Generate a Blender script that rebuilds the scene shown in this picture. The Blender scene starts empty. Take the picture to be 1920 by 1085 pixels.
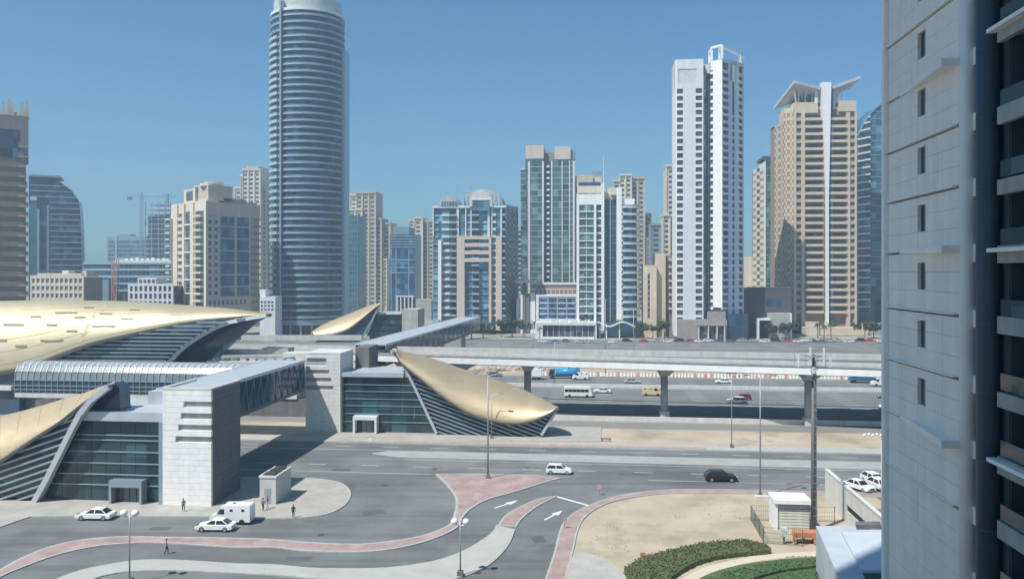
import bpy, bmesh, math, random
from mathutils import Vector, Matrix
R = math.radians
rnd = random.Random(7)
scene = bpy.context.scene
COL = scene.collection

# ------------------------------------------------------------------ camera, light, exposure
CAM_H = 32.0          # eye height above the street
FOC = 1500.0          # focal length in photo pixels (photo is 1920 wide)
CX, HOR = 960.0, 512.0
cam = bpy.data.cameras.new('camera'); cam_o = bpy.data.objects.new('camera', cam); COL.objects.link(cam_o)
cam_o.location = (0, 0, CAM_H); cam_o.rotation_euler = (R(90), 0, 0)
cam.sensor_width = 36.0; cam.lens = 36.0 * FOC / 1920.0
cam.shift_y = (HOR - 542.5) / 1920.0
cam.clip_start = 0.5; cam.clip_end = 9000
scene.camera = cam_o

SUNV = Vector((-0.50, -0.42, 1.0)).normalized()     # direction towards the sun
world = bpy.data.worlds.new('World'); scene.world = world; world.use_nodes = True
wn = world.node_tree; wn.nodes.clear()
sky = wn.nodes.new('ShaderNodeTexSky'); sky.sky_type = 'NISHITA'; sky.sun_disc = False
sky.sun_elevation = math.asin(SUNV.z); sky.sun_rotation = math.atan2(SUNV.x, SUNV.y) % (2 * math.pi)
sky.altitude = 0; sky.air_density = 1.0; sky.dust_density = 0.6; sky.ozone_density = 4.0
bg = wn.nodes.new('ShaderNodeBackground'); bg.inputs['Strength'].default_value = 0.085
wo = wn.nodes.new('ShaderNodeOutputWorld')
tint = wn.nodes.new('ShaderNodeVectorMath'); tint.operation = 'MULTIPLY'; tint.inputs[1].default_value = (0.47, 0.85, 0.97)   # the window glass and dust tint the whole sky evenly
wn.links.new(sky.outputs[0], tint.inputs[0]); wn.links.new(tint.outputs[0], bg.inputs[0]); wn.links.new(bg.outputs[0], wo.inputs[0])
sun = bpy.data.lights.new('sun', 'SUN'); sun.energy = 4.2; sun.angle = R(0.5); sun.color = (1.0, 0.95, 0.87)
sun_o = bpy.data.objects.new('sun', sun); COL.objects.link(sun_o)
sun_o.rotation_euler = (-SUNV).to_track_quat('-Z', 'Y').to_euler()
scene.view_settings.view_transform = 'Standard'; scene.view_settings.look = 'None'
scene.view_settings.exposure = 0.60; scene.view_settings.gamma = 1.0
scene.view_settings.use_curve_mapping = False
scene.cycles.volume_bounces = 0
scene.cycles.max_bounces = 6

# ------------------------------------------------------------------ layout helpers
TH = R(6.0); SN, CS = math.sin(TH), math.cos(TH)
def G(u, v, z=0.0):
    Y = (CAM_H - z) * FOC / (v - HOR)
    return Vector(((u - CX) / FOC * Y, Y, z))
def AT(u, v, Y):
    return Vector(((u - CX) / FOC * Y, Y, CAM_H - (v - HOR) * Y / FOC))
def ONT(u, v, T):                       # on the vertical plane parallel to the road at distance T
    a = (u - CX) / FOC; Y = T / (a * SN + CS)
    return Vector((a * Y, Y, CAM_H - (v - HOR) * Y / FOC))
def W(s, t, z=0.0):                     # road frame to world
    return Vector((s * CS + t * SN, -s * SN + t * CS, z))
def ST(p):
    return (p.x * CS - p.y * SN, p.x * SN + p.y * CS)

# ------------------------------------------------------------------ materials
MATS = {}
def mat(name, col, rough=0.7, metal=0.0, noise=0.12, scale=0.6, bump=0.0, bscale=8.0, spec=0.4, streak=0.0, fine=0.0, col2=None, s2=.15, t2=.55, lane=0.0):
    if name in MATS: return MATS[name]
    m = bpy.data.materials.new(name); m.use_nodes = True; MATS[name] = m
    nt = m.node_tree; n = nt.nodes; L = nt.links
    b = n['Principled BSDF']
    b.inputs['Roughness'].default_value = rough; b.inputs['Metallic'].default_value = metal
    b.inputs['Specular IOR Level'].default_value = spec
    geo = n.new('ShaderNodeNewGeometry')
    nz = n.new('ShaderNodeTexNoise'); nz.inputs['Scale'].default_value = scale; nz.inputs['Detail'].default_value = 5
    nz.inputs['Roughness'].default_value = 0.6
    L.new(geo.outputs['Position'], nz.inputs['Vector'])
    mr = n.new('ShaderNodeMapRange'); mr.inputs[1].default_value = 0.3; mr.inputs[2].default_value = 0.7
    mr.inputs[3].default_value = 1 - noise; mr.inputs[4].default_value = 1 + noise
    L.new(nz.outputs[0], mr.inputs[0])
    last = mr.outputs[0]
    if streak:
        mp = n.new('ShaderNodeMapping'); mp.inputs['Scale'].default_value = (1.2, 1.2, 0.06)
        L.new(geo.outputs['Position'], mp.inputs[0])
        n2 = n.new('ShaderNodeTexNoise'); n2.inputs['Scale'].default_value = 0.8; n2.inputs['Detail'].default_value = 3
        L.new(mp.outputs[0], n2.inputs['Vector'])
        m2 = n.new('ShaderNodeMapRange'); m2.inputs[1].default_value = 0.3; m2.inputs[2].default_value = 0.7
        m2.inputs[3].default_value = 1 - streak; m2.inputs[4].default_value = 1 + streak * .3
        L.new(n2.outputs[0], m2.inputs[0])
        mm = n.new('ShaderNodeMath'); mm.operation = 'MULTIPLY'; L.new(last, mm.inputs[0]); L.new(m2.outputs[0], mm.inputs[1]); last = mm.outputs[0]
    if fine:
        n3 = n.new('ShaderNodeTexNoise'); n3.inputs['Scale'].default_value = 12; n3.inputs['Detail'].default_value = 4
        L.new(geo.outputs['Position'], n3.inputs['Vector'])
        m3 = n.new('ShaderNodeMapRange'); m3.inputs[1].default_value = 0.3; m3.inputs[2].default_value = 0.7
        m3.inputs[3].default_value = 1 - fine; m3.inputs[4].default_value = 1 + fine
        L.new(n3.outputs[0], m3.inputs[0])
        mm = n.new('ShaderNodeMath'); mm.operation = 'MULTIPLY'; L.new(last, mm.inputs[0]); L.new(m3.outputs[0], mm.inputs[1]); last = mm.outputs[0]
    vm = n.new('ShaderNodeVectorMath'); vm.operation = 'SCALE'; vm.inputs[0].default_value = col[:3]
    if lane:                                  # long tyre-worn streaks along the road
        m4 = n.new('ShaderNodeMapping'); m4.inputs['Rotation'].default_value = (0, 0, TH); m4.inputs['Scale'].default_value = (.012, .55, 1)
        L.new(geo.outputs['Position'], m4.inputs[0]); n4 = n.new('ShaderNodeTexNoise'); n4.inputs['Scale'].default_value = 1; n4.inputs['Detail'].default_value = 4
        L.new(m4.outputs[0], n4.inputs['Vector']); m5 = n.new('ShaderNodeMapRange'); m5.inputs[1].default_value = .3; m5.inputs[2].default_value = .7
        m5.inputs[3].default_value = 1 - lane; m5.inputs[4].default_value = 1 + lane; L.new(n4.outputs[0], m5.inputs[0])
        m6 = n.new('ShaderNodeMath'); m6.operation = 'MULTIPLY'; L.new(last, m6.inputs[0]); L.new(m5.outputs[0], m6.inputs[1]); last = m6.outputs[0]
    L.new(last, vm.inputs['Scale'])
    if col2:
        n5 = n.new('ShaderNodeTexNoise'); n5.inputs['Scale'].default_value = s2; n5.inputs['Detail'].default_value = 7; n5.inputs['Roughness'].default_value = .65
        L.new(geo.outputs['Position'], n5.inputs['Vector']); m7 = n.new('ShaderNodeMapRange'); m7.inputs[1].default_value = t2; m7.inputs[2].default_value = t2 + .14
        L.new(n5.outputs[0], m7.inputs[0]); mx = n.new('ShaderNodeMix'); mx.data_type = 'RGBA'; mx.inputs['B'].default_value = (*col2, 1)
        L.new(m7.outputs[0], mx.inputs['Factor']); L.new(vm.outputs[0], mx.inputs['A']); L.new(mx.outputs['Result'], b.inputs['Base Color'])
    else: L.new(vm.outputs[0], b.inputs['Base Color'])
    if bump:
        nb = n.new('ShaderNodeTexNoise'); nb.inputs['Scale'].default_value = bscale; nb.inputs['Detail'].default_value = 3
        L.new(geo.outputs['Position'], nb.inputs['Vector'])
        bp = n.new('ShaderNodeBump'); bp.inputs['Strength'].default_value = bump; bp.inputs['Distance'].default_value = 0.1
        L.new(nb.outputs[0], bp.inputs['Height']); L.new(bp.outputs[0], b.inputs['Normal'])
    return m
def glass(name, col, rough=0.12, cell=(3.0, 3.0, 3.5), var=0.45, metal=0.0, spec=0.6, wave=0.03):
    """window glass: the rooms and blinds behind each pane differ"""
    if name in MATS: return MATS[name]
    m = bpy.data.materials.new(name); m.use_nodes = True; MATS[name] = m
    nt = m.node_tree; n = nt.nodes; L = nt.links; b = n['Principled BSDF']
    b.inputs['Roughness'].default_value = rough; b.inputs['Metallic'].default_value = metal
    b.inputs['Specular IOR Level'].default_value = spec
    geo = n.new('ShaderNodeNewGeometry')
    mp = n.new('ShaderNodeMapping'); mp.inputs['Scale'].default_value = tuple(1 / c for c in cell)
    L.new(geo.outputs['Position'], mp.inputs[0])
    fl = n.new('ShaderNodeVectorMath'); fl.operation = 'FLOOR'; L.new(mp.outputs[0], fl.inputs[0])
    wnz = n.new('ShaderNodeTexWhiteNoise'); L.new(fl.outputs[0], wnz.inputs['Vector'])
    mr = n.new('ShaderNodeMapRange'); mr.inputs[3].default_value = 1 - var; mr.inputs[4].default_value = 1 + var
    L.new(wnz.outputs['Value'], mr.inputs[0])
    vm = n.new('ShaderNodeVectorMath'); vm.operation = 'SCALE'; vm.inputs[0].default_value = col[:3]
    if metal == 0.0 and var > .3:             # a few rooms with pale blinds drawn
        gt = n.new('ShaderNodeMath'); gt.operation = 'GREATER_THAN'; gt.inputs[1].default_value = .88; L.new(wnz.outputs['Value'], gt.inputs[0])
        ml = n.new('ShaderNodeMath'); ml.operation = 'MULTIPLY_ADD'; ml.inputs[1].default_value = .7; L.new(gt.outputs[0], ml.inputs[0]); L.new(mr.outputs[0], ml.inputs[2])
        L.new(ml.outputs[0], vm.inputs['Scale'])
    else: L.new(mr.outputs[0], vm.inputs['Scale'])
    L.new(vm.outputs[0], b.inputs['Base Color'])
    nb = n.new('ShaderNodeTexNoise'); nb.inputs['Scale'].default_value = 0.35
    L.new(geo.outputs['Position'], nb.inputs['Vector'])
    bp = n.new('ShaderNodeBump'); bp.inputs['Strength'].default_value = wave * 4; bp.inputs['Distance'].default_value = 0.3
    L.new(nb.outputs[0], bp.inputs['Height']); L.new(bp.outputs[0], b.inputs['Normal'])
    return m

M_asph   = mat('asphalt', (.145, .157, .157), .85, noise=.30, scale=.06, bump=.25, bscale=30, fine=.10, lane=.2, col2=(.19, .20, .195), s2=.05, t2=.5)
M_asph2  = mat('worn_asphalt', (.17, .175, .17), .85, noise=.18, scale=.08, bump=.25, bscale=30, fine=.10, lane=.12)
M_asph3  = mat('highway_asphalt', (.165, .175, .172), .85, noise=.12, scale=.06, fine=.06, lane=.14)
M_pave   = mat('pale_paving', (.37, .355, .32), .85, noise=.15, scale=.3, fine=.08)
M_pave2  = mat('grey_paving', (.33, .34, .32), .85, noise=.12, scale=.3, fine=.08)
M_red    = mat('red_paving', (.35, .26, .24), .85, noise=.24, scale=.35, fine=.14)
M_kerb   = mat('kerb_concrete', (.40, .40, .37), .8, noise=.15, scale=1.5)
M_sand   = mat('sand', (.43, .365, .275), .95, noise=.14, scale=.12, bump=.5, bscale=1.5, fine=.10, col2=(.30, .265, .19), s2=.09, t2=.50)
M_ground = mat('dusty_ground', (.33, .30, .25), .95, noise=.2, scale=.02, fine=.05)
M_paint  = mat('road_paint', (.72, .72, .70), .6, noise=.15, scale=2.5, fine=.15)
M_conc   = mat('concrete', (.42, .42, .39), .85, noise=.1, scale=.4, streak=.18)
M_concw  = mat('pale_concrete', (.62, .61, .57), .8, noise=.08, scale=.4, streak=.12)
M_concd  = mat('dark_concrete', (.16, .16, .16), .85, noise=.15, scale=.4, streak=.2)
M_stone  = mat('white_stone', (.80, .79, .76), .75, noise=.07, scale=1.2, bump=.15, bscale=6, streak=.06)
M_sidedark = mat('dark_side_face', (.13, .145, .15), .7, noise=.12, scale=1.0, streak=.1)  # side slabs of the near tower, far darker than its front stone
M_stoneB = mat('grey_stone', (.68, .67, .64), .75, noise=.08, scale=1.2, bump=.15, bscale=6, streak=.06)
M_metal  = mat('grey_metal', (.42, .45, .47), .45, .6, noise=.06, scale=1)
M_roofm  = mat('roof_sheet', (.50, .54, .57), .5, .3, noise=.07, scale=.5)
M_louv   = mat('louvre_metal', (.34, .42, .46), .4, .5, noise=.06, scale=1)
M_wht    = mat('white_paint', (.80, .81, .80), .6, noise=.05, scale=.3, streak=.07)
M_wht2   = mat('offwhite_paint', (.66, .69, .70), .6, noise=.05, scale=.3, streak=.07)
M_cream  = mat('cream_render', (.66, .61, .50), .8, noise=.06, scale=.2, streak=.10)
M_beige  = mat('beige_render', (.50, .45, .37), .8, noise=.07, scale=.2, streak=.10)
M_tan    = mat('tan_render', (.52, .39, .27), .8, noise=.07, scale=.2, streak=.10)
M_tan2   = mat('pale_tan_render', (.60, .51, .385), .8, noise=.06, scale=.2, streak=.08)
M_brown  = mat('brown_grey_stone', (.27, .25, .23), .8, noise=.08, scale=.2, streak=.12)
M_pink   = mat('pinkish_beige_render', (.62, .52, .45), .8, noise=.06, scale=.2, streak=.1)
M_bluegr = mat('blue_grey_cladding', (.24, .34, .40), .45, .2, noise=.08, scale=.2)
M_bluel  = mat('light_blue_cladding', (.36, .47, .54), .45, .2, noise=.08, scale=.2)
M_purple = mat('faded_maroon_roof', (.27, .20, .21), .8)
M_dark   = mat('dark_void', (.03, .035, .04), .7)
M_black  = mat('black_rubber', (.02, .02, .02), .8)
M_steel  = mat('dark_steel', (.12, .12, .13), .5, .6)
M_galv   = mat('galvanised_steel', (.34, .35, .36), .5, .5)
M_near   = mat('grey_facade_paint', (.93, .86, .78), .7, noise=.06, scale=.5, streak=.10, bump=.03, bscale=14)
M_nearl  = mat('light_facade_trim', (.94, .89, .83), .6, noise=.05, scale=.5)
M_neard  = mat('slate_cladding', (.065, .095, .115), .5, .0, noise=.1, scale=.5)
M_orange = mat('rust_orange', (.50, .22, .12), .8)
M_redp   = mat('red_plastic', (.55, .09, .07), .5)
M_hedge  = mat('hedge_leaves', (.10, .125, .06), .9, noise=.35, scale=2.5)
M_grass  = mat('lawn', (.085, .125, .055), .95, noise=.35, scale=1.2, bump=.6, bscale=8)
M_leaf   = mat('tree_leaves', (.06, .085, .04), .9, noise=.35, scale=.8)
M_palm   = mat('palm_leaves', (.08, .09, .04), .9, noise=.3, scale=.8)
M_bark   = mat('bark', (.17, .13, .09), .9, noise=.25, scale=3)
M_rub    = mat('rubble', (.42, .35, .29), .95, noise=.25, scale=.5, bump=.8, bscale=2)
G_dark = glass('dark_teal_glass', (.022, .055, .065), .10, (3, 3, 1.6), .35)
G_blue = glass('blue_glass', (.05, .11, .16), .14)
G_bluL = glass('light_blue_glass', (.10, .21, .27), .14)
G_grn  = glass('green_glass', (.085, .15, .15), .15, var=.5)
G_teal = glass('teal_glass', (.07, .19, .23), .14, var=.2)
G_win  = glass('window_glass', (.07, .085, .10), .15, (2, 2, 3.4), .6)
G_royal= glass('royal_blue_glass', (.045, .095, .21), .15, (2.5, 2.5, 3), .5)
G_navy = glass('navy_glass', (.03, .07, .11), .12, var=.3)
G_tube = glass('frosted_glass', (.19, .235, .24), .3, (2, 2, 2), .2)
M_gold = glass('gold_panels', (.60, .48, .31), .54, (1.6, 1.6, .6), .05, .6, .5, .0)
G_car  = glass('car_glass', (.02, .025, .03), .08, (1, 1, 1), .1)

# ------------------------------------------------------------------ object helpers
def tag(o, label=None, cat=None, group=None, kind=None):
    if label: o['label'] = label
    if cat: o['category'] = cat
    if group: o['group'] = group
    if kind: o['kind'] = kind
    return o
def empty(name, loc=(0, 0, 0), rz=0.0, label=None, cat=None, group=None):
    o = bpy.data.objects.new(name, None); COL.objects.link(o); o.empty_display_size = 0.5
    o.location = loc; o.rotation_euler = (0, 0, rz); return tag(o, label, cat, group)
def link(name, me, parent=None, loc=(0, 0, 0)):
    o = bpy.data.objects.new(name, me); COL.objects.link(o); o.parent = parent; o.location = loc; return o
def mesh(name, verts, faces, m, smooth=False, mi=None):
    me = bpy.data.meshes.new(name); me.from_pydata([tuple(v) for v in verts], [], faces)
    for x in (m if isinstance(m, (list, tuple)) else [m]): me.materials.append(x)
    if mi: me.polygons.foreach_set('material_index', mi)
    if smooth: me.polygons.foreach_set('use_smooth', [True] * len(me.polygons))
    me.update(); return me
CUBE_V = [(0,0,0),(1,0,0),(1,1,0),(0,1,0),(0,0,1),(1,0,1),(1,1,1),(0,1,1)]
CUBE_F = [(0,3,2,1),(4,5,6,7),(0,1,5,4),(1,2,6,5),(2,3,7,6),(3,0,4,7)]
_cubes = {}
def box(name, m, parent, x0, x1, y0, y1, z0, z1):
    me = _cubes.get(m.name)
    if me is None: me = _cubes[m.name] = mesh('block_' + m.name, CUBE_V, CUBE_F, m)
    o = link(name, me, parent, (min(x0, x1), min(y0, y1), min(z0, z1)))
    o.scale = (max(abs(x1 - x0), 1e-3), max(abs(y1 - y0), 1e-3), max(abs(z1 - z0), 1e-3)); return o
class MB:                                   # collects shapes into one mesh
    def __init__(s): s.v = []; s.f = []
    def add(s, vs, fs):
        k = len(s.v); s.v += [tuple(v) for v in vs]; s.f += [tuple(i + k for i in f) for f in fs]; return s
    def box(s, x0, x1, y0, y1, z0, z1):
        return s.add([(x0 + (x1 - x0) * a, y0 + (y1 - y0) * b, z0 + (z1 - z0) * c) for a, b, c in CUBE_V], CUBE_F)
    def tube(s, p, q, r0, r1=None, n=8, caps=True):
        p = Vector(p); q = Vector(q); r1 = r0 if r1 is None else r1
        d = (q - p).normalized(); a = d.orthogonal().normalized(); b = d.cross(a); k = []
        for c, r in ((p, r0), (q, r1)):
            for i in range(n):
                t = 2 * math.pi * i / n; k.append(c + a * math.cos(t) * r + b * math.sin(t) * r)
        fs = [(i, (i + 1) % n, n + (i + 1) % n, n + i) for i in range(n)]
        if caps: fs += [tuple(range(n))[::-1], tuple(range(n, 2 * n))]
        return s.add(k, fs)
    def beam(s, p, q, w, h):                # rectangular bar, h measured upwards
        p = Vector(p); q = Vector(q); d = (q - p).normalized(); up = Vector((0, 0, 1))
        if abs(d.z) > .95: up = Vector((0, 1, 0))
        sd = d.cross(up).normalized() * w / 2; uu = sd.cross(d).normalized() * h / 2
        k = [c + a * sd + b * uu for c in (p, q) for a, b in ((-1, -1), (1, -1), (1, 1), (-1, 1))]
        return s.add(k, [(0, 1, 5, 4), (1, 2, 6, 5), (2, 3, 7, 6), (3, 0, 4, 7), (3, 2, 1, 0), (4, 5, 6, 7)])
    def sphere(s, c, r, n=10, m=6, sq=1.0):
        vs = [(c[0], c[1], c[2] + r * sq)]; fs = []
        for j in range(1, m):
            for i in range(n):
                a = math.pi * j / m; t = 2 * math.pi * i / n
                vs.append((c[0] + r * math.sin(a) * math.cos(t), c[1] + r * math.sin(a) * math.sin(t), c[2] + r * sq * math.cos(a)))
        vs.append((c[0], c[1], c[2] - r * sq)); e = len(vs) - 1
        for i in range(n): fs.append((0, 1 + i, 1 + (i + 1) % n)); fs.append((e, e - n + (i + 1) % n, e - n + i))
        for j in range(m - 2):
            for i in range(n):
                a = 1 + j * n; fs.append((a + i, a + n + i, a + n + (i + 1) % n, a + (i + 1) % n))
        return s.add(vs, fs)
    def mesh(s, name, m, smooth=False): return mesh(name, s.v, s.f, m, smooth)
    def build(s, name, m, parent=None, smooth=False, loc=(0, 0, 0)): return link(name, s.mesh(name, m, smooth), parent, loc)
def prism(name, pts, z0, z1, m, parent=None, kind=None):
    """horizontal polygon (2D points), extruded z0..z1; z0 None = single sheet"""
    bm = bmesh.new()
    top = [bm.verts.new((p[0], p[1], z1)) for p in pts]
    f = bm.faces.new(top); f.normal_update()
    if f.normal.z < 0: f.normal_flip()
    if z0 is not None:
        bot = [bm.verts.new((p[0], p[1], z0)) for p in pts]; n = len(pts)
        for i in range(n): bm.faces.new((top[i], top[(i + 1) % n], bot[(i + 1) % n], bot[i]))
    bmesh.ops.triangulate(bm, faces=[f])
    if z0 is not None: bmesh.ops.recalc_face_normals(bm, faces=bm.faces[:])
    me = bpy.data.meshes.new(name); bm.to_mesh(me); bm.free(); me.materials.append(m)
    o = link(name, me, parent)
    if kind: o['kind'] = kind
    return o
def wall_prism(name, pts3, thick, m, parent=None, back=True):
    """vertical polygon (3D points in a vertical plane) extruded away from the camera along the road normal"""
    d = Vector((SN, CS, 0)) * thick; n = len(pts3)
    vs = [Vector(p) for p in pts3] + [Vector(p) + d for p in pts3]
    bm = bmesh.new(); bv = [bm.verts.new(v) for v in vs]
    a = bm.faces.new(bv[:n]); b = bm.faces.new(bv[n:][::-1])
    for i in range(n): bm.faces.new((bv[i], bv[(i + 1) % n], bv[n + (i + 1) % n], bv[n + i]))
    bmesh.ops.triangulate(bm, faces=[a, b]); bmesh.ops.recalc_face_normals(bm, faces=bm.faces[:])
    me = bpy.data.meshes.new(name); bm.to_mesh(me); bm.free(); me.materials.append(m)
    return link(name, me, parent)
def smooth_line(pts, k=5, closed=False):
    out = []; n = len(pts)
    for i in range(n if closed else n - 1):
        g = (lambda j: pts[j % n]) if closed else (lambda j: pts[max(0, min(n - 1, j))])
        p0, p1, p2, p3 = g(i - 1), g(i), g(i + 1), g(i + 2)
        for j in range(k):
            t = j / k
            out.append(tuple(.5 * (2 * b + (c - a) * t + (2 * a - 5 * b + 4 * c - d) * t * t + (-a + 3 * b - 3 * c + d) * t ** 3)
                             for a, b, c, d in zip(p0, p1, p2, p3)))
    if not closed: out.append(tuple(pts[-1]))
    return out
def area2(p): return sum(p[i][0] * p[(i + 1) % len(p)][1] - p[(i + 1) % len(p)][0] * p[i][1] for i in range(len(p)))
def inset(pts, d):
    n = len(pts); sg = 1 if area2(pts) > 0 else -1; out = []
    for i in range(n):
        a, b, c = Vector(pts[i - 1][:2]), Vector(pts[i][:2]), Vector(pts[(i + 1) % n][:2])
        e1 = (b - a).normalized() if (b - a).length > 1e-6 else (c - b).normalized()
        e2 = (c - b).normalized() if (c - b).length > 1e-6 else e1
        nn = Vector((-e1.y - e2.y, e1.x + e2.x)); L = nn.length
        nn = nn / L if L > 1e-6 else Vector((-e1.y, e1.x))
        k = 1 / max(.5, nn.dot(Vector((-e1.y, e1.x))))
        out.append(tuple(b + nn * d * sg * k))
    return out
def copy_tree(o, parent=None):
    c = o.copy(); COL.objects.link(c)
    if parent is not None: c.parent = parent
    for ch in list(o.children): copy_tree(ch, c)
    return c

class Bld:
    """a building: px = photo columns on its front plane, v = photo rows; d = metres behind the front plane"""
    def __init__(s, name, label, cat, x0, x1, Y, rot=-6.0, group=None):
        s.r = R(rot); s.c, s.s = math.cos(s.r), math.sin(s.r); s.Y = Y; s.X = (x0 - CX) / FOC * Y
        s.x0, s.x1 = x0, x1; s.w = s.u(x1)
        s.root = empty(name, (s.X, s.Y, 0), s.r, label, cat, group)
    def u(s, px):
        a = (px - CX) / FOC; return (a * s.Y - s.X) / (s.c - a * s.s)
    def z(s, v, px=None):
        Y = s.Y if px is None else s.Y + s.u(px) * s.s
        return CAM_H - (v - HOR) * Y / FOC
    def box(s, name, m, p0, p1, v0, v1, d0, d1, px=None):
        """v1 None = down to the ground"""
        z1 = s.z(v0, px); z0 = 0.0 if v1 is None else s.z(v1, px)
        return box(name, m, s.root, s.u(p0), s.u(p1), d0, d1, z0, z1)
    def loc(s, name, m, x0, x1, y0, y1, z0, z1): return box(name, m, s.root, x0, x1, y0, y1, z0, z1)
def join_part(b, name, m, boxes, kind='stuff'):
    k = MB()
    for q in boxes: k.box(*q)
    o = k.build(name, m, b.root)
    if kind: o['kind'] = kind
    return o
# ------------------------------------------------------------------ ground, roads, pavements
def strip(name, s0, s1, t0, t1, z, m, z0=None, kind='structure'):
    return prism(name, [W(s0, t0)[:2], W(s1, t0)[:2], W(s1, t1)[:2], W(s0, t1)[:2]], z0, z, m, None, kind)
def pxpoly(pts, z=0.0): return [G(u, v, z)[:2] for u, v in pts]
def sm(pts, k=4): return smooth_line(pts, k)
BIG = 4500
prism('ground', [(-BIG, -BIG), (BIG, -BIG), (BIG, BIG), (-BIG, BIG)], None, -0.02, M_ground, None, 'structure')
strip('street_asphalt', -170, 95, 20, 147.6, 0.0, M_asph)
strip('frontage_pavement', -170, 260, 147.6, 151.5, 0.10, M_kerb, -.02)
strip('frontage_sand', -170, 260, 151.5, 166, 0.06, M_sand, -.02)
strip('slip_road', -260, 300, 166, 173.6, 0.02, mat('slip_asphalt', (.22, .22, .21), .85, noise=.12, scale=.1))
strip('highway', -420, 420, 176.5, 249, 0.0, M_asph3)
strip('roadside_sand', -420, 420, 249, 292, 0.03, M_sand)
strip('far_street', -500, 500, 292, 386, 0.03, M_asph2)
strip('far_pavement', -500, 500, 386, 392, 0.14, M_pave2, -.02)
# long concrete barrier in front of the highway
o = MB(); o.box(0, 600, 0, .5, 0, 1.0); b = o.build('concrete_barrier', M_concw)
b.location = W(-300, 174.6); b.rotation_euler.z = -TH
tag(b, 'long low pale concrete barrier between the sand strip and the highway', 'barrier')
# highway centre divider
o = MB(); o.box(0, 700, 0, .7, 0, .9); b = o.build('median_barrier', M_concw); b.location = W(-350, 225.5); b.rotation_euler.z = -TH
tag(b, 'pale concrete divider running down the middle of the wide highway', 'barrier')
strip('median_shoulder', -420, 420, 224.3, 228.0, 0.06, mat('pale_shoulder', (.27, .27, .25), .85), -.01)

def island(name, pts, m, kerb=.3, h=.13, kn='kerb'):
    pts = [tuple(p) for p in pts]
    prism(kn, pts, -.02, h, M_kerb, None, 'structure')
    prism(name, inset(pts, kerb), None, h + .006, m, None, 'structure')
# grass-less median between the two carriageways
island('street_median', [W(-39.5, 138.4)[:2], W(-34, 136.2)[:2], W(95, 135.6)[:2], W(95, 140.6)[:2], W(-37, 140.6)[:2]], M_pave2, .45)
# station forecourt and rounded plaza
fore = [(-420, 1100), (-120, 1030), (0, 989), (30, 978), (58, 969), (200, 968), (400, 969), (480, 973), (560, 972)] + \
       sm([(560, 972), (612, 965), (645, 949), (658, 930), (653, 915), (635, 904), (600, 898)])[1:] + [(560, 896), (450, 894), (-420, 893)]
island('station_plaza', pxpoly(fore), M_pave)
# red paved crescent between the turning area and the slip lane
c_top = sm([(-60, 1110), (0, 1068), (54, 1040), (108, 1021), (163, 1011), (230, 1006), (298, 1007), (440, 1009), (515, 1012), (580, 1017), (640, 1020), (693, 1019), (777, 1008), (833, 989), (847, 975), (854, 949), (851, 929), (835, 908), (815, 889)])
c_bot = sm([(1052, 897), (1022, 905), (968, 922), (918, 936), (890, 950), (874, 963), (866, 975), (862, 986), (833, 1003), (777, 1022), (693, 1035), (580, 1034), (515, 1027), (440, 1027), (298, 1018), (230, 1020), (173, 1026), (108, 1041), (54, 1060), (0, 1083), (-60, 1120)])
island('red_traffic_island', pxpoly(c_top + [(900, 888.5), (1000, 891)] + c_bot), M_red, .35)
# second divider: red tip then pale paving
red2 = sm([(1044, 930), (1008, 936), (968, 954), (946, 968), (934, 985)], 4) + sm([(968, 988), (981, 971), (1008, 950), (1044, 931.5)], 4)
island('red_island_tip', pxpoly(red2), M_red, .25)
pale2 = sm([(930, 985), (925, 995), (905, 1012), (862, 1036), (805, 1054), (721, 1065), (637, 1066), (580, 1065), (515, 1059), (440, 1057), (379, 1053), (320, 1050), (257, 1051), (190, 1061), (150, 1070), (108, 1085), (60, 1110)]) + \
        sm([(120, 1115), (176, 1086), (210, 1077), (244, 1072), (300, 1070), (352, 1071), (440, 1075), (515, 1079), (600, 1086), (720, 1093), (830, 1090), (890, 1074), (927, 1052), (954, 1022), (966, 993)])
island('pale_traffic_island', pxpoly(pale2), mat('island_paving', (.40, .40, .37), .85, noise=.1, scale=.3), .25)
# red sidewalk along the sand lot, the sand lot itself
walk_l = sm([(1000, 1150), (1022, 1085), (1038, 1038), (1049, 995), (1062, 973), (1090, 954), (1130, 938), (1171, 927), (1225, 920.5), (1285, 917.5), (1420, 919)])
walk_r = sm([(1420, 926), (1285, 925), (1225, 928), (1157, 939), (1117, 955), (1095, 973), (1084, 995), (1076, 1030), (1062, 1085), (1045, 1150)])
island('red_sidewalk', pxpoly(walk_l + [(1660, 925), (1660, 932)] + walk_r), M_red, .22)
lot = [(1045, 1150)] + sm([(1062, 1085), (1077, 1030), (1085, 995), (1096, 974), (1118, 956), (1158, 940), (1225, 929), (1285, 926), (1420, 927)]) + [(1640, 932), (1760, 1000), (1760, 1150)]
prism('sand_lot', pxpoly(lot), None, .10, M_sand, None, 'structure')
prism('grey_gravel', pxpoly(sm([(1062, 1090), (1074, 1040), (1100, 1036), (1140, 1050), (1175, 1078), (1200, 1100)]) , .11), None, .112,
      mat('grey_gravel', (.38, .38, .35), .95, noise=.12, scale=.4, fine=.15), None, 'structure')
# worn patches of the sand lot: thin scrub
for k, (u, v, rr) in enumerate([(1130, 1000, 3.2), (1165, 1012, 3.5), (1350, 952, 4.0), (1400, 965, 4.5)]): pass
# light path through the planting
path = sm([(1250, 1100), (1290, 1078), (1330, 1060), (1400, 1044), (1470, 1036), (1560, 1032)]) + sm([(1560, 1042), (1480, 1044), (1410, 1053), (1350, 1068), (1310, 1085), (1290, 1100)])
prism('sand_path', pxpoly(path, .1), None, .115, mat('pale_sand_path', (.56, .49, .38), .95, noise=.08, scale=.5), None, 'structure')
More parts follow.
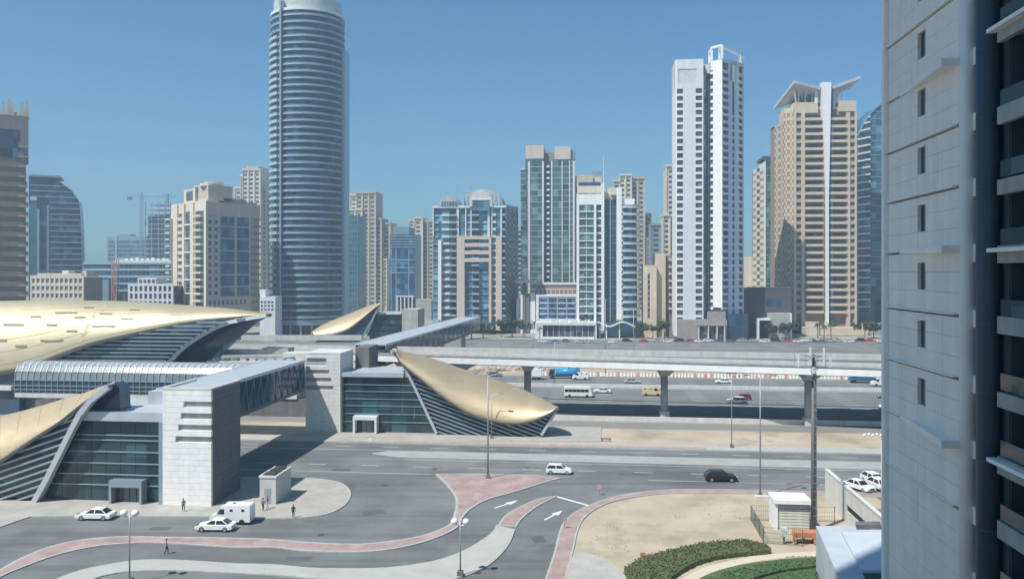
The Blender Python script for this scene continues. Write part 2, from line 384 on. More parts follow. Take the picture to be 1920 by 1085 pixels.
# white pavement slab at the end of the right entrance, pavement along it
island('entrance_pavement', [G(590, 829)[:2], G(1127, 829)[:2], G(1127, 802)[:2], G(1040, 801)[:2], G(1000, 812)[:2], G(590, 812)[:2]], M_pave, .2, .22)
strip('red_edge_strip', -38, 20, 147.9, 149.3, .23 + .0, mat('faded_red_paving', (.42, .32, .28), .85), .0)
strip('parking_asphalt', 50, 88, 88, 126, .03, mat('parking_asphalt', (.20, .20, .19), .85, noise=.12, scale=.2), -.02)

# painted markings: sheets 8 mm above the asphalt
def marks(name, rects, z, label=None):
    k = MB()
    for s0, s1, t0, t1 in rects:
        k.add([W(s0, t0, z), W(s1, t0, z), W(s1, t1, z), W(s0, t1, z)], [(0, 1, 2, 3)])
    o = k.build(name, M_paint); o['kind'] = 'structure'; return o
marks('lane_dashes', [(s, s + 3, 144.1, 144.25) for s in range(-120, 95, 9)] + [(s, s + 3, 130.0, 130.15) for s in range(-120, 95, 9)], .006)
marks('edge_lines', [(-120, 95, 147.1, 147.22), (-120, 95, 141.4, 141.52), (-33, 95, 134.9, 135.02), (-60, -26, 125.3, 125.42), (8, 40, 125.3, 125.42)], .006)
marks('highway_lane_dashes', [(s, s + 4, t, t + .2) for s in range(-120, 160, 12) for t in (201.5, 205.2, 209, 212.7, 216.5, 220.2, 232, 235.7, 239.4, 243)], .006)
marks('highway_edge_lines', [(-300, 300, 223.3, 223.5), (-300, 300, 229, 229.2), (-300, 300, 247, 247.2), (-300, 300, 198, 198.2)], .006)
marks('highway_thick_dashes', [(s, s + 4.6, 196.2, 196.9) for s in range(-120, 160, 9)], .006)
marks('highway_slip_lane_dashes', [(s, s + 3, 188, 188.2) for s in range(-120, 160, 9)] + [(-300, 300, 179.6, 179.8)], .006)
marks('far_street_dashes', [(s, s + 4, t, t + .25) for s in range(-150, 250, 12) for t in (352, 356, 360, 364)] + [(-300, 300, 348, 348.3), (-300, 300, 368, 368.3)], .036)
# arrows and stop line, each flat paint on the road
def arrow(u0, v0, u1, v1):
    a = G(u0, v0); b = G(u1, v1); d = (b - a).normalized(); n = Vector((-d.y, d.x, 0)); k = MB(); z = Vector((0, 0, .008))
    m = a + (b - a) * .55
    k.add([a + n * .14 + z, a - n * .14 + z, m - n * .14 + z, m + n * .14 + z], [(0, 1, 2, 3)])
    k.add([m + n * .55 + z, m - n * .55 + z, b + z], [(0, 1, 2)])
    o = k.build('painted_arrow', M_paint); o['kind'] = 'structure'
arrow(927, 952, 972, 937); arrow(1021, 974, 1055, 956)
k = MB(); a = G(1043, 930); b = G(1107, 948); d = (b - a).normalized(); n = Vector((-d.y, d.x, 0)) * .22; z = Vector((0, 0, .008))
k.add([a - n + z, b - n + z, b + n + z, a + n + z], [(0, 1, 2, 3)]); o = k.build('stop_line', M_paint); o['kind'] = 'structure'
# asphalt repair patches
M_patch = mat('asphalt_patch', (.105, .112, .115), .85, noise=.15, scale=.5, fine=.1)
for (u, v, w_, d_, a_) in ((640, 880, 3.2, 1.6, 0), (1190, 889, 5, 1.5, 0), (300, 990, 2.4, 1.2, .1), (700, 960, 3, 2, .5), (1450, 880, 4, 1.2, 0), (980, 860 - 12, 5, 1.3, 0), (560, 1046, 3, 1.2, .05), (1010, 1010, 1.6, 2.6, .3)):
    p = G(u, v, .005); c_, s_ = math.cos(a_ - TH), math.sin(a_ - TH)
    o = MB().add([(p.x + x * c_ - y * s_, p.y + x * s_ + y * c_, .005) for x, y in ((-w_ / 2, -d_ / 2), (w_ / 2, -d_ / 2), (w_ / 2, d_ / 2), (-w_ / 2, d_ / 2))], [(0, 1, 2, 3)]).build('asphalt_patch', M_patch); o['kind'] = 'structure'
# manhole covers
for i, (u, v) in enumerate([(722, 909), (815, 879), (602, 1002), (1508, 914), (895, 1073)]):
    p = G(u, v, .008); k = MB(); k.add([p + Vector((.45 * math.cos(t * .785), .45 * math.sin(t * .785), 0)) for t in range(8)], [tuple(range(8))])
    o = k.build('manhole_cover', M_steel); o['kind'] = 'structure'

# ------------------------------------------------------------------ elevated metro viaduct
via = empty('metro_viaduct', W(0, 180), 0, 'long elevated railway viaduct with pale parapets crossing the whole view on single columns', 'viaduct')
def vp(name, pts, z0, z1, m):                 # world polygon under the viaduct root
    o = prism(name, [(p[0] - via.location.x, p[1] - via.location.y) for p in pts], z0, z1, m, via); return o
def nearY(X): return 189.7 - (X + 39) * .2717
def farY(X): return 202.0 - (X + 13.5) * .1735
X0, X1 = -260, 120
vp('deck', [(X0, nearY(-60) + 14), (-60, nearY(-60)), (X1, nearY(X1)), (X1, farY(X1)), (X0, farY(-60) + 14)], 11.25, 11.9, M_concd)
def parapet(Yf, z0, z1, w, m):
    vp('parapet', [(X0, Yf(-60) + 14), (-60, Yf(-60)), (X1, Yf(X1)), (X1, Yf(X1) + w), (-60, Yf(-60) + w), (X0, Yf(-60) + w + 14)], z0, z1, m)
parapet(lambda X: nearY(X) - .35, 11.4, 12.65, .33, M_wht)
parapet(lambda X: farY(X) - .3, 11.9, 13.3, .3, M_concw)
parapet(lambda X: nearY(X) + 7.5, 11.9, 12.5, .5, M_conc)
parapet(lambda X: nearY(X) + 11, 11.9, 12.9, .4, M_concw)
for off in (2.6, 4.1, 9.0, 10.4):
    vp('rail', [(-60, nearY(-60) + off), (X1, nearY(X1) + off), (X1, nearY(X1) + off + .12), (-60, nearY(-60) + off + .12)], 11.9, 12.15, M_steel)
for oa, ob in ((2.0, 5.2), (8.3, 10.9), (12.2, 14.5)):
    vp('track_bed', [(-60, nearY(-60) + oa), (X1, nearY(X1) + oa), (X1, nearY(X1) + ob), (-60, nearY(-60) + ob)], 11.9, 11.98, M_concd)
vp('walkway_slab', [(-60, nearY(-60) + .6), (X1, nearY(X1) + .6), (X1, nearY(X1) + 1.6), (-60, nearY(-60) + 1.6)], 11.9, 12.3, M_conc)
vp('walkway_slab', [(-60, nearY(-60) + 6), (X1, nearY(X1) + 6), (X1, nearY(X1) + 7.2), (-60, nearY(-60) + 7.2)], 11.9, 12.2, M_concd)
colm = MB().tube((0, 0, 0), (0, 0, 9.5), .8, .8, 16).mesh('column', M_conc, True)
hm = MB(); hm.add([(-.85, -.9, 9.4), (.85, -.9, 9.4), (.85, .9, 9.4), (-.85, .9, 9.4), (-1.7, -4.5, 11.25), (1.7, -4.5, 11.25), (1.7, 4.5, 11.25), (-1.7, 4.5, 11.25)], [(3, 2, 1, 0), (4, 5, 6, 7), (0, 1, 5, 4), (1, 2, 6, 5), (2, 3, 7, 6), (3, 0, 4, 7)])
hm = hm.mesh('column_head', M_conc); bm_ = MB().box(-.95, .95, -.95, .95, 0, 1.6).mesh('column_base', M_concw)
for X in (-146, -116, -86, -56.5, -26.5, 3.6, 33.6, 62.5, 92):
    Yc = nearY(X) + 6.6 if X > -60 else nearY(-60) + 8
    p = Vector((X, Yc, 0)) - via.location
    c = link('column', colm, via, p); link('column_head', hm, c); link('column_base', bm_, c)
# ------------------------------------------------------------------ long white station parapet further back
k = MB(); k.box(0, 34, 0, .5, 13.2, 14.6); b = k.build('parapet', M_concw)
b.name = 'platform_parapet'; b.location = Vector(((452 - CX) / FOC * 225, 225, 0)); b.rotation_euler.z = -R(1); tag(b, 'long thin white parapet behind the gold station roof, left of the covered footbridge', 'parapet')
# plain columns that carry it
# ------------------------------------------------------------------ station entrances: shared builders
def road_empty(name, p, label, cat, group=None): return empty(name, p, -TH, label, cat, group)
def L(root, p):                              # world point to the local frame of a road-aligned root
    d = Vector(p) - root.location
    return Vector((d.x * CS - d.y * SN, d.x * SN + d.y * CS, d.z))
def poly_slab(name, root, pts, thick, m):    # polygon in the facade plane (local x,z + local y), extruded away
    n = len(pts); vs = [Vector(p) for p in pts] + [Vector(p) + Vector((0, thick, 0)) for p in pts]
    bm = bmesh.new(); bv = [bm.verts.new(v) for v in vs]
    a = bm.faces.new(bv[:n]); b = bm.faces.new(bv[n:][::-1])
    for i in range(n): bm.faces.new((bv[i], bv[(i + 1) % n], bv[n + (i + 1) % n], bv[n + i]))
    bmesh.ops.triangulate(bm, faces=[a, b]); bmesh.ops.recalc_face_normals(bm, faces=bm.faces[:])
    me = bpy.data.meshes.new(name); bm.to_mesh(me); bm.free(); me.materials.append(m)
    return link(name, me, root)
def interp(pts, x):
    if x <= pts[0][0]: return pts[0][1]
    for (a, va), (b, vb) in zip(pts, pts[1:]):
        if x <= b: return va + (vb - va) * (x - a) / (b - a)
    return pts[-1][1]
def stone_tower(root, x0, x1, y0, y1, h, slots, m, side=1, course=.8):
    """stone clad lift tower; slots = list of (z0,z1,sx0,sx1) deep slots in the front; courses are separate slabs"""
    box('core', M_stoneB, root, x0 + .25, x1 - .25, y0 + .45, y1 - .25, 0, h - .15)
    n = int(round(h / course)); ch = h / n
    for i in range(n):
        za, zb = i * ch + .012, (i + 1) * ch - .012
        cuts = [(x0, x1)]
        for (a, b, s0, s1) in slots:
            if za + ch * .5 > a and za + ch * .5 < b:
                cuts = [(x0, s0)] + ([(s1, x1)] if s1 < x1 - .1 else [])
        for (a, b) in cuts:
            if b - a < .05: continue
            q = max(1, int(round((b - a) / 2.4))); off = .5 if i % 2 and q > 1 else 0
            edges = [a] + [a + (b - a) * (j + off * .6) / q for j in range(1, q)] + [b]
            for e0, e1 in zip(edges, edges[1:]):
                pr = rnd.uniform(0, .02)
                box('stone_slab', m, root, e0 + .006, e1 - .006, y0 - pr, y0 + .44, za, zb)
        sx = x1 if side > 0 else x0
        q = max(1, int(round((y1 - y0) / 2.6)))
        for j in range(q):
            ya = y0 + .46 + (y1 - y0 - .46) * j / q; yb = y0 + .46 + (y1 - y0 - .46) * (j + 1) / q
            pr = rnd.uniform(0, .05)
            box('stone_slab', M_sidedark, root, sx - side * .24, sx + side * pr, ya + .008, yb - .008, za, zb)
    for (a, b, s0, s1) in slots:
        box('slot_shade', M_conc, root, s0, min(s1, x1) - .1, y0 + .34, y0 + .43, a, b)
    box('coping', M_concw, root, x0 - .05, x1 + .05, y0 - .05, y0 + .3, h, h + .25)
    box('coping', M_concw, root, x0 - .05, x0 + .3, y0 + .3, y1, h, h + .25)
    box('coping', M_concw, root, x1 - .3, x1 + .05, y0 + .3, y1, h, h + .25)
    box('roof_deck', M_roofm, root, x0 + .3, x1 - .3, y0 + .3, y1, h - .1, h + .02)
def glass_wall(root, poly_fn, x0, x1, y, zs, ncol, m=None):
    """rows between the transoms zs; each pane its own mesh, clipped on the left/right by poly_fn(z)->(xa,xb)"""
    m = m or G_dark
    for za, zb in zip(zs, zs[1:]):
        xs = [x0 + (x1 - x0) * i / ncol for i in range(ncol + 1)]
        for a, b in zip(xs, xs[1:]):
            la, ra = poly_fn(za); lb, rb = poly_fn(zb)
            q = [(max(a, la), za), (min(b, ra), za), (min(b, rb), zb), (max(a, lb), zb)]
            if q[1][0] - q[0][0] < .05 and q[2][0] - q[3][0] < .05: continue
            q[1] = (max(q[1][0], q[0][0]), za); q[2] = (max(q[2][0], q[3][0]), zb)
            g = .03
            vs = [(q[0][0] + g, y, za + g), (q[1][0] - g, y, za + g), (q[2][0] - g, y, zb - g), (q[3][0] + g, y, zb - g)]
            vs += [(v[0], y + .06, v[2]) for v in vs]
            link('pane', mesh('pane', vs, [(0, 1, 2, 3), (7, 6, 5, 4), (0, 4, 5, 1), (1, 5, 6, 2), (2, 6, 7, 3), (3, 7, 4, 0)], m), root)
    for z in zs[1:-1]:
        la, ra = poly_fn(z)
        box('transom', M_louv, root, max(x0, la), min(x1, ra), y - .16, y + .1, z - .07, z + .07)
def shell_surface(name, root, near, far, m, ns=60, na=14, thick=.35, exp=1.0, back=None, mat_edge=None):
    """near(i/ns)->low front edge, far->ridge; quarter arch between them, mirrored down behind the ridge"""
    rows = []
    for i in range(ns + 1):
        t = i / ns; A = near(t); B = far(t); row = []
        for j in range(na + 1):
            a = (j / na) * math.pi / 2; fx = 1 - math.cos(a); fz = math.sin(a)
            row.append(Vector((A.x + (B.x - A.x) * fx, A.y + (B.y - A.y) * fx, A.z + (B.z - A.z) * fz)))
        for j in range(1, na // 2 + 1):
            a = (j / na) * math.pi / 2
            row.append(Vector((B.x, B.y + (B.y - A.y) * .5 * (1 - math.cos(a)), B.z + .02 - (B.z - A.z) * math.sin(a))))
        rows.append(row)
    w = len(rows[0]); vs = [v for r in rows for v in r]; fs = []
    for i in range(ns):
        for j in range(w - 1):
            a = i * w + j; fs.append((a, a + 1, a + w + 1, a + w))
    me = mesh(name, vs, fs, m, True)
    if mat_edge: me.materials.append(mat_edge)
    o = link(name, me, root)
    so = o.modifiers.new('thickness', 'SOLIDIFY'); so.thickness = thick; so.offset = -1
    return o, rows
def seams(root, rows, every, m, r=.05):
    k = MB()
    for i in range(every, len(rows) - 1, every):
        row = rows[i]
        for a, b in zip(row[:-1], row[1:]): k.tube(a, b, r, r, 4, False)
    o = k.build('panel_seams', m, root); o['kind'] = 'stuff'
# ---------------------------------------------------------------- left entrance (near)
A0 = ONT(305, 950, 104.6); A0.z = 0
pa = road_empty('station_entrance', A0, 'near left station entrance with white stone tower, dark glass hall and gold curved roof', 'station entrance')
TA = 104.6
def la(u, v, T=TA): return L(pa, ONT(u, v, T))
tw = la(396, 731); H_A = tw.z
slots = []
for (va, vb, us) in ((747, 760, 344), (771, 784, 339), (795, 808, 334), (820, 833, 329)):
    slots.append((la(us, vb).z, la(us, va).z, la(us, va).x, tw.x + 1))
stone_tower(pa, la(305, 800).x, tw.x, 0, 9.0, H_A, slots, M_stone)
# glass hall
xl, xr = la(78, 940).x, la(305, 800).x - .3
zt = la(230, 790).z
zs = [0] + [la(230, v).z for v in (913, 893, 872, 850, 828, 818.5)] + [zt]
arch_lo, arch_hi = la(72, 938, 104.2), la(205, 724, 104.2)
archpts = [la(u, v, 104.2) for u, v in ((66, 940), (92, 893), (116, 845), (137, 803), (152, 775), (172, 750), (205, 724))]
def archx(z):
    return interp([(p.z, p.x) for p in archpts], z)
glass_wall(pa, lambda z: (archx(z) + .2, xr), xl - 2, xr, 1.1, zs, 9)
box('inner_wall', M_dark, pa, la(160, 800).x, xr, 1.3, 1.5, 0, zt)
x155 = la(152, 780).x
box('fascia', M_roofm, pa, x155, xr + .25, .2, 1.5, la(230, 790).z, la(230, 773).z)
box('side_frame', M_louv, pa, xr - .35, xr + .25, .1, 1.3, 0, la(230, 790).z)
hz = la(230, 773).z
box('hall_roof', M_roofm, pa, x155 + .1, xr + .2, 1.5, 12, hz - .5, hz - .05)
box('plant_room', M_roofm, pa, la(225, 770).x, xr + .1, 7, 13.5, hz - .04, hz + 1.9)
# portal with doors
p0, p1 = la(207, 948).x, la(268, 948).x; pz = la(240, 900).z
box('portal_frame', M_louv, pa, p0, p0 + .35, -.4, 1.0, 0, pz); box('portal_frame', M_louv, pa, p1 - .35, p1, -.4, 1.0, 0, pz)
box('portal_lintel', M_louv, pa, p0 + .35, p1 - .35, -.4, 1.0, pz - .9, pz - .002)
for i in range(4):
    w_ = (p1 - p0 - .7) / 4
    d = box('door', G_win, pa, p0 + .35 + w_ * i + .05, p0 + .35 + w_ * (i + 1) - .05, .7, .78, .2, pz - 1.0)
box('base_step', M_pave, pa, p0 - .6, p1 + .6, -1.6, .9, 0, .16)
k = MB()
for a, b in zip(archpts, archpts[1:]): k.beam(a, b, .9, .75)
k.build('arch_rib', M_roofm, pa)
# gold roof of the left entrance: from the raised tip down to the left
nearA = [(p, q, r) for p, q, r in [(x, y, 0) for x, y in [(212, 719), (196, 728), (170, 745), (140, 768), (110, 792), (70, 818), (30, 845), (0, 865), (-50, 892), (-110, 918), (-180, 936), (-260, 940), (-330, 925)]]]
farA = [(211, 716), (190, 724), (160, 735), (120, 747), (80, 759), (40, 770), (0, 780), (-50, 796), (-110, 815), (-180, 842), (-260, 880), (-330, 918)]
farA = [farA[0]] + farA
def curve3(pxs, Tf):
    pts = [tuple(L(pa, ONT(u, v, Tf(i / (len(pxs) - 1))))) for i, (u, v) in enumerate(pxs)]
    d = smooth_line(pts, 8)
    return lambda t: Vector(d[min(len(d) - 1, int(round(t * (len(d) - 1))))])
nA = curve3([(a, b) for a, b, _ in nearA], lambda t: 104.4 - 0.6 * math.sin(t * 3.14))
fA = curve3(farA, lambda t: 105.5 + 7.5 * math.sin(min(1, t * 1.15) * 3.14) ** .8)
o, rows = shell_surface('gold_roof', pa, nA, fA, M_gold, 72, 14)
seams(pa, rows, 6, mat('gold_seam', (.45, .36, .2), .5, .7), .035)
# louvres between the arch and the gold roof edge
edge = [nA(i / 96) for i in range(97)]
k = MB()
for a, b in zip(edge, edge[1:]): k.beam(a + Vector((0, -.05, -.15)), b + Vector((0, -.05, -.15)), .5, .35)
k.build('roof_edge', M_steel, pa)
def edgez(x):                       # height of the roof edge at local x
    return interp(sorted([(e.x, e.z) for e in edge]), x)
slope = (la(130, 845).z - la(0, 905).z) / (la(130, 845).x - la(0, 905).x) * .75
def louvres(root, slope, c0, c1, step, xa, xb, inside, y, m, th=.28):
    c = c0; 
    while c < c1:
        xs = [xa + (xb - xa) * i / 160 for i in range(161)]
        run = []
        for x in xs + [None]:
            if x is not None and inside(x, c + slope * x): run.append(x); continue
            if len(run) > 3:
                a, b = run[0], run[-1]
                k = MB(); k.beam((a, y - .25, c + slope * a), (b, y - .25, c + slope * b), .45, th); k.build('louvre', m, root)
            run = []
        c += step
louvres(pa, slope, -2, 26, .95, -48, archpts[-1].x, lambda x, z: z > .1 and z < edgez(x) - .1 and x < archx(z) - .3, .1, M_louv)
base = [Vector((-48, .5, 0)), Vector((archpts[0].x, .5, 0))] + [Vector((p.x, .5, p.z)) for p in archpts[1:-1]]
e2 = [Vector((e.x, .5, e.z - .1)) for e in edge if -48 < e.x < archpts[-2].x]
poly_slab('louvre_glazing', pa, base + e2, .15, G_dark)
# dark flank behind the rib
poly_slab('dark_flank', pa, [la(u, v, 106.5) for u, v in ((80, 942), (155, 942), (155, 792), (226, 772), (224, 728), (212, 718), (196, 735), (160, 775), (120, 850))], 2.5, G_navy)

# ---------------------------------------------------------------- right entrance (beyond the street)
TB = 155.6
B0 = ONT(573, 812, TB); B0.z = 0
pb = road_empty('station_entrance', B0, 'right station entrance across the street with grey stone tower and long gold leaf-shaped roof', 'station entrance')
def lb(u, v, T=TB): return L(pb, ONT(u, v, T))
HB = lb(640, 664).z
slots = []
for (va, vb, ue) in ((674, 682.5, 612), (690, 698.5, 617), (706.5, 715, 621), (723, 731.5, 625)):
    z0, z1 = lb(600, vb).z, lb(600, va).z
    slots.append((z0, z1, lb(573, 700).x + .001, lb(ue, 700).x))
# slots open to the left edge: build the right remainder as slabs
def stone_tower_b(root, x0, x1, y0, y1, h, slots, m):
    box('core', M_stoneB, root, x0 + .1, x1 - .25, y0 + .45, y1 - .25, 0, h - .15)
    n = int(round(h / .8)); ch = h / n
    for i in range(n):
        za, zb = i * ch + .012, (i + 1) * ch - .012; xa = x0
        for (a, b, s0, s1) in slots:
            if a < za + ch * .5 < b: xa = s1
        q = max(1, int(round((x1 - xa) / 2.4)))
        for j in range(q):
            e0, e1 = xa + (x1 - xa) * j / q, xa + (x1 - xa) * (j + 1) / q
            box('stone_slab', m, root, e0 + .006, e1 - .006, y0 - rnd.uniform(0, .03), y0 + .44, za, zb)
        for j in range(3):
            ya = y0 + .46 + (y1 - y0 - .46) * j / 3; yb = y0 + .46 + (y1 - y0 - .46) * (j + 1) / 3
            box('stone_slab', m, root, x1 - .24, x1 + rnd.uniform(0, .03), ya + .008, yb - .008, za, zb)
    for (a, b, s0, s1) in slots: box('slot_shade', M_conc, root, x0, s1, y0 + .34, y0 + .43, a, b)
    box('coping', M_concw, root, x0 - .05, x1 + .05, y0 - .05, y1, h, h + .25)
stone_tower_b(pb, 0, lb(638, 700).x, 0, 8.5, HB, slots, M_stoneB)
xr0 = lb(641, 700).x; zt = lb(700, 707).z; hz = lb(700, 699).z
archB = [lb(u, v, TB - .6) for u, v in ((819, 812), (800, 772), (780, 730), (762, 694), (752, 675), (741, 657))][::1]
def archBx(z): return interp([(p.z, p.x) for p in archB], z)
zs = [0] + [lb(700, v).z for v in (792, 777, 762, 749, 735, 722)] + [zt]
glass_wall(pb, lambda z: (xr0, archBx(z) - .2), xr0, archB[0].x, .9, zs, 8)
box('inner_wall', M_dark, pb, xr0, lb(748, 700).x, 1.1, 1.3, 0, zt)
box('fascia', M_roofm, pb, xr0 - .2, lb(756, 700).x, 0.2, 1.3, zt, hz)
box('hall_roof', M_roofm, pb, xr0, lb(752, 700).x, 1.3, 12, hz - .5, hz - .04)
box('rear_tower', M_concd, pb, lb(641, 700).x, lb(668, 700).x, 9, 16, 0, HB + .6)
p0, p1 = lb(664, 810).x, lb(708, 810).x; pz = lb(685, 779).z
box('portal_frame', M_wht2, pb, p0, p0 + .4, -.9, .8, 0, pz); box('portal_frame', M_wht2, pb, p1 - .4, p1, -.9, .8, 0, pz)
box('portal_lintel', M_wht2, pb, p0 + .4, p1 - .4, -.9, .8, pz - .7, pz - .002)
for i in range(4):
    w_ = (p1 - p0 - .8) / 4
    box('door', G_win, pb, p0 + .4 + w_ * i + .05, p0 + .4 + w_ * (i + 1) - .05, .6, .68, .2, pz - .8)
k = MB()
for a, b in zip(archB, archB[1:]): k.beam(a, b, .6, .5)
k.build('arch_rib', M_roofm, pb)
k = MB(); strut = (lb(1015, 815, TB - .6), lb(1042, 772, TB - .6)); k.beam(strut[0], strut[1], .5, .5); k.build('strut', M_roofm, pb)
nearB = [(741, 658), (752, 679), (775, 699), (800, 719), (825, 739), (850, 757), (875, 772), (900, 782), (925, 789), (950, 793), (975, 793), (1000, 788), (1020, 780), (1036, 772), (1047, 766)]
farB = [(740, 656), (770, 664), (800, 671), (830, 680), (862, 692), (895, 702), (925, 712), (955, 722), (980, 732), (1000, 741), (1015, 748), (1030, 757), (1040, 763), (1048, 766)]
farB = [farB[0]] + farB
def curveB(pxs, Tf):
    pts = [tuple(L(pb, ONT(u, v, Tf(i / (len(pxs) - 1))))) for i, (u, v) in enumerate(pxs)]
    d = smooth_line(pts, 8)
    return lambda t: Vector(d[min(len(d) - 1, int(round(t * (len(d) - 1))))])
nB = curveB(nearB, lambda t: TB - .8 - .8 * math.sin(t * 3.14))
fB = curveB(farB, lambda t: TB + 8.5 * math.sin(t * 3.14) ** .8)
o, rows = shell_surface('gold_roof', pb, nB, fB, M_gold, 84, 14)
seams(pb, rows, 6, MATS['gold_seam'], .04)
edge = [nB(i / 112) for i in range(113)]
k = MB()
for a, b in zip(edge, edge[1:]): k.beam(a + Vector((0, -.05, -.12)), b + Vector((0, -.05, -.12)), .5, .3)
k.build('roof_edge', M_steel, pb)
def edgezB(x): return interp(sorted([(e.x, e.z) for e in edge]), x)
def strutx(z): return interp([(strut[0].z, strut[0].x), (strut[1].z, strut[1].x)], z)
slopeB = (lb(900, 815).z - lb(800, 757).z) / (lb(900, 815).x - lb(800, 757).x) * .62
louvres(pb, slopeB, 0, 32, .78, archB[-1].x, strut[1].x, lambda x, z: z > .1 and z < edgezB(x) - .1 and x > archBx(z) + .25 and x < strutx(z) - .2, 0.1, M_louv, .22)
base = [Vector((p.x, .4, p.z)) for p in archB[:-1][::-1]] + [Vector((strut[0].x, .4, 0)), Vector((strut[1].x, .4, strut[1].z))]
e2 = [Vector((e.x, .4, e.z - .1)) for e in edge if archB[-2].x < e.x < strut[1].x]
poly_slab('louvre_glazing', pb, [Vector((p.x, .4, p.z)) for p in archB[:-1]][::-1] + [Vector((strut[0].x, .4, 0)), Vector((strut[1].x, .4, strut[1].z))] + sorted(e2, key=lambda q: -q.x), .15, G_dark)

# ---------------------------------------------------------------- footbridge from the left tower to the right entrance
mat('bridge_brace', (.22, .27, .30), .6)
def footbridge(label, pr0, pr1, width, zr, zb, ribs, name='covered_footbridge'):
    """pr0, pr1: world ground points of the right-hand edge, near and far"""
    d = pr1 - pr0; ln = d.length; ang = math.atan2(-d.x, d.y)
    r = empty(name, pr0, ang, label, 'footbridge')       # local y runs along the bridge, x<0 inside
    box('roof', M_roofm, r, -width, .05, 0, ln, zr - .35, zr)
    box('roof_edge', M_wht2, r, .05, .2, 0, ln, zr - .45, zr + .1); box('roof_edge', M_wht2, r, -width - .15, -width, 0, ln, zr - .45, zr + .1)
    box('floor', M_concd, r, -width, 0, 0, ln, zb, zb + .7)
    for i in range(ribs):
        a, b = ln * i / ribs, ln * (i + 1) / ribs
        for x, sg in ((0, 1), (-width, -1)):
            box('pane', G_navy, r, x - .05, x + .05, a + .12, b - .12, zb + .7, zr - .36)
            k = MB(); k.beam((x + .15 * sg, a, zb + .6), (x + .45 * sg, (a + b) / 2, zr - .5), .10, .10); k.beam((x + .45 * sg, (a + b) / 2, zr - .5), (x + .15 * sg, b, zb + .6), .10, .10)
            k.build('brace', MATS['bridge_brace'], r)
    return r
e = Vector((SN, CS, 0)); far = Vector((ONT(573, 812, TB).x, ONT(573, 812, TB).y, 0))
fb = footbridge('covered footbridge linking the near stone tower with the right entrance over the street', far - e * 41.5, far - e * .6, 7.6, 14.6, 8.4, 14)
# raised seam panels on the roof
# ---------------------------------------------------------------- glazed link between main station and footbridge
q0 = ONT(505, 740, 149.5); q1 = ONT(28, 740, 149.5); ln = (Vector((q0.x, q0.y, 0)) - Vector((q1.x, q1.y, 0))).length
lk = empty('glazed_walkway', (q1.x, q1.y, 0), -TH, 'long glazed walkway with rounded frosted roof between gold station and stone tower', 'walkway')
zt, zb = 14.0, 8.0; n = 40; st = ln / n
cs = [(0.0, zb), (0.0, 10.6), (.25, 12.2), (1.0, 13.4), (2.4, zt), (4.6, zt), (6.0, 13.4)]
for i in range(n):
    a, b = st * i, st * (i + 1)
    for j, (ya, za) in enumerate(cs[:-1]):
        yb, zbb = cs[j + 1]; g = .06
        m = G_navy if j == 0 else G_tube
        if j < 3:
            link('pane', mesh('pane', [(a + g, ya, za + .05), (b - g, ya, za + .05), (b - g, yb, zbb - .05), (a + g, yb, zbb - .05), (a + g, ya + .1, za + .05), (b - g, ya + .1, za + .05), (b - g, yb + .1, zbb - .05), (a + g, yb + .1, zbb - .05)], [(0, 1, 2, 3), (7, 6, 5, 4)], m), lk)
k = MB()
for j in range(3, 6):
    (ya, za), (yb, zbb) = cs[j], cs[j + 1]; k.add([(0, ya, za), (ln, ya, za), (ln, yb, zbb), (0, yb, zbb)], [(0, 1, 2, 3)])
k.build('roof', mat('walkway_roof', (.33, .37, .39), .6, noise=.1, scale=.5), lk)
rm = MB()
for (ya, za), (yb, zbb) in zip(cs, cs[1:]): rm.beam((0, ya - .08, za), (0, yb - .08, zbb), .12, .12)
rm = rm.mesh('rib', M_metal)
for i in range(n + 1): link('rib', rm, lk, (st * i, 0, 0))
for z in (8.7, 9.5, 10.6): box('rail', M_louv, lk, 0, ln, -.2, -.05, z - .08, z + .08)
box('floor', M_concw, lk, 0, ln, -.1, 6, zb - .9, zb)
box('end_wall', G_tube, lk, 0.05, .15, .3, 5.8, zb, 12.4)
for x in (6, 26, 44): box('column', M_conc, lk, x, x + 1.2, 2.4, 3.6, 0, zb - .9)

# ---------------------------------------------------------------- main station with the big gold roof
TM = 168.0
m0 = ONT(330, 700, TM); m0.z = 0
ms = road_empty('metro_station', m0, 'huge main station under long gold shell roof with dark skylight slots, at left edge', 'station')
def lm(u, v, T=TM): return L(ms, ONT(u, v, T))
nearM = [(509, 589), (470, 592), (430, 596), (379, 601), (345, 606), (312, 612), (244, 627), (176, 643), (122, 662), (68, 683), (35, 693), (-20, 702), (-90, 708), (-200, 712), (-340, 712), (-500, 712)]
farM = [(509, 587), (470, 583), (430, 578), (380, 574), (325, 570), (270, 566), (217, 564), (160, 563), (108, 562), (50, 563), (0, 564), (-60, 566), (-120, 569), (-210, 573), (-350, 580), (-500, 590)]
def curveM(pxs, Tf):
    pts = [tuple(L(ms, ONT(u, v, Tf(i / (len(pxs) - 1))))) for i, (u, v) in enumerate(pxs)]
    d = smooth_line(pts, 8)
    return lambda t: Vector(d[min(len(d) - 1, int(round(t * (len(d) - 1))))])
nM = curveM(nearM, lambda t: TM + 8 * max(0, 1 - t * 2.2))
fM = curveM(farM, lambda t: TM + 8.5 + 5 * math.sin(min(1, t * 2) * 1.57))
o, rows = shell_surface('gold_roof', ms, nM, fM, glass('gold_roof_panels', (.60, .52, .35), .52, (2.4, 2.4, .9), .035, .6, .5, .0), 110, 26, .5)
# seams along the length
k = MB()
for j in range(2, 26, 3):
    for i in range(0, 109, 2): k.tube(rows[i][j], rows[i + 2][j], .045, .045, 4, False)
o = k.build('panel_seams', MATS['gold_seam'], ms); o['kind'] = 'stuff'
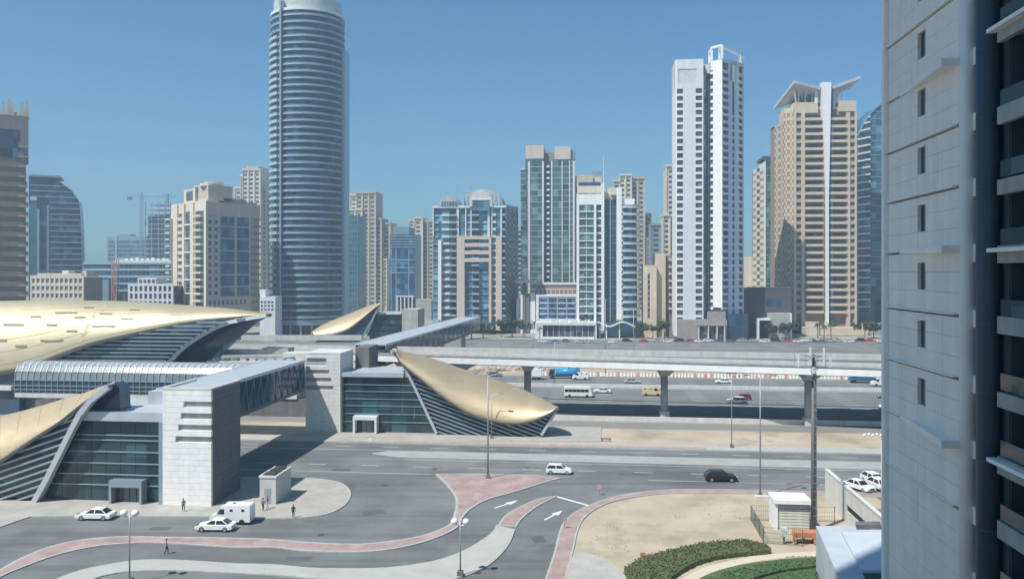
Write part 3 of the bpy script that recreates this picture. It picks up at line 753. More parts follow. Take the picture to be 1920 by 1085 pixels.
# skylight slots: short raised bars on the shell
def shell_pt(uu, jj):
    i = min(len(rows) - 1.001, max(0, uu)); j = min(25.999, max(0, jj)); a, b = int(i), int(j); fa, fb_ = i - a, j - b
    return (rows[a][b] * (1 - fa) + rows[a + 1][b] * fa) * (1 - fb_) + (rows[a][b + 1] * (1 - fa) + rows[a + 1][b + 1] * fa) * fb_
def px_of(p):
    w = ms.matrix_basis @ p; return (CX + w.x / w.y * FOC, HOR + (CAM_H - w.z) / w.y * FOC)
ms_basis = Matrix.Translation(ms.location) @ Matrix.Rotation(-TH, 4, 'Z')
def px_of(p):
    w = ms_basis @ p; return (CX + w.x / w.y * FOC, HOR + (CAM_H - w.z) / w.y * FOC)
grid = [(i, j, *px_of(rows[i][j])) for i in range(0, 111) for j in range(0, 27)]
def nearest(u, v):
    i, j, pu, pv = min(grid, key=lambda g: (g[2] - u) ** 2 + ((g[3] - v) * 2) ** 2)
    best = (1e9, i, j)
    for di in range(-10, 11):
        for dj in range(-10, 11):
            a, b = i + di / 10, j + dj / 10
            if 0 <= a <= 109.9 and 0 <= b <= 25.9:
                q = px_of(shell_pt(a, b)); e_ = (q[0] - u) ** 2 + ((q[1] - v) * 2) ** 2
                if e_ < best[0]: best = (e_, a, b)
    return best[1], best[2]
M_slot = mat('skylight_slot', (.20, .18, .13), .5)
for (ua, ub, v) in ((6, 45, 609), (57, 77, 594), (104, 145, 586.5), (88, 108, 609), (139, 161, 595), (125, 145, 620.5), (-12, 13, 638), (76, 119, 638), (30, 51, 649.5), (187, 210, 588.5), (226, 249, 597.5), (158, 176, 577), (172, 216, 611.5), (242, 262, 581)):
    i0, j0 = nearest(ua, v); i1, j1 = nearest(ub, v); k = MB(); dj = .33
    for q in range(4):
        a0, a1 = i0 + (i1 - i0) * q / 4, i0 + (i1 - i0) * (q + 1) / 4; b0, b1 = j0 + (j1 - j0) * q / 4, j0 + (j1 - j0) * (q + 1) / 4
        P = [shell_pt(a0, b0 - dj), shell_pt(a1, b1 - dj), shell_pt(a1, b1 + dj), shell_pt(a0, b0 + dj)]
        nn = (P[1] - P[0]).cross(P[3] - P[0]).normalized()
        if nn.y > 0: nn = -nn
        k.add([p - nn * .05 for p in P] + [p + nn * .10 for p in P], [(4, 5, 6, 7), (0, 1, 5, 4), (1, 2, 6, 5), (2, 3, 7, 6), (3, 0, 4, 7)])
    k.build('skylight', M_slot, ms)
# brownish joint band across the shell
bandpx = [(216, 565), (202, 573), (186, 583), (173, 595), (165, 610), (158, 625), (150, 642)]
P = [nearest(u, v) for u, v in bandpx]; k = MB(); wd = [1.1, 1.0, .9, .8, .9, 1.0, 1.1]
for q in range(len(P) - 1):
    (a0, b0), (a1, b1) = P[q], P[q + 1]; w0, w1 = wd[q] * .55, wd[q + 1] * .55
    pts = [shell_pt(a0 - w0, b0), shell_pt(a0 + w0, b0), shell_pt(a1 + w1, b1), shell_pt(a1 - w1, b1)]
    nn = (pts[1] - pts[0]).cross(pts[3] - pts[0]).normalized(); nn = -nn if nn.y > 0 else nn
    k.add([p + nn * .07 for p in pts], [(0, 1, 2, 3)])
k.build('joint_band', mat('brown_joint', (.50, .40, .27), .6, .3), ms)
edge = [nM(i / 150) for i in range(151)]
k = MB()
for a, b in zip(edge, edge[1:]): k.beam(a + Vector((0, -.1, -.25)), b + Vector((0, -.1, -.25)), .7, .55)
k.build('roof_edge', M_steel, ms)
def edgezM(x): return interp(sorted([(e_.x, e_.z) for e_ in edge]), x)
archM = [lm(u, v, TM + 2) for u, v in ((300, 692), (322, 674), (335, 659), (352, 645), (378, 628), (402, 615), (430, 604), (470, 596), (500, 591))]
def archMx(z): return interp([(p.z, p.x) for p in archM], z)
k = MB()
for a, b in zip(archM, archM[1:]): k.beam(a, b, .8, .8)
k.build('arch_rib', M_wht2, ms)
for i in range(14):
    z = archM[0].z + .3 + i * .86
    if z > archM[-1].z - .2: break
    xs = [archM[0].x - 38 + j * .4 for j in range(170)]
    seg = [x for x in xs if z < edgezM(x) - .2 and x < archMx(z) - .2]
    if len(seg) > 3: box('louvre', M_louv, ms, seg[0], seg[-1], .8, 1.6, z - .13, z + .13)
g = [Vector((archM[0].x - 40, 2.2, archM[0].z - 2)), Vector((archM[0].x, 2.2, archM[0].z - 2))] + [Vector((p.x, 2.2, p.z)) for p in archM[:-1]]
e2 = sorted([Vector((e_.x, 2.2, e_.z - .3)) for e_ in edge if archM[0].x - 40 < e_.x < archM[-2].x], key=lambda q: -q.x)
poly_slab('louvre_glazing', ms, g + e2, .2, G_blue)
poly_slab('dark_end_glazing', ms, [lm(u, v, TM + 7) for u, v in ((300, 700), (395, 690), (420, 660), (450, 632), (480, 606), (508, 590), (470, 597), (430, 606), (400, 618), (370, 635), (340, 660))], .3, G_navy)
box('lower_hall', M_concd, ms, lm(-420, 700).x, lm(330, 700).x, 2.6, 22, 0, archM[0].z - .5)
box('lower_hall', M_concd, ms, lm(330, 700).x + .01, lm(392, 700).x, 6, 22, 0, archM[0].z - .6)
box('left_glazing', G_navy, ms, lm(-420, 700).x, lm(34, 700).x, .4, 2.5, 0, 13.2)
box('ledge', M_concw, ms, lm(-60, 700).x, lm(24, 700).x, -.6, .39, 5.6, 6.6)
# pale service roofs right of the shell
sr = road_empty('station_annex', ONT(388, 680, 172), 'stepped pale concrete service roofs between the gold station and grey stone tower', 'annex')
sr.location.z = 0
def ls(u, v, T=172): return L(sr, ONT(u, v, T))
for (ua, ub, va, d0, d1, m) in ((388, 556, 676, 0, 3, M_concw), (392, 552, 668, 3.1, 6, M_conc), (396, 474, 661, 6.1, 9, M_concw), (470, 520, 657, 6.2, 10, M_conc), (520, 574, 664, 3.05, 7.5, M_concw)):
    box('roof_block', m, sr, ls(ua, 680).x, ls(ub, 680).x, d0, d1, 4, ls(ua, va).z)
for i in range(9): box('vent', M_roofm, sr, ls(398 + i * 17, 680).x, ls(408 + i * 17, 680).x, .6, 2.2, ls(400, 676).z + .0, ls(400, 676).z + .5)
box('base', M_concd, sr, ls(388, 680).x, ls(574, 680).x, .3, 10, 0, 4)

# ---------------------------------------------------------------- far footbridge over the highway and far entrance
fbr = footbridge('long covered footbridge with pale sheet roof crossing the highway to the far gold pod', Vector((G(722, 645, 14.5).x, G(722, 645, 14.5).y, 0)), Vector((G(900, 594, 14.5).x, G(900, 594, 14.5).y, 0)), 7.6, 14.5, 9.0, 18)
k = MB()
for y in (40, 75, 110):
    k.box(-4.6, -3.2, y, y + 1.4, 0, 9)
k.build('column', M_conc, fbr)
TC = 318.0
c0 = ONT(585, 628, TC); c0.z = 0
pc = road_empty('station_entrance', c0, 'small distant metro entrance with gold pod roof behind the viaduct beside the round tower', 'station entrance')
def lc(u, v, T=TC): return L(pc, ONT(u, v, T))
nC = [(588, 628), (600, 629), (625, 628), (650, 620), (670, 606), (690, 589), (703, 578), (714, 570)]
fC = [(585, 624), (598, 614), (620, 603), (645, 593), (665, 585), (685, 577), (702, 572), (714, 569)]
def curveC(pxs, Tf):
    pts = [tuple(L(pc, ONT(u, v, Tf(i / (len(pxs) - 1))))) for i, (u, v) in enumerate(pxs)]
    d = smooth_line(pts, 6)
    return lambda t: Vector(d[min(len(d) - 1, int(round(t * (len(d) - 1))))])
shell_surface('gold_roof', pc, curveC(nC, lambda t: TC - .5), curveC(fC, lambda t: TC + 12 * math.sin(t * 3.14) ** .8), M_gold, 42, 10, .4)
poly_slab('louvre_glazing', pc, [lc(u, v, TC + .5) for u, v in ((590, 642), (676, 642), (712, 572), (690, 591), (668, 608), (648, 621), (625, 629), (600, 630))], .4, G_navy)
k = MB(); k.beam(lc(676, 640, TC), lc(712, 572, TC), .6, .6); k.beam(lc(683, 640, TC), lc(708, 580, TC), .3, .3); k.build('arch_rib', M_louv, pc)
for i, (v, ub) in enumerate(((590, 752), (600, 756), (611, 748), (622, 742))):
    box('pane', G_dark, pc, lc(700 - i * 5, 600).x, lc(ub, 600).x, 2, 2.3, lc(700, v + 9).z, lc(700, v).z)
box('fascia', M_concw, pc, lc(708, 600).x, lc(750, 600).x, 1.5, 3, lc(700, 589.5).z, lc(700, 586).z)
box('hall_block', M_conc, pc, lc(752, 600).x, lc(782, 600).x, 1.5, 14, 0, lc(760, 580).z)
box('roof', M_roofm, pc, lc(700, 600).x, lc(751.5, 600).x, 3.1, 14, lc(700, 590).z, lc(700, 586.5).z)
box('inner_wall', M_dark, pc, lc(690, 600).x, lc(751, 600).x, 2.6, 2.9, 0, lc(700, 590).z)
# ------------------------------------------------------------------ skyline
def rows_z(b, v0, pitch_v, n, px=None):
    return [b.z(v0 + pitch_v * i, px) for i in range(n)]
TW = {}
# --- white twin-block tower
def white_tower():
    b = Bld('residential_tower', 'tallest white apartment tower with two blocks, dark recess between and open crown frame', 'tower', 1266, 1324, 380)
    w = b.w; top = b.z(112); zb = 2.0; ph = 13.36 / FOC * 380
    rec = b.z(157), b.z(131)
    b.loc('core', G_win, .3, w - .3, .5, 17, zb, top - 3)
    r0 = b.z(167); n = 32
    P = lambda x: b.u(x)
    b.loc('pier', M_wht, 0, P(1269.5), 0, 16, zb, top)
    b.loc('wall_panel', M_wht2, P(1280.6), P(1304.5), 0, .52, zb, r0)
    b.loc('pier', M_wht2, P(1316.5), P(1319), 0, 16, zb, top)
    b.loc('top_wall', M_wht2, P(1269.5), P(1316.5), 0, 16, b.z(130), top)
    b.loc('top_panel', mat('grey_panel', (.56, .58, .58), .6), P(1272), P(1306), .25, 16, b.z(158), b.z(130))
    b.loc('top_wall', M_wht2, P(1306), P(1316.5), 0, 16, b.z(158), b.z(130))
    b.loc('top_wall', M_wht2, P(1269.5), P(1272), 0, 16, b.z(158), b.z(130))
    b.loc('top_wall', M_wht2, P(1269.5), P(1316.5), 0, 16, r0, b.z(158))
    for i in range(n):
        z = r0 - i * ph
        if z - ph < zb: break
        for (pa_, pb_) in ((1269.5, 1280.6), (1304.5, 1316.5)):
            b.loc('spandrel', M_wht, P(pa_), P(pb_), -.02, .5, z - ph, z - ph + ph * .33)
            b.loc('window', G_win, P(pa_) + .1, P(pb_) - .1, .38, .44, z - ph * .67, z)
    for i in range(n):                                  # left flank floors
        z = r0 - i * ph
        if z - ph < zb: break
        b.loc('spandrel', M_wht, -.02, .3, 1, 16, z - ph, z - ph + .4 * ph)
    b.loc('pier', M_wht, -.02, .3, 7, 9, zb, top); b.loc('flank_wall', M_wht2, 0, .28, 0.5, 17, r0, top - .1)
    b.loc('roof', M_wht2, 0, P(1319), 0.01, 17, top - .5, top + .01)
    # dark glazed recess
    b.loc('recess_glass', G_blue, P(1319), P(1331), 5, 16, zb, b.z(135))
    for i in range(36):
        z = b.z(140) - i * ph
        if z < zb: break
        b.loc('recess_band', M_bluegr, P(1319), P(1331), 4.85, 5, z, z + .3)
    b.loc('bridge_wall', M_wht2, P(1319), P(1334), 4.5, 16, b.z(135), b.z(118))
    # right block, its corner turned to the sun
    c = Bld('block', None, None, 1331, 1352, 380, 18)
    c2 = c.root; c2.parent = b.root; d = Vector((c.X - b.X, c.Y - b.Y, 0)); c2.location = (d.x * math.cos(-b.r) - d.y * math.sin(-b.r), d.x * math.sin(-b.r) + d.y * math.cos(-b.r), 0)
    c2.rotation_euler.z = c.r - b.r
    return b, top, ph, zb
b, wt_top, ph, zb = white_tower()
# right block as direct parts of the tower (corner plan): left face sunlit, right face turned away
P = b.u
def quad_wall(root, name, m, a, c, z0, z1, th=.5):     # wall from plan point a to c, thickness inwards (to the left of a->c)
    a = Vector(a); c = Vector(c); d = (c - a).normalized(); n = Vector((-d.y, d.x)) * th
    return prism(name, [a, c, c + n, a + n], z0, z1, m, root)
for ch in list(b.root.children):
    if ch.type == 'EMPTY': bpy.data.objects.remove(ch)
top2 = b.z(114)
xL, xC, xR = P(1334), P(1353), P(1399)
cor = (xC, -1.5); lft = (P(1333.5), 2.5); rgt = (xR + .6, 9.5)
prism('core', [(lft[0] + .3, lft[1] + .6), (cor[0], cor[1] + .7), (rgt[0] - .5, rgt[1] + .5), (rgt[0] - 3, rgt[1] + 12), (lft[0] + .3, rgt[1] + 12)], zb, b.z(120), G_win, b.root)
def along(a, c, t): return (a[0] + (c[0] - a[0]) * t, a[1] + (c[1] - a[1]) * t)
la0, la1 = along(lft, cor, .22), cor
quad_wall(b.root, 'sunlit_pier', M_wht, la0, la1, zb + 12 * 0 + b.z(584) * 1, b.z(132), .6)
quad_wall(b.root, 'top_wall', M_wht, lft, cor, b.z(132), top2, .6)
n = 34; r0 = b.z(126)
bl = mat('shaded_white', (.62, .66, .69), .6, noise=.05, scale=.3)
segs = [(.33, .44), (.56, .76)]     # walls along the right face (fractions); the rest is windows
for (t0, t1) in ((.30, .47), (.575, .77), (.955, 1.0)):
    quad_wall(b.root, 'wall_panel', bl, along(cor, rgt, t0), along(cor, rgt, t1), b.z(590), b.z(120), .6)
for i in range(n):
    z = r0 - i * ph
    if z - ph < b.z(595): break
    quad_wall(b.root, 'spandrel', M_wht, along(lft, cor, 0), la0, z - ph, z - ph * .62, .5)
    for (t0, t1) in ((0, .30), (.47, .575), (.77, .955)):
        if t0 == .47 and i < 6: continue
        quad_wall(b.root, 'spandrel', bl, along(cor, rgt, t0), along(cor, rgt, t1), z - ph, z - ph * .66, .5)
        if t0 != .47: 
            q = quad_wall(b.root, 'balcony_slab', M_wht2, (along(cor, rgt, t0)[0] + .25, along(cor, rgt, t0)[1] - .5), (along(cor, rgt, t1)[0] + .25, along(cor, rgt, t1)[1] - .5), z - ph * .72, z - ph * .64, .5)
quad_wall(b.root, 'top_wall', M_wht, along(cor, rgt, .36), along(cor, rgt, .66), b.z(152), top2, .4)
quad_wall(b.root, 'top_wall', M_wht2, cor, rgt, b.z(120), top2, .6)
prism('roof', [lft, cor, rgt, (rgt[0] - 3, rgt[1] + 12), (lft[0], rgt[1] + 12)], top2 - .3, top2 - .01, M_wht2, b.root)
# open crown
k = MB(); zc = b.z(89); A = Vector((lft[0] + .6, lft[1] + .4, top2)); C = Vector((cor[0], cor[1] + .6, top2)); D = Vector((along(cor, rgt, .8)[0], along(cor, rgt, .8)[1], top2)); E = Vector((rgt[0] - .4, rgt[1] + .4, top2))
up = lambda v, z: Vector((v.x, v.y, z))
k.build
for nm, segl in (('crown_frame', [(A, up(A, zc)), (C, up(C, zc)), (up(A, zc), up(C, zc))]), ('crown_frame', [(D, up(D, b.z(99))), (E, up(E, b.z(99))), (up(D, b.z(99)), up(E, b.z(99)))]), ('crown_beam', [(up(C, zc - .4), up(D, b.z(99)))])):
    k = MB()
    for p, q in segl: k.beam(p, q, 1.0, 1.0)
    k.build(nm, M_wht, b.root)
k = MB()
for v in (A, C): 
    k.beam(v + Vector((0, 8, 0)), up(v, zc) + Vector((0, 8, 0)), .8, .8); k.beam(up(v, zc), up(v, zc) + Vector((0, 8, 0)), .8, .8)
k.build('crown_frame', M_wht, b.root)
b.loc('antenna', M_galv, xR - 1, xR - .85, 10, 10.15, top2, top2 + 7)
# podium
b.loc('podium', mat('podium_stone', (.33, .30, .27), .8), P(1270), P(1361), -3, 14, 0, b.z(598))
b.loc('podium_block', mat('podium_stone', (.33, .30, .27), .8), P(1325), P(1359), -2.6, -1.7, b.z(598) + .01, b.z(583))
for (pa_, pb_) in ((1309, 1323), (1327, 1339), (1343, 1354)):
    b.loc('shopfront', G_win, P(pa_), P(pb_), -3.15, -3, .2, b.z(611))
for p_ in (1307, 1325, 1341, 1355): b.loc('portico_column', M_cream, P(p_), P(p_) + .5, -4.4, -3.9, 0, b.z(609))
b.loc('portico_roof', MATS['podium_stone'], P(1305), P(1358), -4.6, -3, b.z(609), b.z(606))
b.loc('glazed_base', G_navy, P(1361), P(1402), -1.2, 12, 0, b.z(588))

# --- round blue tower (elliptic plan, ring per floor)
Yt = 405.0; cxp = 577.5
rt = empty('round_tower', ((cxp - CX) / FOC * (Yt + 18), Yt + 18, 0), R(-6) * 0, 'very tall round blue glass tower with floor bands and a vertical fin, top cut off', 'tower')
ra = 70.0 / FOC * (Yt + 18) * .985; rb = ra * .95
def ring(name, m, r1, r2, z0, z1, a0=0, a1=360, n=64):
    k = []; fs = []; full = (a1 - a0) >= 359.9; cnt = n if full else n + 1
    for i in range(cnt):
        t = R(a0 + (a1 - a0) * i / n)
        for r, z in ((r1, 0), (r2, 0), (r2, z1 - z0), (r1, z1 - z0)): k.append((math.cos(t) * r * ra, math.sin(t) * r * rb, z))
    for i in range(n):
        j = (i + 1) % cnt
        for q in range(4): fs.append((i * 4 + q, j * 4 + q, j * 4 + (q + 1) % 4, i * 4 + (q + 1) % 4))
    return mesh(name, k, fs, m)
vzr = lambda v: CAM_H - (v - HOR) * Yt / FOC
k = MB(); n = 64; zt = vzr(14)
k.add([(math.cos(2 * math.pi * i / n) * ra * .955, math.sin(2 * math.pi * i / n) * rb * .955, z) for z in (6, zt) for i in range(n)], [(i, (i + 1) % n, n + (i + 1) % n, n + i) for i in range(n)] + [tuple(range(n, 2 * n))])
k.build('core', glass('tower_blue_glass', (.02, .06, .10), .12, (3, 3, 3.57), .5), rt)
phr = 13.22 / FOC * Yt
M_ringm = mat('blue_grey_spandrel', (.19, .29, .36), .5, .1, noise=.10, scale=.3)
M_ringg = mat('pale_green_balustrade', (.36, .50, .52), .5, .05, noise=.08, scale=.3)
rg = ring('floor_band', M_ringm, .953, .985, 0, phr * .36); rbal = ring('balcony', M_ringg, .985, 1.02, 0, phr * .42, 183, 232, 16)
rb2 = ring('balcony', mat('mid_blue_spandrel', (.24, .35, .42), .5, .1, noise=.08, scale=.3), .985, 1.02, 0, phr * .30, 275, 345, 22)
rb3 = ring('ledge', mat('pale_ledge', (.42, .52, .58), .5), .955, .995, 0, .35, 232, 275, 12)
z = 9.0; i = 0
while z < zt - 1:
    link('floor_band', rg, rt, (0, 0, z))
    if z < vzr(66): link('balcony', rbal, rt, (0, 0, z))
    if z < vzr(62) or z > vzr(50): link('balcony', rb2, rt, (0, 0, z + .1)); link('ledge', rb3, rt, (0, 0, z + .2))
    z += phr; i += 1
capm = mat('pale_green_cap', (.46, .52, .50), .5)
link('cap', ring('cap', capm, .3, .90, 0, 7), rt, (0, 0, zt)); link('cap_rim', ring('cap_rim', M_wht2, .88, .985, 0, 1.3), rt, (0, 0, zt - 1))
a_ = R(240); box('fin', M_louv, rt, ra * -.52, ra * -.52 + .9, -rb * .88 - 1.1, -rb * .80, 8, zt + 6)
box('side_slab', M_bluel, rt, ra * .93, ra * 1.03, -3, 9, 8, vzr(74)); box('side_slab', M_bluel, rt, -ra * 1.05, -ra * .93, 1, 8, 8, vzr(424))
link('base_band', ring('base_band', M_louv, .6, .99, 0, 2.6), rt, (0, 0, 5.6))
for t in range(200, 345, 18):
    box('base_column', M_conc, rt, math.cos(R(t)) * ra * .9 - .5, math.cos(R(t)) * ra * .9 + .5, math.sin(R(t)) * rb * .9 - .5, math.sin(R(t)) * rb * .9 + .5, 0, 5.6)
k = MB(); k.add([(math.cos(2 * math.pi * i / 32) * ra * .75, math.sin(2 * math.pi * i / 32) * rb * .75, z) for z in (0, 5.7) for i in range(32)], [(i, (i + 1) % 32, 32 + (i + 1) % 32, 32 + i) for i in range(32)])
k.build('lobby', G_navy, rt)

# --- tan tower with winged crown
b = Bld('residential_tower', 'tan apartment tower with winged crown, tall white central fin and long balcony rows', 'tower', 1488, 1606, 424, -4); P = b.u
top = b.z(192); ph = 13.85 / FOC * 424; zb = 2
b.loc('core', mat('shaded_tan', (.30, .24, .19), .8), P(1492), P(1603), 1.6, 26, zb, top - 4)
b.loc('top_wall', M_tan2, P(1489), P(1534), 0.3, 20, b.z(212), b.z(192)); b.loc('top_wall', M_tan2, P(1574), P(1606), .3, 20, b.z(210), b.z(190))
b.loc('top_wall', M_tan2, P(1534.1), P(1573.9), 2.2, 20, b.z(213), b.z(200))
for (p0_, p1_, m) in ((1488, 1493, M_tan2), (1502.5, 1509, M_tan2), (1587, 1594, M_tan2), (1603, 1606.5, M_tan2)):
    b.loc('pier', m, P(p0_), P(p1_), -.2, 3, zb, b.z(212))
i = 0; z = b.z(213)
while z - ph > zb + 6:
    for (p0_, p1_) in ((1509, 1543.5), (1553.5, 1587)):
        b.loc('balcony_front', M_tan2, P(p0_) + .02, P(p1_) - .02, -1.1, -.85, z - ph, z - ph + ph * .36)
        b.loc('balcony_slab', M_tan, P(p0_) + .02, P(p1_) - .02, -.85, 1.6, z - ph, z - ph + .25)
        b.loc('window', G_win, P(p0_) + 1, P(p1_) - 1, 1.45, 1.55, z - ph * .95, z - ph * .2)
        b.loc('end_wall', M_tan, P(p1_ if p0_ < 1530 else p0_) - .3, P(p1_ if p0_ < 1530 else p0_) + .3, 0, 1.6, z - ph, z - .02)
    for (p0_, p1_) in ((1493, 1502.5), (1594, 1603)):
        b.loc('spandrel', M_tan, P(p0_), P(p1_), .1, 1.6, z - ph, z - ph * .55)
        b.loc('window', G_win, P(p0_) + .2, P(p1_) - .2, .7, .8, z - ph * .54, z - .03)
    z -= ph; i += 1
# tapering white fin
k = MB(); zf = b.z(157); xa, xb_, xm, xm2 = P(1539), P(1556), P(1547), P(1551.5)
k.add([(xm, -2.4, zb), (xm2, -2.4, zb), (xm2, 2, zb), (xm, 2, zb), (P(1546.5), -2.4, b.z(370)), (P(1551.5), -2.4, b.z(370)), (P(1551.5), 2, b.z(370)), (P(1546.5), 2, b.z(370)), (xa, -2.4, zf), (xb_, -2.4, zf), (xb_, 2, zf), (xa, 2, zf)],
      [(0, 1, 5, 4), (1, 2, 6, 5), (2, 3, 7, 6), (3, 0, 4, 7), (4, 5, 9, 8), (5, 6, 10, 9), (6, 7, 11, 10), (7, 4, 8, 11), (8, 9, 10, 11)])
k.build('central_fin', M_wht, b.root)
b.loc('core_shaft', M_tan2, P(1534), P(1573), 2.3, 12, top, b.z(166))
b.loc('core_side', G_win, P(1556.2), P(1561), -1, 2.2, zb, b.z(170)); 
# left chamfer and flank (fins of wall in the sun, windows between)
def flank(root, a, c, z0, z1, ph, nbays, mw, mg, wfrac=.5):
    quad_wall(root, 'flank_glazing', mg, (a[0] + .0, a[1] + .35), (c[0], c[1] + .35), z0, z1, .3)
    for j in range(nbays + 1):
        t = j / nbays; w = .16 / nbays * 2.2
        t0, t1 = max(0, t - w), min(1, t + w)
        quad_wall(root, 'pier', mw, along(a, c, t0), along(a, c, t1), z0, z1, .5)
    z = z1 - ph
    while z > z0:
        quad_wall(root, 'spandrel', mw, a, c, z, z + ph * (1 - wfrac), .42); z -= ph
xl = P(1466)
flank(b.root, (xl, 15), (P(1474), 4.5), zb, b.z(225), ph, 2, M_tan2, mat('flank_infill', (.38, .30, .22), .8), .36)
flank(b.root, (P(1474), 4.4), (P(1487.8), .2), zb, b.z(205), ph, 2, M_tan2, MATS['flank_infill'], .36)
prism('roof', [(xl, 15), (P(1474), 4.5), (P(1487.8), .2), (P(1490), 26), (xl, 26)], b.z(226), b.z(225) , M_tan2, b.root)
prism('chamfer_wall', [(P(1474), 4.6), (P(1487.8), .4), (P(1489), 12), (P(1474), 14)], b.z(225), b.z(200), M_tan2, b.root)
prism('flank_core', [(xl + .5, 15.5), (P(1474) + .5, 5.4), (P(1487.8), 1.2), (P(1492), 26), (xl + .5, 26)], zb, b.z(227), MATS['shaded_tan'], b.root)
# winged crown: sloping lattice slabs
def wing(name, pts, th, m):
    k = MB(); n_ = len(pts); k.add([(P(x), y, b.z(v)) for x, v, y in pts] + [(P(x), y, b.z(v) - th) for x, v, y in pts], [tuple(range(n_)), tuple(range(n_, 2 * n_))[::-1]] + [(i, (i + 1) % n_, n_ + (i + 1) % n_, n_ + i) for i in range(n_)])
    return k.build(name, m, b.root)
M_wing = mat('crown_metal', (.50, .53, .55), .5, .4)
wing('crown_wing', [(1487, 155, -2), (1538, 166, 0), (1538, 170, 12), (1465, 192, 14)], .8, M_wing)
k = MB(); k.beam((P(1488), -2, b.z(156)), (P(1538), 0, b.z(167)), 1, 1.6); k.beam((P(1488), -2, b.z(156)), (P(1465), 14, b.z(193)), 1, 1.4); k.beam((P(1557), 0, b.z(167)), (P(1611), -2, b.z(149)), 1, 1.5); k.build('crown_edge', mat('crown_edge_grey', (.42, .44, .45), .6), b.root)
wing('crown_wing', [(1557, 166, 0), (1611, 148, -2), (1605, 158, 10), (1557, 172, 12)], .8, M_wing)
for (x, v, y) in ((1488, 158, -1), (1500, 160, 0), (1513, 163, 1), (1526, 165, 1), (1568, 166, 1), (1582, 161, 1)):
    k = MB(); k.beam((P(x), y + 1, b.z(v + 3)), (P(min(max(x, 1494), 1600)), y + 3, b.z(192)), .5, .5); k.beam((P(x), y + 1, b.z(v + 4)), (P(x + (12 if x < 1545 else -10)), y + 6, b.z(188)), .4, .4); k.build('crown_strut', M_wht2, b.root)
b.loc('crown_drum', G_win, P(1498), P(1530), 5, 18, b.z(192), b.z(176)); b.loc('crown_post', M_wht2, P(1529), P(1534), 1, 3, b.z(200), b.z(166)); b.loc('crown_post', M_wht2, P(1563), P(1568), 1, 3, b.z(205), b.z(166))
# podium
b.loc('podium', M_tan2, P(1498), P(1612), -12, -3, 0, b.z(611)); b.loc('podium', M_cream, P(1497), P(1521), -13, -12.01, 0, b.z(600))
b.loc('podium_wall', M_pave2, P(1612.2), P(1665), -10, -2, 0, b.z(604))
for (pa_, pb_) in ((1524, 1540), (1544, 1562), (1566, 1582), (1586, 1604)):
    b.loc('shopfront', G_win, P(pa_), P(pb_), -12.15, -12.02, .2, b.z(624)); b.loc('awning', M_cream, P(pa_), P(pb_), -13.2, -12.16, b.z(624), b.z(622.5))

# --- curved blue building behind the near facade
b = Bld('curved_tower', 'blue curved glass tower with slanting white balcony edges, right of the tan tower', 'tower', 1608, 1700, 455, -6); P = b.u
prof = smooth_line([(1608, 256), (1614, 243), (1622, 228), (1632, 214), (1643, 203), (1655, 194), (1675, 186), (1700, 182)], 4)
pp = [(P(x), .8, b.z(v)) for x, v in prof]
poly_slab('core', b.root, [(P(1608), .8, 2), (P(1700), .8, 2)] + pp[::-1], 24, glass('curved_tower_glass', (.055, .13, .18), .12))
z = b.z(262); ph = 13.6 / FOC * 455; sl = .24
i = 0
while z > 12:
    s_ = sl * max(.05, (z - 30) / 95)
    k = MB(); x0_, x1_ = P(1607.5), P(1631); k.beam((x0_, -.2, z), (x1_, -.2, z + (x1_ - x0_) * s_), 2, .75); k.build('balcony_edge', M_wht, b.root)
    z -= ph
zz = b.z(262); i = 0
for q in range(24):
    zq = b.z(210) - q * ph
    b.loc('mullion_band', M_bluel, P(1634), P(1700), .6, .8, zq, zq + .25)
for v, x in ((246, 1613), (232, 1620), (220, 1628)):
    k = MB(); k.beam((P(x), -.1, b.z(v)), (P(1631), -.1, b.z(v - (1631 - x) * .25)), 1.6, .7); k.build('balcony_edge', M_wht, b.root)
k = MB()
for (a, c) in zip(pp, pp[1:]): k.beam((a[0], .7, a[2]), (c[0], .7, c[2]), 1.2, .7)
k.build('roof_rim', M_bluegr, b.root)
b.loc('flat_block', M_cream, P(1652), P(1664), -22, -10, 0, b.z(562))

# --- building left of the tan tower
b = Bld('apartment_block', 'narrower grey-green glazed block with white frame and dark roof, left of the tan tower', 'tower', 1432, 1468, 465, -8); P = b.u
ph = 13.5 / FOC * 465; top = b.z(303)
b.loc('core', G_grn, P(1436), P(1463), .4, 22, 2, top); b.loc('pier', M_wht, P(1432.5), P(1436), 0, 18, 2, top); b.loc('pier', M_wht, P(1463), P(1466), 0, 22, 2, top)
b.loc('roof_beam', M_wht, P(1432.5), P(1466), -.05, .4, top, top + 1.6); b.loc('roof', mat('dark_roof', (.10, .10, .12), .7), P(1430), P(1467), -.8, 22, top + 1.61, b.z(293))
z = top - ph
while z > 20:
    b.loc('floor_band', M_bluel, P(1436), P(1463), .25, .4, z, z + .4)
    b.loc('mullion', M_wht2, P(1449), P(1449.8), .22, .38, z + .4, z + ph); z -= ph
a, c = (P(1420), 16), (P(1432.4), .4)
flank(b.root, a, c, 2, b.z(312), ph, 1, M_cream, G_win, .55)
prism('flank_core', [(a[0] + .5, a[1] + .8), (c[0], c[1] + 1), (c[0] + 1, 22), (a[0] + .5, 22)], 2, b.z(313), M_brown, b.root)
b.loc('step_block', M_cream, P(1398), P(1420), 16.5, 30, 2, b.z(480))
b = Bld('office_block', 'low dark grey block in shade between the white tower and the tan tower', 'building', 1402, 1488, 396, -6); P = b.u
b.loc('wall', mat('shadowed_block_wall', (.085, .09, .10), .7, noise=.1, scale=.3), P(1402), P(1486), 2, 20, 0, b.z(540))  # the shadow lying on this block is put into its near-black wall colour
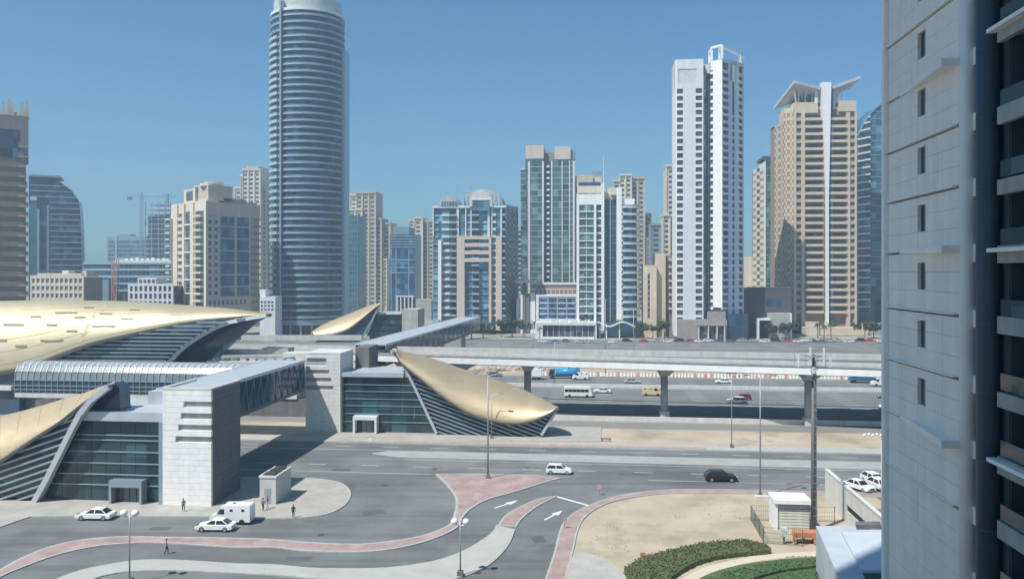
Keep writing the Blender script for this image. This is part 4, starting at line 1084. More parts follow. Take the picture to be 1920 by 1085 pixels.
b.loc('window', G_navy, P(1438), P(1468), 1.9, 2, b.z(574), b.z(560)); b.loc('roof_edge', M_concd, P(1402), P(1486), 1.8, 2, b.z(540), b.z(538))
k = MB(); x0_, x1_, x2_ = P(1416), P(1440), P(1480); z0_, z1_ = b.z(596), b.z(586)
b.loc('entrance_frame', M_wht, x0_, x0_ + .8, -6, 1.8, 0, z0_); b.loc('entrance_frame', M_wht, x0_ + .8, x1_, -6, 1.8, z0_ - .8, z0_)
b.loc('entrance_block', M_conc, x1_, x2_ - .8, -5, 1.8, 0, z1_); b.loc('entrance_frame', M_wht, x2_ - .79, x2_, -5.3, 1.8, 0, z1_)
for q in range(4): b.loc('window', G_win, x1_ + 2 + q * 1.9, x1_ + 3.4 + q * 1.9, -5.12, -5, 3, 6.5)

# --- beige plain slabs left of the white tower
b = Bld('beige_block', 'plain beige slab building with one narrow window slit, left of the white tower', 'building', 1206, 1231, 400, -6); P = b.u
b.loc('wall', M_tan2, P(1206), P(1214.5), 0, 14, 0, b.z(497)); b.loc('wall', M_tan2, P(1218.5), P(1231), 0, 14, 0, b.z(497)); b.loc('wall', M_tan2, P(1214.5), P(1218.5), 0, 14, b.z(512), b.z(497)); b.loc('wall', M_tan2, P(1214.5), P(1218.5), 0, 14, 0, b.z(596))
for q in range(8): b.loc('window', G_win, P(1214.5), P(1218.5), .5, .6, b.z(596 - q * 10.5) + .02, b.z(587.5 - q * 10.5)); b.loc('sill', M_tan, P(1214.5), P(1218.5), .1, .7, b.z(587.5 - q * 10.5), b.z(585.6 - q * 10.5))
b.loc('backing', M_brown, P(1214.4), P(1218.6), .8, 10, b.z(596), b.z(512))
b.loc('tall_wall', M_tan2, P(1230), P(1249), 3, 22, 0, b.z(475)); b.loc('shaded_wing', M_brown, P(1249.1), P(1268), 5, 22, 0, b.z(478))
z = b.z(489)
while z > 12:
    b.loc('balcony', M_cream, P(1255), P(1267), 3.4, 5, z, z + 1.0); z -= 3.5

# --- white and glass mid-rise with rounded balconies
b = Bld('apartment_tower', 'white mid-rise with dark blue glass centre, glazed bays on left, stacked balconies on right', 'tower', 1081, 1166, 400, -6); P = b.u
ph = 13.65 / FOC * 400; top = b.z(348)
b.loc('core', G_win, P(1084), P(1132), 1.2, 20, 2, b.z(362))
b.loc('top_wall', M_wht, P(1081), P(1131), 0, 20, b.z(384), b.z(364)); b.loc('roof_storey', M_cream, P(1082), P(1130), 2, 18, b.z(364), top)
b.loc('roof_room', M_beige, P(1081), P(1112), 3, 16, top, b.z(327)); b.loc('roof_glazing', G_royal, P(1085), P(1126), 2.6, 3, top, b.z(341)); b.loc('roof_room', M_cream, P(1112.1), P(1127), 4, 16, top, b.z(332))
for (p0_, p1_) in ((1081, 1086), (1113.5, 1118), (1127.5, 1133)): b.loc('pier', M_wht, P(p0_), P(p1_), -.3, 1.6, 2, b.z(384) if p0_ < 1120 else b.z(345))
z = b.z(384) - ph; i = 0
while z > 8:
    b.loc('bay_band', M_wht, P(1086), P(1113.5), -.15, .2, z, z + .55); b.loc('bay_glass', G_grn, P(1086), P(1113.5), .25, .4, z + .6, z + ph - .1); b.loc('bay_mullion', M_wht2, P(1099), P(1100), .1, .3, z + .56, z + ph)
    b.loc('bay_band', M_wht2, P(1118), P(1127.5), .8, 1.2, z, z + .9)
    z -= ph
b.loc('blue_glass', G_navy, P(1133), P(1155.5), 3, 18, 2, b.z(374)); b.loc('centre_wall', M_cream, P(1133), P(1155.5), 3.4, 18, b.z(374), b.z(352)); b.loc('slim_fin', M_bluel, P(1143.5), P(1145), 2.6, 3, 2, b.z(374))
for q in range(17): b.loc('glass_joint', M_bluegr, P(1133), P(1155.5), 2.9, 3, b.z(374) - q * ph, b.z(374) - q * ph + .2)
b.loc('white_fin', M_wht, P(1156), P(1165.5), -.4, 10, 9, b.z(352)); b.loc('white_fin_top', M_cream, P(1145), P(1165.5), 0.0, 9, b.z(366), b.z(352.5))
rc = (P(1167) + 1.0, 8.0); rr = 8.3
def sector(name, m, r0, r1, z0, z1, a0, a1, n=12):
    k = []; fs = []
    for i in range(n + 1):
        t = R(a0 + (a1 - a0) * i / n)
        for r, z in ((r0, z0), (r1, z0), (r1, z1), (r0, z1)): k.append((rc[0] + math.cos(t) * r, rc[1] + math.sin(t) * r, z))
    for i in range(n):
        for q in range(4): fs.append((i * 4 + q, (i + 1) * 4 + q, (i + 1) * 4 + (q + 1) % 4, i * 4 + (q + 1) % 4))
    return mesh(name, k, fs, m)
link('corner_glass', sector('corner_glass', G_blue, 1, 6.6, 8, b.z(384), -95, 5), b.root)
sb = sector('balcony', M_wht, 6.6, 8.3, 0, .5, -95, 5); sg = sector('balustrade', M_bluel, 8.15, 8.28, .5, 1.3, -95, 5)
z = b.z(390)
while z > 8:
    o = link('balcony', sb, b.root, (0, 0, z)); link('balustrade', sg, o); z -= ph
b.loc('corner_cap', M_wht, P(1166), P(1190), 1.2, 12, b.z(384), b.z(373))
k = MB().tube((P(1132), 2, b.z(345)), (P(1132), 2, b.z(293)), .3, .12, 6); k.build('antenna', M_wht2, b.root)
# wavy canopy
k = MB(); pts = [(P(1120) + i * .9, -4, b.z(606) + 1.1 * math.sin(i * .42 + 2)) for i in range(22)]
for a, c in zip(pts, pts[1:]): k.beam(a, c, 3, .5)
k.build('wavy_canopy', M_wht, b.root)
for x in (1124, 1136, 1160): b.loc('canopy_column', M_wht, P(x), P(x) + .5, -4.3, -3.8, 0, b.z(607))
b.loc('lobby', G_navy, P(1118), P(1198), .2, 12, 0, 8)

# --- podium shop building with long canopy
b = Bld('shop_building', 'low pale shop building with wide dark shopfront at the foot of the white mid-rise', 'building', 1002, 1120, 392, -6); P = b.u
b.loc('roof', M_wht2, P(1004), P(1118), -1, 12, b.z(609), b.z(604)); b.loc('pier', M_wht2, P(1004), P(1018), -.9, 12, 0, b.z(609)); b.loc('shopfront', G_win, P(1018), P(1116), .4, .6, 0, b.z(609)); b.loc('pier', M_wht2, P(1116), P(1119), -.9, 12, 0, b.z(609))
for q in range(9): b.loc('mullion', M_wht2, P(1026 + q * 11), P(1026.7 + q * 11), .2, .39, 0, b.z(609))
b.loc('planter', M_wht, P(1018), P(1114), -2.2, -1.2, 0, 1.1)
for q in range(14): b.loc('parapet_block', M_cream if q % 3 else M_wht, P(1030 + q * 6), P(1034 + q * 6), 0, 2, b.z(604), b.z(604) + rnd.uniform(.6, 1.6))

# --- annex with royal blue windows
b = Bld('office_annex', 'low white-framed office with royal blue windows below maroon roof terraces', 'building', 1004, 1083, 424, -6); P = b.u
b.loc('wall_frame', M_wht, P(1005), P(1010), 0, 16, 0, b.z(551)); b.loc('wall_frame', M_wht, P(1010), P(1082), 0, .8, b.z(556), b.z(551)); b.loc('wall_frame', M_wht, P(1010), P(1082), 0, .8, b.z(602), b.z(597)); b.loc('core', M_purple, P(1010), P(1082), 1.2, 16, 0, b.z(556))
for i in range(4):
    for j in range(4):
        xa = P(1011 + i * 17.6); xb_ = P(1011 + (i + 1) * 17.6 - 2.4); za = b.z(597) + j * 2.85
        b.loc('window', G_royal, xa, xb_, .5, .7, za, za + 2.2); b.loc('spandrel', M_wht2 if i != 1 else M_bluel, xa, xb_, .3, .7, za + 2.2, za + 2.85)
    b.loc('mullion', M_bluel, P(1011 + (i + 1) * 17.6 - 2.4), P(1011 + (i + 1) * 17.6), .2, .7, b.z(597), b.z(556))
b.loc('roof_terrace', M_purple, P(1003), P(1082), 2, 18, b.z(551), b.z(543)); b.loc('roof_terrace', M_pink, P(1003), P(1082), 3, 18, b.z(543), b.z(541)); b.loc('roof_terrace', M_purple, P(1010), P(1082), 4, 18, b.z(541), b.z(534)); b.loc('roof_slab', M_wht2, P(1000), P(1082), 3.6, 18, b.z(534), b.z(530))
for q in range(9): b.loc('terrace_post', M_pink, P(1008 + q * 8), P(1010 + q * 8), 1.8, 2, b.z(551), b.z(543))
for (p0_, p1_, v, m) in ((967, 973, 560, M_wht2), (975, 983, 552, M_wht), (985, 992, 556, M_wht2), (994, 1003, 550, M_wht)): b.loc('curved_wall', m, P(p0_), P(p1_), 3 - (p0_ - 967) * .05, 14, 0, b.z(v))
b.loc('canopy_slab', M_concd, P(968), P(1014), -3, 6, b.z(530), b.z(524)); b.loc('canopy_leg', M_concd, P(980), P(985), 0, 2.2, 0, b.z(530))

# --- twin green glass tower with beige caps
b = Bld('apartment_tower', 'twin green glass tower with square beige caps and dark slot of small white balconies', 'tower', 976, 1078, 470, -6); P = b.u
ph = 10.9 / FOC * 470; zb = 20
b.loc('low_wing', G_grn, P(976), P(992), 1, 14, zb, b.z(318)); b.loc('left_wing', G_grn, P(985), P(1020), 0, 22, zb, b.z(298)); b.loc('slot', G_navy, P(1020.1), P(1035), 3, 20, zb, b.z(302)); b.loc('right_wing', G_grn, P(1035.1), P(1076), 0, 22, zb, b.z(300))
b.loc('cap', M_pink, P(985.5), P(1019.5), -.2, 22.2, b.z(298), b.z(273)); b.loc('cap', M_pink, P(1040), P(1070), -.2, 22.2, b.z(300), b.z(276)); b.loc('cap_step', M_brown, P(1019.6), P(1039.9), 3, 20, b.z(302), b.z(286)); b.loc('cap_step', M_bluegr, P(1070.1), P(1077), 1, 20, b.z(300), b.z(282))
for (p0_, p1_) in ((990, 994), (1016.5, 1020), (1033, 1036), (1053, 1055), (1067, 1069), (1074, 1078)): b.loc('pier', M_wht2, P(p0_), P(p1_), -.35, .6, zb, b.z(303))
b.loc('low_cap', M_wht2, P(975.5), P(990), .8, 14, b.z(318), b.z(316))
z = b.z(303) - ph
while z > zb:
    b.loc('floor_band', M_bluel, P(994), P(1016.5), -.12, .01, z, z + .42); b.loc('floor_band', M_bluel, P(1036), P(1053), -.12, .01, z, z + .42); b.loc('floor_band', M_bluel, P(1055), P(1067), -.12, .01, z, z + .42)
    b.loc('floor_band', M_bluegr, P(1069), P(1074), -.1, .01, z, z + .9)
    if z < b.z(318): b.loc('floor_band', M_bluel, P(976), P(989.8), .85, .99, z, z + .4)
    b.loc('small_balcony', M_wht, P(1024.5), P(1030), 1.2, 3, z, z + 1.1); z -= ph
b.loc('base', M_conc, P(972), P(1080), 2, 20, 0, zb - .1)

# --- apartment block with vaulted roofs
b = Bld('apartment_block', 'wide pale blue apartment block with vaulted white roofs and a pinkish frame of tall pillars', 'tower', 811, 948, 425, -5); P = b.u
ph = 13.35 / FOC * 425; zb = 2
b.loc('core', G_bluL, P(811), P(948), 1.4, 24, zb, b.z(386))
z = b.z(392) - ph; zt_ = b.z(392)
cols = [(811, 822, 'g'), (828, 842, 'w'), (842, 856, 'b'), (872, 882, 'g'), (884, 899, 'b'), (899, 914, 'g'), (922, 930, 'w'), (940, 948, 'b')]
while z > zb + 4:
    upper = z > b.z(440)
    for (p0_, p1_, t) in cols:
        if t == 'b': b.loc('balcony', M_bluel, P(p0_) + .1, P(p1_) - .1, -.9, 1.3, z, z + .9); b.loc('opening', G_win, P(p0_) + .5, P(p1_) - .5, 1.2, 1.3, z + .95, z + ph - .3)
        elif t == 'w': b.loc('spandrel', M_wht2, P(p0_), P(p1_), .5, 1.4, z, z + 1.2)
        else: b.loc('spandrel', M_bluegr if not upper else M_bluel, P(p0_), P(p1_), .9, 1.4, z, z + .8)
    z -= ph
for (p0_, p1_, m, v) in ((822, 828, M_wht, 450), (857, 871.5, M_pink, 443), (917, 921.5, M_pink, 443), (930, 941, M_pink, 443)): b.loc('pillar', m, P(p0_), P(p1_), -1.2, 1.4, zb, b.z(v))
for v0_, v1_ in ((443, 449), (456, 463), (470, 477), (484, 491)): b.loc('cross_beam', M_pink, P(871.6), P(916.9), -1.1, 1.3, b.z(v1_), b.z(v0_))
for (p0_, p1_, m) in ((811, 813, M_wht2), (856, 860, M_wht2), (872, 874, M_wht2), (882, 884, M_wht2), (914, 918, M_wht2), (921, 923, M_wht2), (938, 941, M_wht2)): b.loc('upper_pier', m, P(p0_), P(p1_), .3, 1.4, b.z(443), b.z(386))
b.loc('upper_glass', G_teal, P(829), P(842), .8, 1.4, b.z(450), b.z(392))
b.loc('cornice', M_wht2, P(811), P(949), 0, 24, b.z(390), b.z(386))
def vault(p0_, p1_, vtop, vbase, y0, y1, name='vaulted_roof', m=None):
    m = m or M_wht2
    x0_, x1_ = P(p0_), P(p1_); zb_, zt2 = b.z(vbase), b.z(vtop); n_ = 14; pts = []
    for i in range(n_ + 1):
        a = math.pi * i / n_; pts.append(((x0_ + x1_) / 2 - math.cos(a) * (x1_ - x0_) / 2, y0, zb_ + (zt2 - zb_) * math.sin(a) ** .8))
    return poly_slab(name, b.root, pts, y1 - y0, m)
M_vault = mat('muted_vault', (.42, .47, .50), .6, noise=.12, scale=.6, streak=.15); vault(822, 858, 366, 386, -.2, 20, 'vaulted_roof', M_vault); vault(866, 942, 355, 386, .1, 22, 'vaulted_roof', M_vault); vault(880, 924, 359, 388, -.8, .09, 'gable_arch', MATS['pale_concrete'])
for q in range(10): b.loc('vault_rib', M_bluegr, P(870 + q * 7.4), P(871 + q * 7.4), -.1, .09, b.z(386), b.z(372 - 9 * math.sin(math.pi * (q + .5) / 10)))
b.loc('gable_glazing', G_blue, P(886), P(918), -.95, -.82, b.z(396), b.z(376)); b.loc('gable_rim', M_wht, P(884), P(920), -1.05, -.8, b.z(376), b.z(374))
for px_ in (828, 833, 838, 843, 848, 853, 870, 876, 930, 936): b.loc('roof_window', G_bluL, P(px_), P(px_ + 3), -.5 if px_ < 860 else -.2, -.21 if px_ < 860 else .09, b.z(385), b.z(378))
a, c = (P(948.2), 1.2), (P(966), 20)
flank(b.root, a, c, zb, b.z(390), ph, 3, M_bluegr, G_navy, .55)
prism('flank_core', [(a[0], a[1] + .8), (c[0], c[1] + .8), (c[0] - 6, 26), (a[0] - 6, 26)], zb, b.z(384), M_bluegr, b.root)
k = MB()
for (x, v, h_) in ((832, 362, 3), (853, 366, 6), (880, 354, 4)): k.tube((P(x), 8, b.z(v) - 2), (P(x), 8, b.z(v) + h_), .12, .08, 5)
k.build('antennas', M_galv, b.root)
b.loc('porch', M_pink, P(898), P(925), -6, -1.3, b.z(614), b.z(611))

# --- cream corner building on the left
b = Bld('residential_block', 'cream residential block seen on its corner, lit balconies left, blue glazing on shaded face', 'tower', 388, 488, 375, 45); P = b.u
ph = 13.4 / FOC * 375; zb = 6; top = b.z(378, 388)
def zz_(v): return b.z(v, 388)
xr_ = b.w
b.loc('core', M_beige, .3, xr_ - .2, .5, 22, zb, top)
b.loc('parapet', M_beige, 0, xr_ - .1, 0, .5, zz_(404), top)
# windows pairs
z = zz_(396) - ph
while z > zb + 3:
    for p_ in (391, 402): b.loc('window', G_win, P(p_), P(p_ + 6), .1, .3, z + .9, z + ph - .6)
    for (p0_, p1_, m) in ((388, 391, M_beige), (397, 402, M_beige), (408, 413, M_beige)): pass
    b.loc('wall_band', M_beige, P(388), P(412), 0, .5, z - .6, z + .9)
    for q in (472, 480): b.loc('balcony', M_brown, P(q), P(q + 7), -1, .2, z, z + 1.0)
    z -= ph
for (p0_, p1_) in ((388, 391), (397, 402), (408, 413), (440, 444), (467, 471)): b.loc('pier', M_beige, P(p0_), P(p1_), -.02, .5, zb, zz_(396))
b.loc('blue_glazing', glass('dusk_blue_glass', (.04, .10, .16), .13, (2.6, 2.6, 3.3), .35), P(413), P(467), .2, .48, zz_(556), zz_(404))
for v in (424, 447, 470, 493, 516, 539): b.loc('band', M_bluel, P(413), P(467), .02, .19, zz_(v), zz_(v - 2))
for q in range(9): b.loc('base_window', G_win, P(392 + q * 8.2), P(396 + q * 8.2), -.06, -.01, zz_(572), zz_(563))
b.loc('base_band', M_beige, 0, xr_ - .1, -.015, .5, zb, zz_(556) )
b.loc('upper_block', M_brown, P(425), P(466), 3, 20, top, zz_(368)); b.loc('upper_block', M_brown, P(466), xr_ - .3, 3, 20, top, zz_(374))
# left lit face in steps (local y axis runs back-left)
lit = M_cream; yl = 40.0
def px_y(px):       # local y on the left face under photo column px
    a_ = (px - CX) / FOC; d = (-b.s, b.c); return (a_ * b.Y - b.X) / (d[0] - a_ * d[1])
yl = px_y(320)
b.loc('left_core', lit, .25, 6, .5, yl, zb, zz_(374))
Yk = lambda px: px_y(px)
for (p0_, p1_) in ((388, 384), (364, 358), (347, 343), (334, 326)): b.loc('pier', lit, -.5, .25, Yk(p0_) if p0_ != 388 else 0, Yk(p1_), zb, zz_(376))
z = zz_(392) - ph; q = 0
while z > zb + 2:
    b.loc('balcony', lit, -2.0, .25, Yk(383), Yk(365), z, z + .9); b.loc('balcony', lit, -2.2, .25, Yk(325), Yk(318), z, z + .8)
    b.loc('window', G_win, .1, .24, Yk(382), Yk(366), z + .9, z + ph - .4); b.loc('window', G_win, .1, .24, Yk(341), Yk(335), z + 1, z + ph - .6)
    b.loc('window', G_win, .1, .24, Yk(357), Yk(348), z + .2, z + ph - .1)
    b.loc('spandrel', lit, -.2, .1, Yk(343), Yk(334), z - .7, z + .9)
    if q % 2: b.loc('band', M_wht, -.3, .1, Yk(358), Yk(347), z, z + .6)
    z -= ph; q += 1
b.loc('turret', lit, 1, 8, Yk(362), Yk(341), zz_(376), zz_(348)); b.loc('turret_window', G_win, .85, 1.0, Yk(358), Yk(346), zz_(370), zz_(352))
b.loc('penthouse', M_beige, P(368) if False else 2, 14, 3, Yk(364), zz_(374), zz_(345))
for i_, (x_, y_, r_, h_) in enumerate(((6, 8, 5.5, 341), (8, 10, 4.5, 336), (5, 16, 4, 343), (11, 8, 4.5, 347))):
    k = MB().tube((x_, y_, zz_(346)), (x_, y_, zz_(h_)), r_, r_, 14); k.add([], []); k.build('penthouse_drum', M_cream if i_ % 2 == 0 else M_beige, b.root)
k = MB()
for i_ in range(22):
    z0_ = zz_(345); k.tube((2 + i_ * .55, 3, z0_), (2 + i_ * .55, 3, z0_ + 1.6), .12, .12, 4)
k.build('roof_railing', M_wht, b.root)

# --- distant JBR style towers
def far_tower(label, x0, x1, vt, Y, steps, mw, mg, name='residential_tower', rot=-6, pitch=3.6, bay=4.2, group='cream residential towers in the distance', side=True):
    b = Bld(name, label, 'tower', x0, x1, Y, rot, group); P = b.u
    lit = mw
    for (p0_, p1_, v, d0, m) in steps:
        xa, xb_ = P(p0_), P(p1_); h = b.z(v)
        b.loc('wall', m, xa, xb_, d0, d0 + 22, 0, h)
        nb = max(1, int((xb_ - xa) / bay)); bw = (xb_ - xa) / nb; bx = []
        zz = h - pitch * 1.2; nrow = 0
        while zz > 4 and nrow < 60:
            for j in range(nb): bx.append((xa + bw * j + bw * .26, xa + bw * (j + 1) - bw * .26, d0 - .1, d0 + .05, zz, zz + pitch * .5))
            zz -= pitch; nrow += 1
        join_part(b, 'windows', mg, bx)
        pb_ = [(xa + bw * j - bw * .09 if j else xa, xa + bw * j + bw * .09, d0 - .7, d0 - .001, 2, h + .6) for j in range(nb + 1)]
        for q in pb_: b.loc('pilaster', m, *q)
        b.loc('cornice', m, xa - .3, xb_ + .3, d0 - .9, d0 + 22.3, h, h + 1.4)
    return b
far_tower('distant cream tower with stepped crown behind the cream corner block, left of the round tower', 433, 508, 316, 640,
          [(434, 447, 352, 6, M_cream), (447, 455, 330, 4, M_cream), (455, 488, 320, 0, M_cream), (461, 482, 315, 3, M_beige), (488, 494, 352, 5, M_cream), (487, 508, 368, 9, M_beige)], M_cream, G_win)
far_tower('distant cream tower with stepped top just right of the round tower', 654, 728, 360, 660,
          [(654, 668, 366, 3, M_cream), (668, 704, 363, 0, M_beige), (656, 680, 395, -2, M_cream), (704, 714, 412, 2, M_beige), (714, 728, 420, 6, M_beige), (722, 727, 488, -3, M_cream)], M_cream, G_win)
far_tower('slim distant cream tower behind the dark blue block', 766, 812, 410, 680,
          [(766, 776, 414, 2, M_cream), (776, 792, 410, 0, M_cream), (790, 812, 416, 3, M_beige)], M_cream, G_win)
far_tower('distant beige tower behind the rounded balconies of the white mid-rise', 1150, 1210, 328, 600,
          [(1150, 1164, 340, 2, M_cream), (1162, 1184, 330, 0, M_cream), (1184, 1209, 335, 3, M_beige), (1209, 1223, 402, 8, M_beige), (1213, 1221, 450, 2, M_cream)], M_cream, G_win)
far_tower('distant cream tower peeking out left of the tall white tower', 1244, 1270, 308, 560,
          [(1249, 1270, 312, 2, M_cream), (1243, 1256, 405, 0, M_cream), (1222, 1243, 420, 14, M_bluegr)], M_cream, G_win)
# teal slab and blue-glass block
b = Bld('glass_slab', 'teal glass slab block partly behind the right edge of the round tower', 'tower', 648, 672, 480, -6); P = b.u
b.loc('glazing', G_teal, P(648), P(672), 0, 16, 0, b.z(404))
for q in range(5): b.loc('mullion', M_bluegr, P(650 + q * 5), P(650.6 + q * 5), -.15, 0, 4, b.z(404))
for q in range(18): b.loc('floor_band', M_bluegr, P(648), P(672), -.1, 0, 6 + q * 3.4, 6.4 + q * 3.4)
b = Bld('office_tower', 'dark blue glass office block with striped upper floors between two cream towers', 'tower', 731, 780, 560, -6); P = b.u
b.loc('wall', glass('deep_blue_glass', (.035, .10, .19), .12), P(731), P(778), 0, 20, 0, b.z(440)); b.loc('crown', M_bluegr, P(736), P(766), 2, 18, b.z(440), b.z(425))
for v in (444, 449, 454, 459, 464, 488, 502, 512): b.loc('floor_band', M_bluel, P(731), P(778), -.3, 0, b.z(v), b.z(v - 1.4))
for q in (733, 742, 766): b.loc('mullion', M_bluel, P(q), P(q + 1.2), -.25, 0, 2, b.z(466))
for q in range(5): b.loc('base_pier', M_wht2, P(746 + q * 7), P(748 + q * 7), -4, -1, 0, b.z(556))
b.loc('base_roof', M_wht2, P(744), P(778), -4, -.4, b.z(556), b.z(554))
b.loc('low_block', M_conc, P(783), P(812), -6, 10, 0, b.z(560)); b.loc('low_block', M_cream, P(655), P(720), -30, -20, 0, b.z(577))

# --- far left group
b = Bld('stone_tower', 'brown-grey banded tower with pointed roof spikes, cut off by the left edge', 'tower', -70, 53, 280, 31); P = b.u; _z = b.z; b.z = lambda v, px=53: _z(v, px)
ph = 17.9 / FOC * 300; top = b.z(232)
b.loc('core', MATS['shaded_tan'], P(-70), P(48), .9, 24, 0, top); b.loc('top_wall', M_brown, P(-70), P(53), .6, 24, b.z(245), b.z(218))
b.loc('blue_glazing', G_blue, P(-70), P(34), .4, 1.3, b.z(296), b.z(245)); b.loc('corner_pier', M_brown, P(38), P(53), .3, 22, b.z(296), b.z(245))
z = b.z(268); q = 0
while z > 4:
    xr2 = P(44 + min(9, max(0, (b.z(270) - z) * .5))) if z < b.z(296) else P(53)
    x0_ = P(-70) if z < b.z(300) else P(34)
    b.loc('floor_band', M_brown, x0_, xr2, .2, 1.5, z - ph * .5, z); 
    b.loc('balcony_edge', M_beige, P(34), xr2 + .3, -.3, .19, z - ph * .5, z - ph * .38)
    z -= ph; q += 1
for (px_, v_, w_) in ((-10, 205, 5), (6, 192, 4), (17, 188, 5), (24, 192, 3), (42, 190, 6), (51, 186, 4), (30, 212, 6), (-30, 200, 6), (-50, 190, 6)):
    k = MB(); x_ = P(px_); ww = w_ / FOC * 300; k.add([(x_ - ww, .6, b.z(222)), (x_ + ww, .6, b.z(222)), (x_ + ww, 2.4, b.z(222)), (x_ - ww, 2.4, b.z(222)), (x_ - ww * .35, 1.2, b.z(v_)), (x_ + ww * .35, 1.2, b.z(v_)), (x_ + ww * .35, 1.8, b.z(v_)), (x_ - ww * .35, 1.8, b.z(v_))], [(0, 1, 5, 4), (1, 2, 6, 5), (2, 3, 7, 6), (3, 0, 4, 7), (4, 5, 6, 7)])
    k.build('spike', M_beige, b.root)
b = Bld('glass_tower', 'blue-grey glass tower with rounded stepped right shoulder and thin teal strip on left', 'tower', 54, 152, 455, 24); P = b.u; _zb = b.z; b.z = lambda v, px=118: _zb(v, px)
pr_ = list([(54, 331), (90, 334), (112, 341), (113, 346), (125, 350), (136, 358), (138, 364), (147, 374), (150, 392), (152, 430), (153, 500)])
poly_slab('core', b.root, [(P(x), 0, b.z(v)) for x, v in pr_] + [(P(153), 0, 0), (P(54), 0, 0)], 22, glass('slate_blue_glass', (.045, .10, .14), .16, (3, 3, 3.1), .4))
z = b.z(350); i = 0
while z > 8:
    xe = interp([(b.z(v) * -1, P(x)) for x, v in pr_], -z)
    b.loc('floor_band', M_bluegr, P(92) if z < b.z(372) else P(56), xe - .2, -.25, 0, z, z + .7); z -= 10.4 / FOC * 470
b.loc('teal_strip', G_teal, P(57), P(70), -.6, 0, 0, b.z(374)); b.loc('pier', M_bluel, P(70), P(74), -.8, .2, 0, b.z(393)); b.loc('pier', M_wht2, P(57), P(69), -.8, -.6, b.z(377), b.z(371)); b.loc('pier', M_bluegr, P(88), P(92), -.4, 0, 0, b.z(385)); b.loc('roof_slab', M_bluegr, P(54), P(113), -1, 20, b.z(334), b.z(330))
b = Bld('office_building', 'distant flat-topped grey-blue office block, left of the tower under construction', 'building', 201, 272, 850, -6); P = b.u
b.loc('wall', M_bluegr, P(201), P(272), 0, 20, 0, b.z(443))
for q in range(6): b.loc('window_band', G_blue, P(203), P(271), -.3, 0, b.z(456 + q * 8), b.z(451 + q * 8))
b.loc('pier', M_bluel, P(217), P(220), -1, 0, 0, b.z(443)); b.loc('roof_room', M_bluegr, P(214), P(240), 4, 14, b.z(443), b.z(439))
b = Bld('unfinished_tower', 'distant tower under construction with open top floors, beside the tower crane', 'tower', 269, 321, 800, -6); P = b.u
b.loc('core', G_navy, P(276), P(318), 2, 20, 0, b.z(405))
z = b.z(384)
while z > 6: b.loc('floor_slab', M_bluel, P(270 if z < b.z(410) else 274), P(320), 0, 22, z, z + .6); z -= 9.2 / FOC * 800
for px_ in (271, 283, 296, 308, 318): b.loc('column', M_bluegr, P(px_), P(px_ + 1.5), .3, 1.2, 0, b.z(378))
b.loc('top_frame', M_bluegr, P(304), P(309), 5, 8, b.z(384), b.z(362))
# tower cranes
def crane(label, x, vtop, vbase, Y, jib_l, jib_r, m, sc=1.0, luff=0):
    r = empty('tower_crane', ((x - CX) / FOC * Y, Y, 0), 0, label, 'crane')
    h = CAM_H - (vtop - HOR) * Y / FOC; k = MB(); w = 1.2 * sc
    for a in (-w, w):
        for c in (-w, w): k.beam((a, c, 0), (a, c, h), .4 * sc, .4 * sc)
    z = 0; s_ = 1
    while z < h - 3: k.beam((-w * s_, -w, z), (w * s_, -w, z + 4), .3 * sc, .3 * sc); z += 4; s_ = -s_
    k.build('mast', m, r)
    if jib_l is None: 
        return r
    k = MB(); L_ = (jib_l) / FOC * Y; R_ = jib_r / FOC * Y
    for dz in (0, 1.8): k.beam((-L_, 0, h + dz * .6), (R_, 0, h + dz + R_ * luff), .45, .45)
    x_ = -L_
    while x_ < R_ - 3: k.beam((x_, 0, h), (x_ + 2, 0, h + 1.6), .25, .25); k.beam((x_ + 2, 0, h + 1.6), (x_ + 4, 0, h), .25, .25); x_ += 4
    k.build('jib', m, r)
    MB().box(-.8, .8, -.8, .8, h, h + 5).build('cab', m, r); MB().box(-L_, -L_ + 4, -1, 1, h - 2.5, h).build('counterweight', M_concd, r)
crane('grey tower crane with long jib standing beside the tower under construction', 265, 370, 500, 790, 26, 64, M_bluegr, .9)
crane('orange lattice mast standing behind the gold station roof in front of the low office', 216, 486, 570, 400, None, None, mat('mast_orange', (.50, .28, .18), .7), .9)
b = Bld('glass_office', 'wide low office with blue glass and white floor bands behind the orange mast', 'building', 156, 322, 440, -6); P = b.u
b.loc('core', G_blue, P(156), P(322), .5, 20, 0, b.z(492))
for v in (494, 506, 519, 532, 545): b.loc('floor_band', M_bluel, P(156), P(322), 0, .5, b.z(v + 1.5), b.z(v - 2.5))
b.loc('dark_wing', M_bluegr, P(157), P(212), -4, .0, 0, b.z(524)); b.loc('roof_parapet', M_wht2, P(212), P(322), .2, 20, b.z(492), b.z(488)); b.loc('plant_room', M_conc, P(205), P(300), 6, 14, b.z(492), b.z(484))
for q in range(8): b.loc('roof_unit', M_wht2, P(228 + q * 10), P(234 + q * 10), 3, 5, b.z(488), b.z(485 - (q % 3)))
for q in range(13): b.loc('mullion', M_bluegr, P(216 + q * 8), P(216.7 + q * 8), .3, .49, 0, b.z(492))
b = Bld('low_block', 'low beige building with rows of small windows, at the foot of the blue-grey glass tower', 'building', 57, 156, 400, -6); P = b.u
b.loc('core', M_brown, P(58), P(155), .5, 16, 0, b.z(520))
for v in (516, 530, 544, 558): b.loc('wall_band', M_cream, P(57), P(156), 0, .6, b.z(v + 6), b.z(v))
for q in range(12): b.loc('pier', M_cream, P(57 + q * 8.8), P(60 + q * 8.8), -.1, .6, 0, b.z(516))
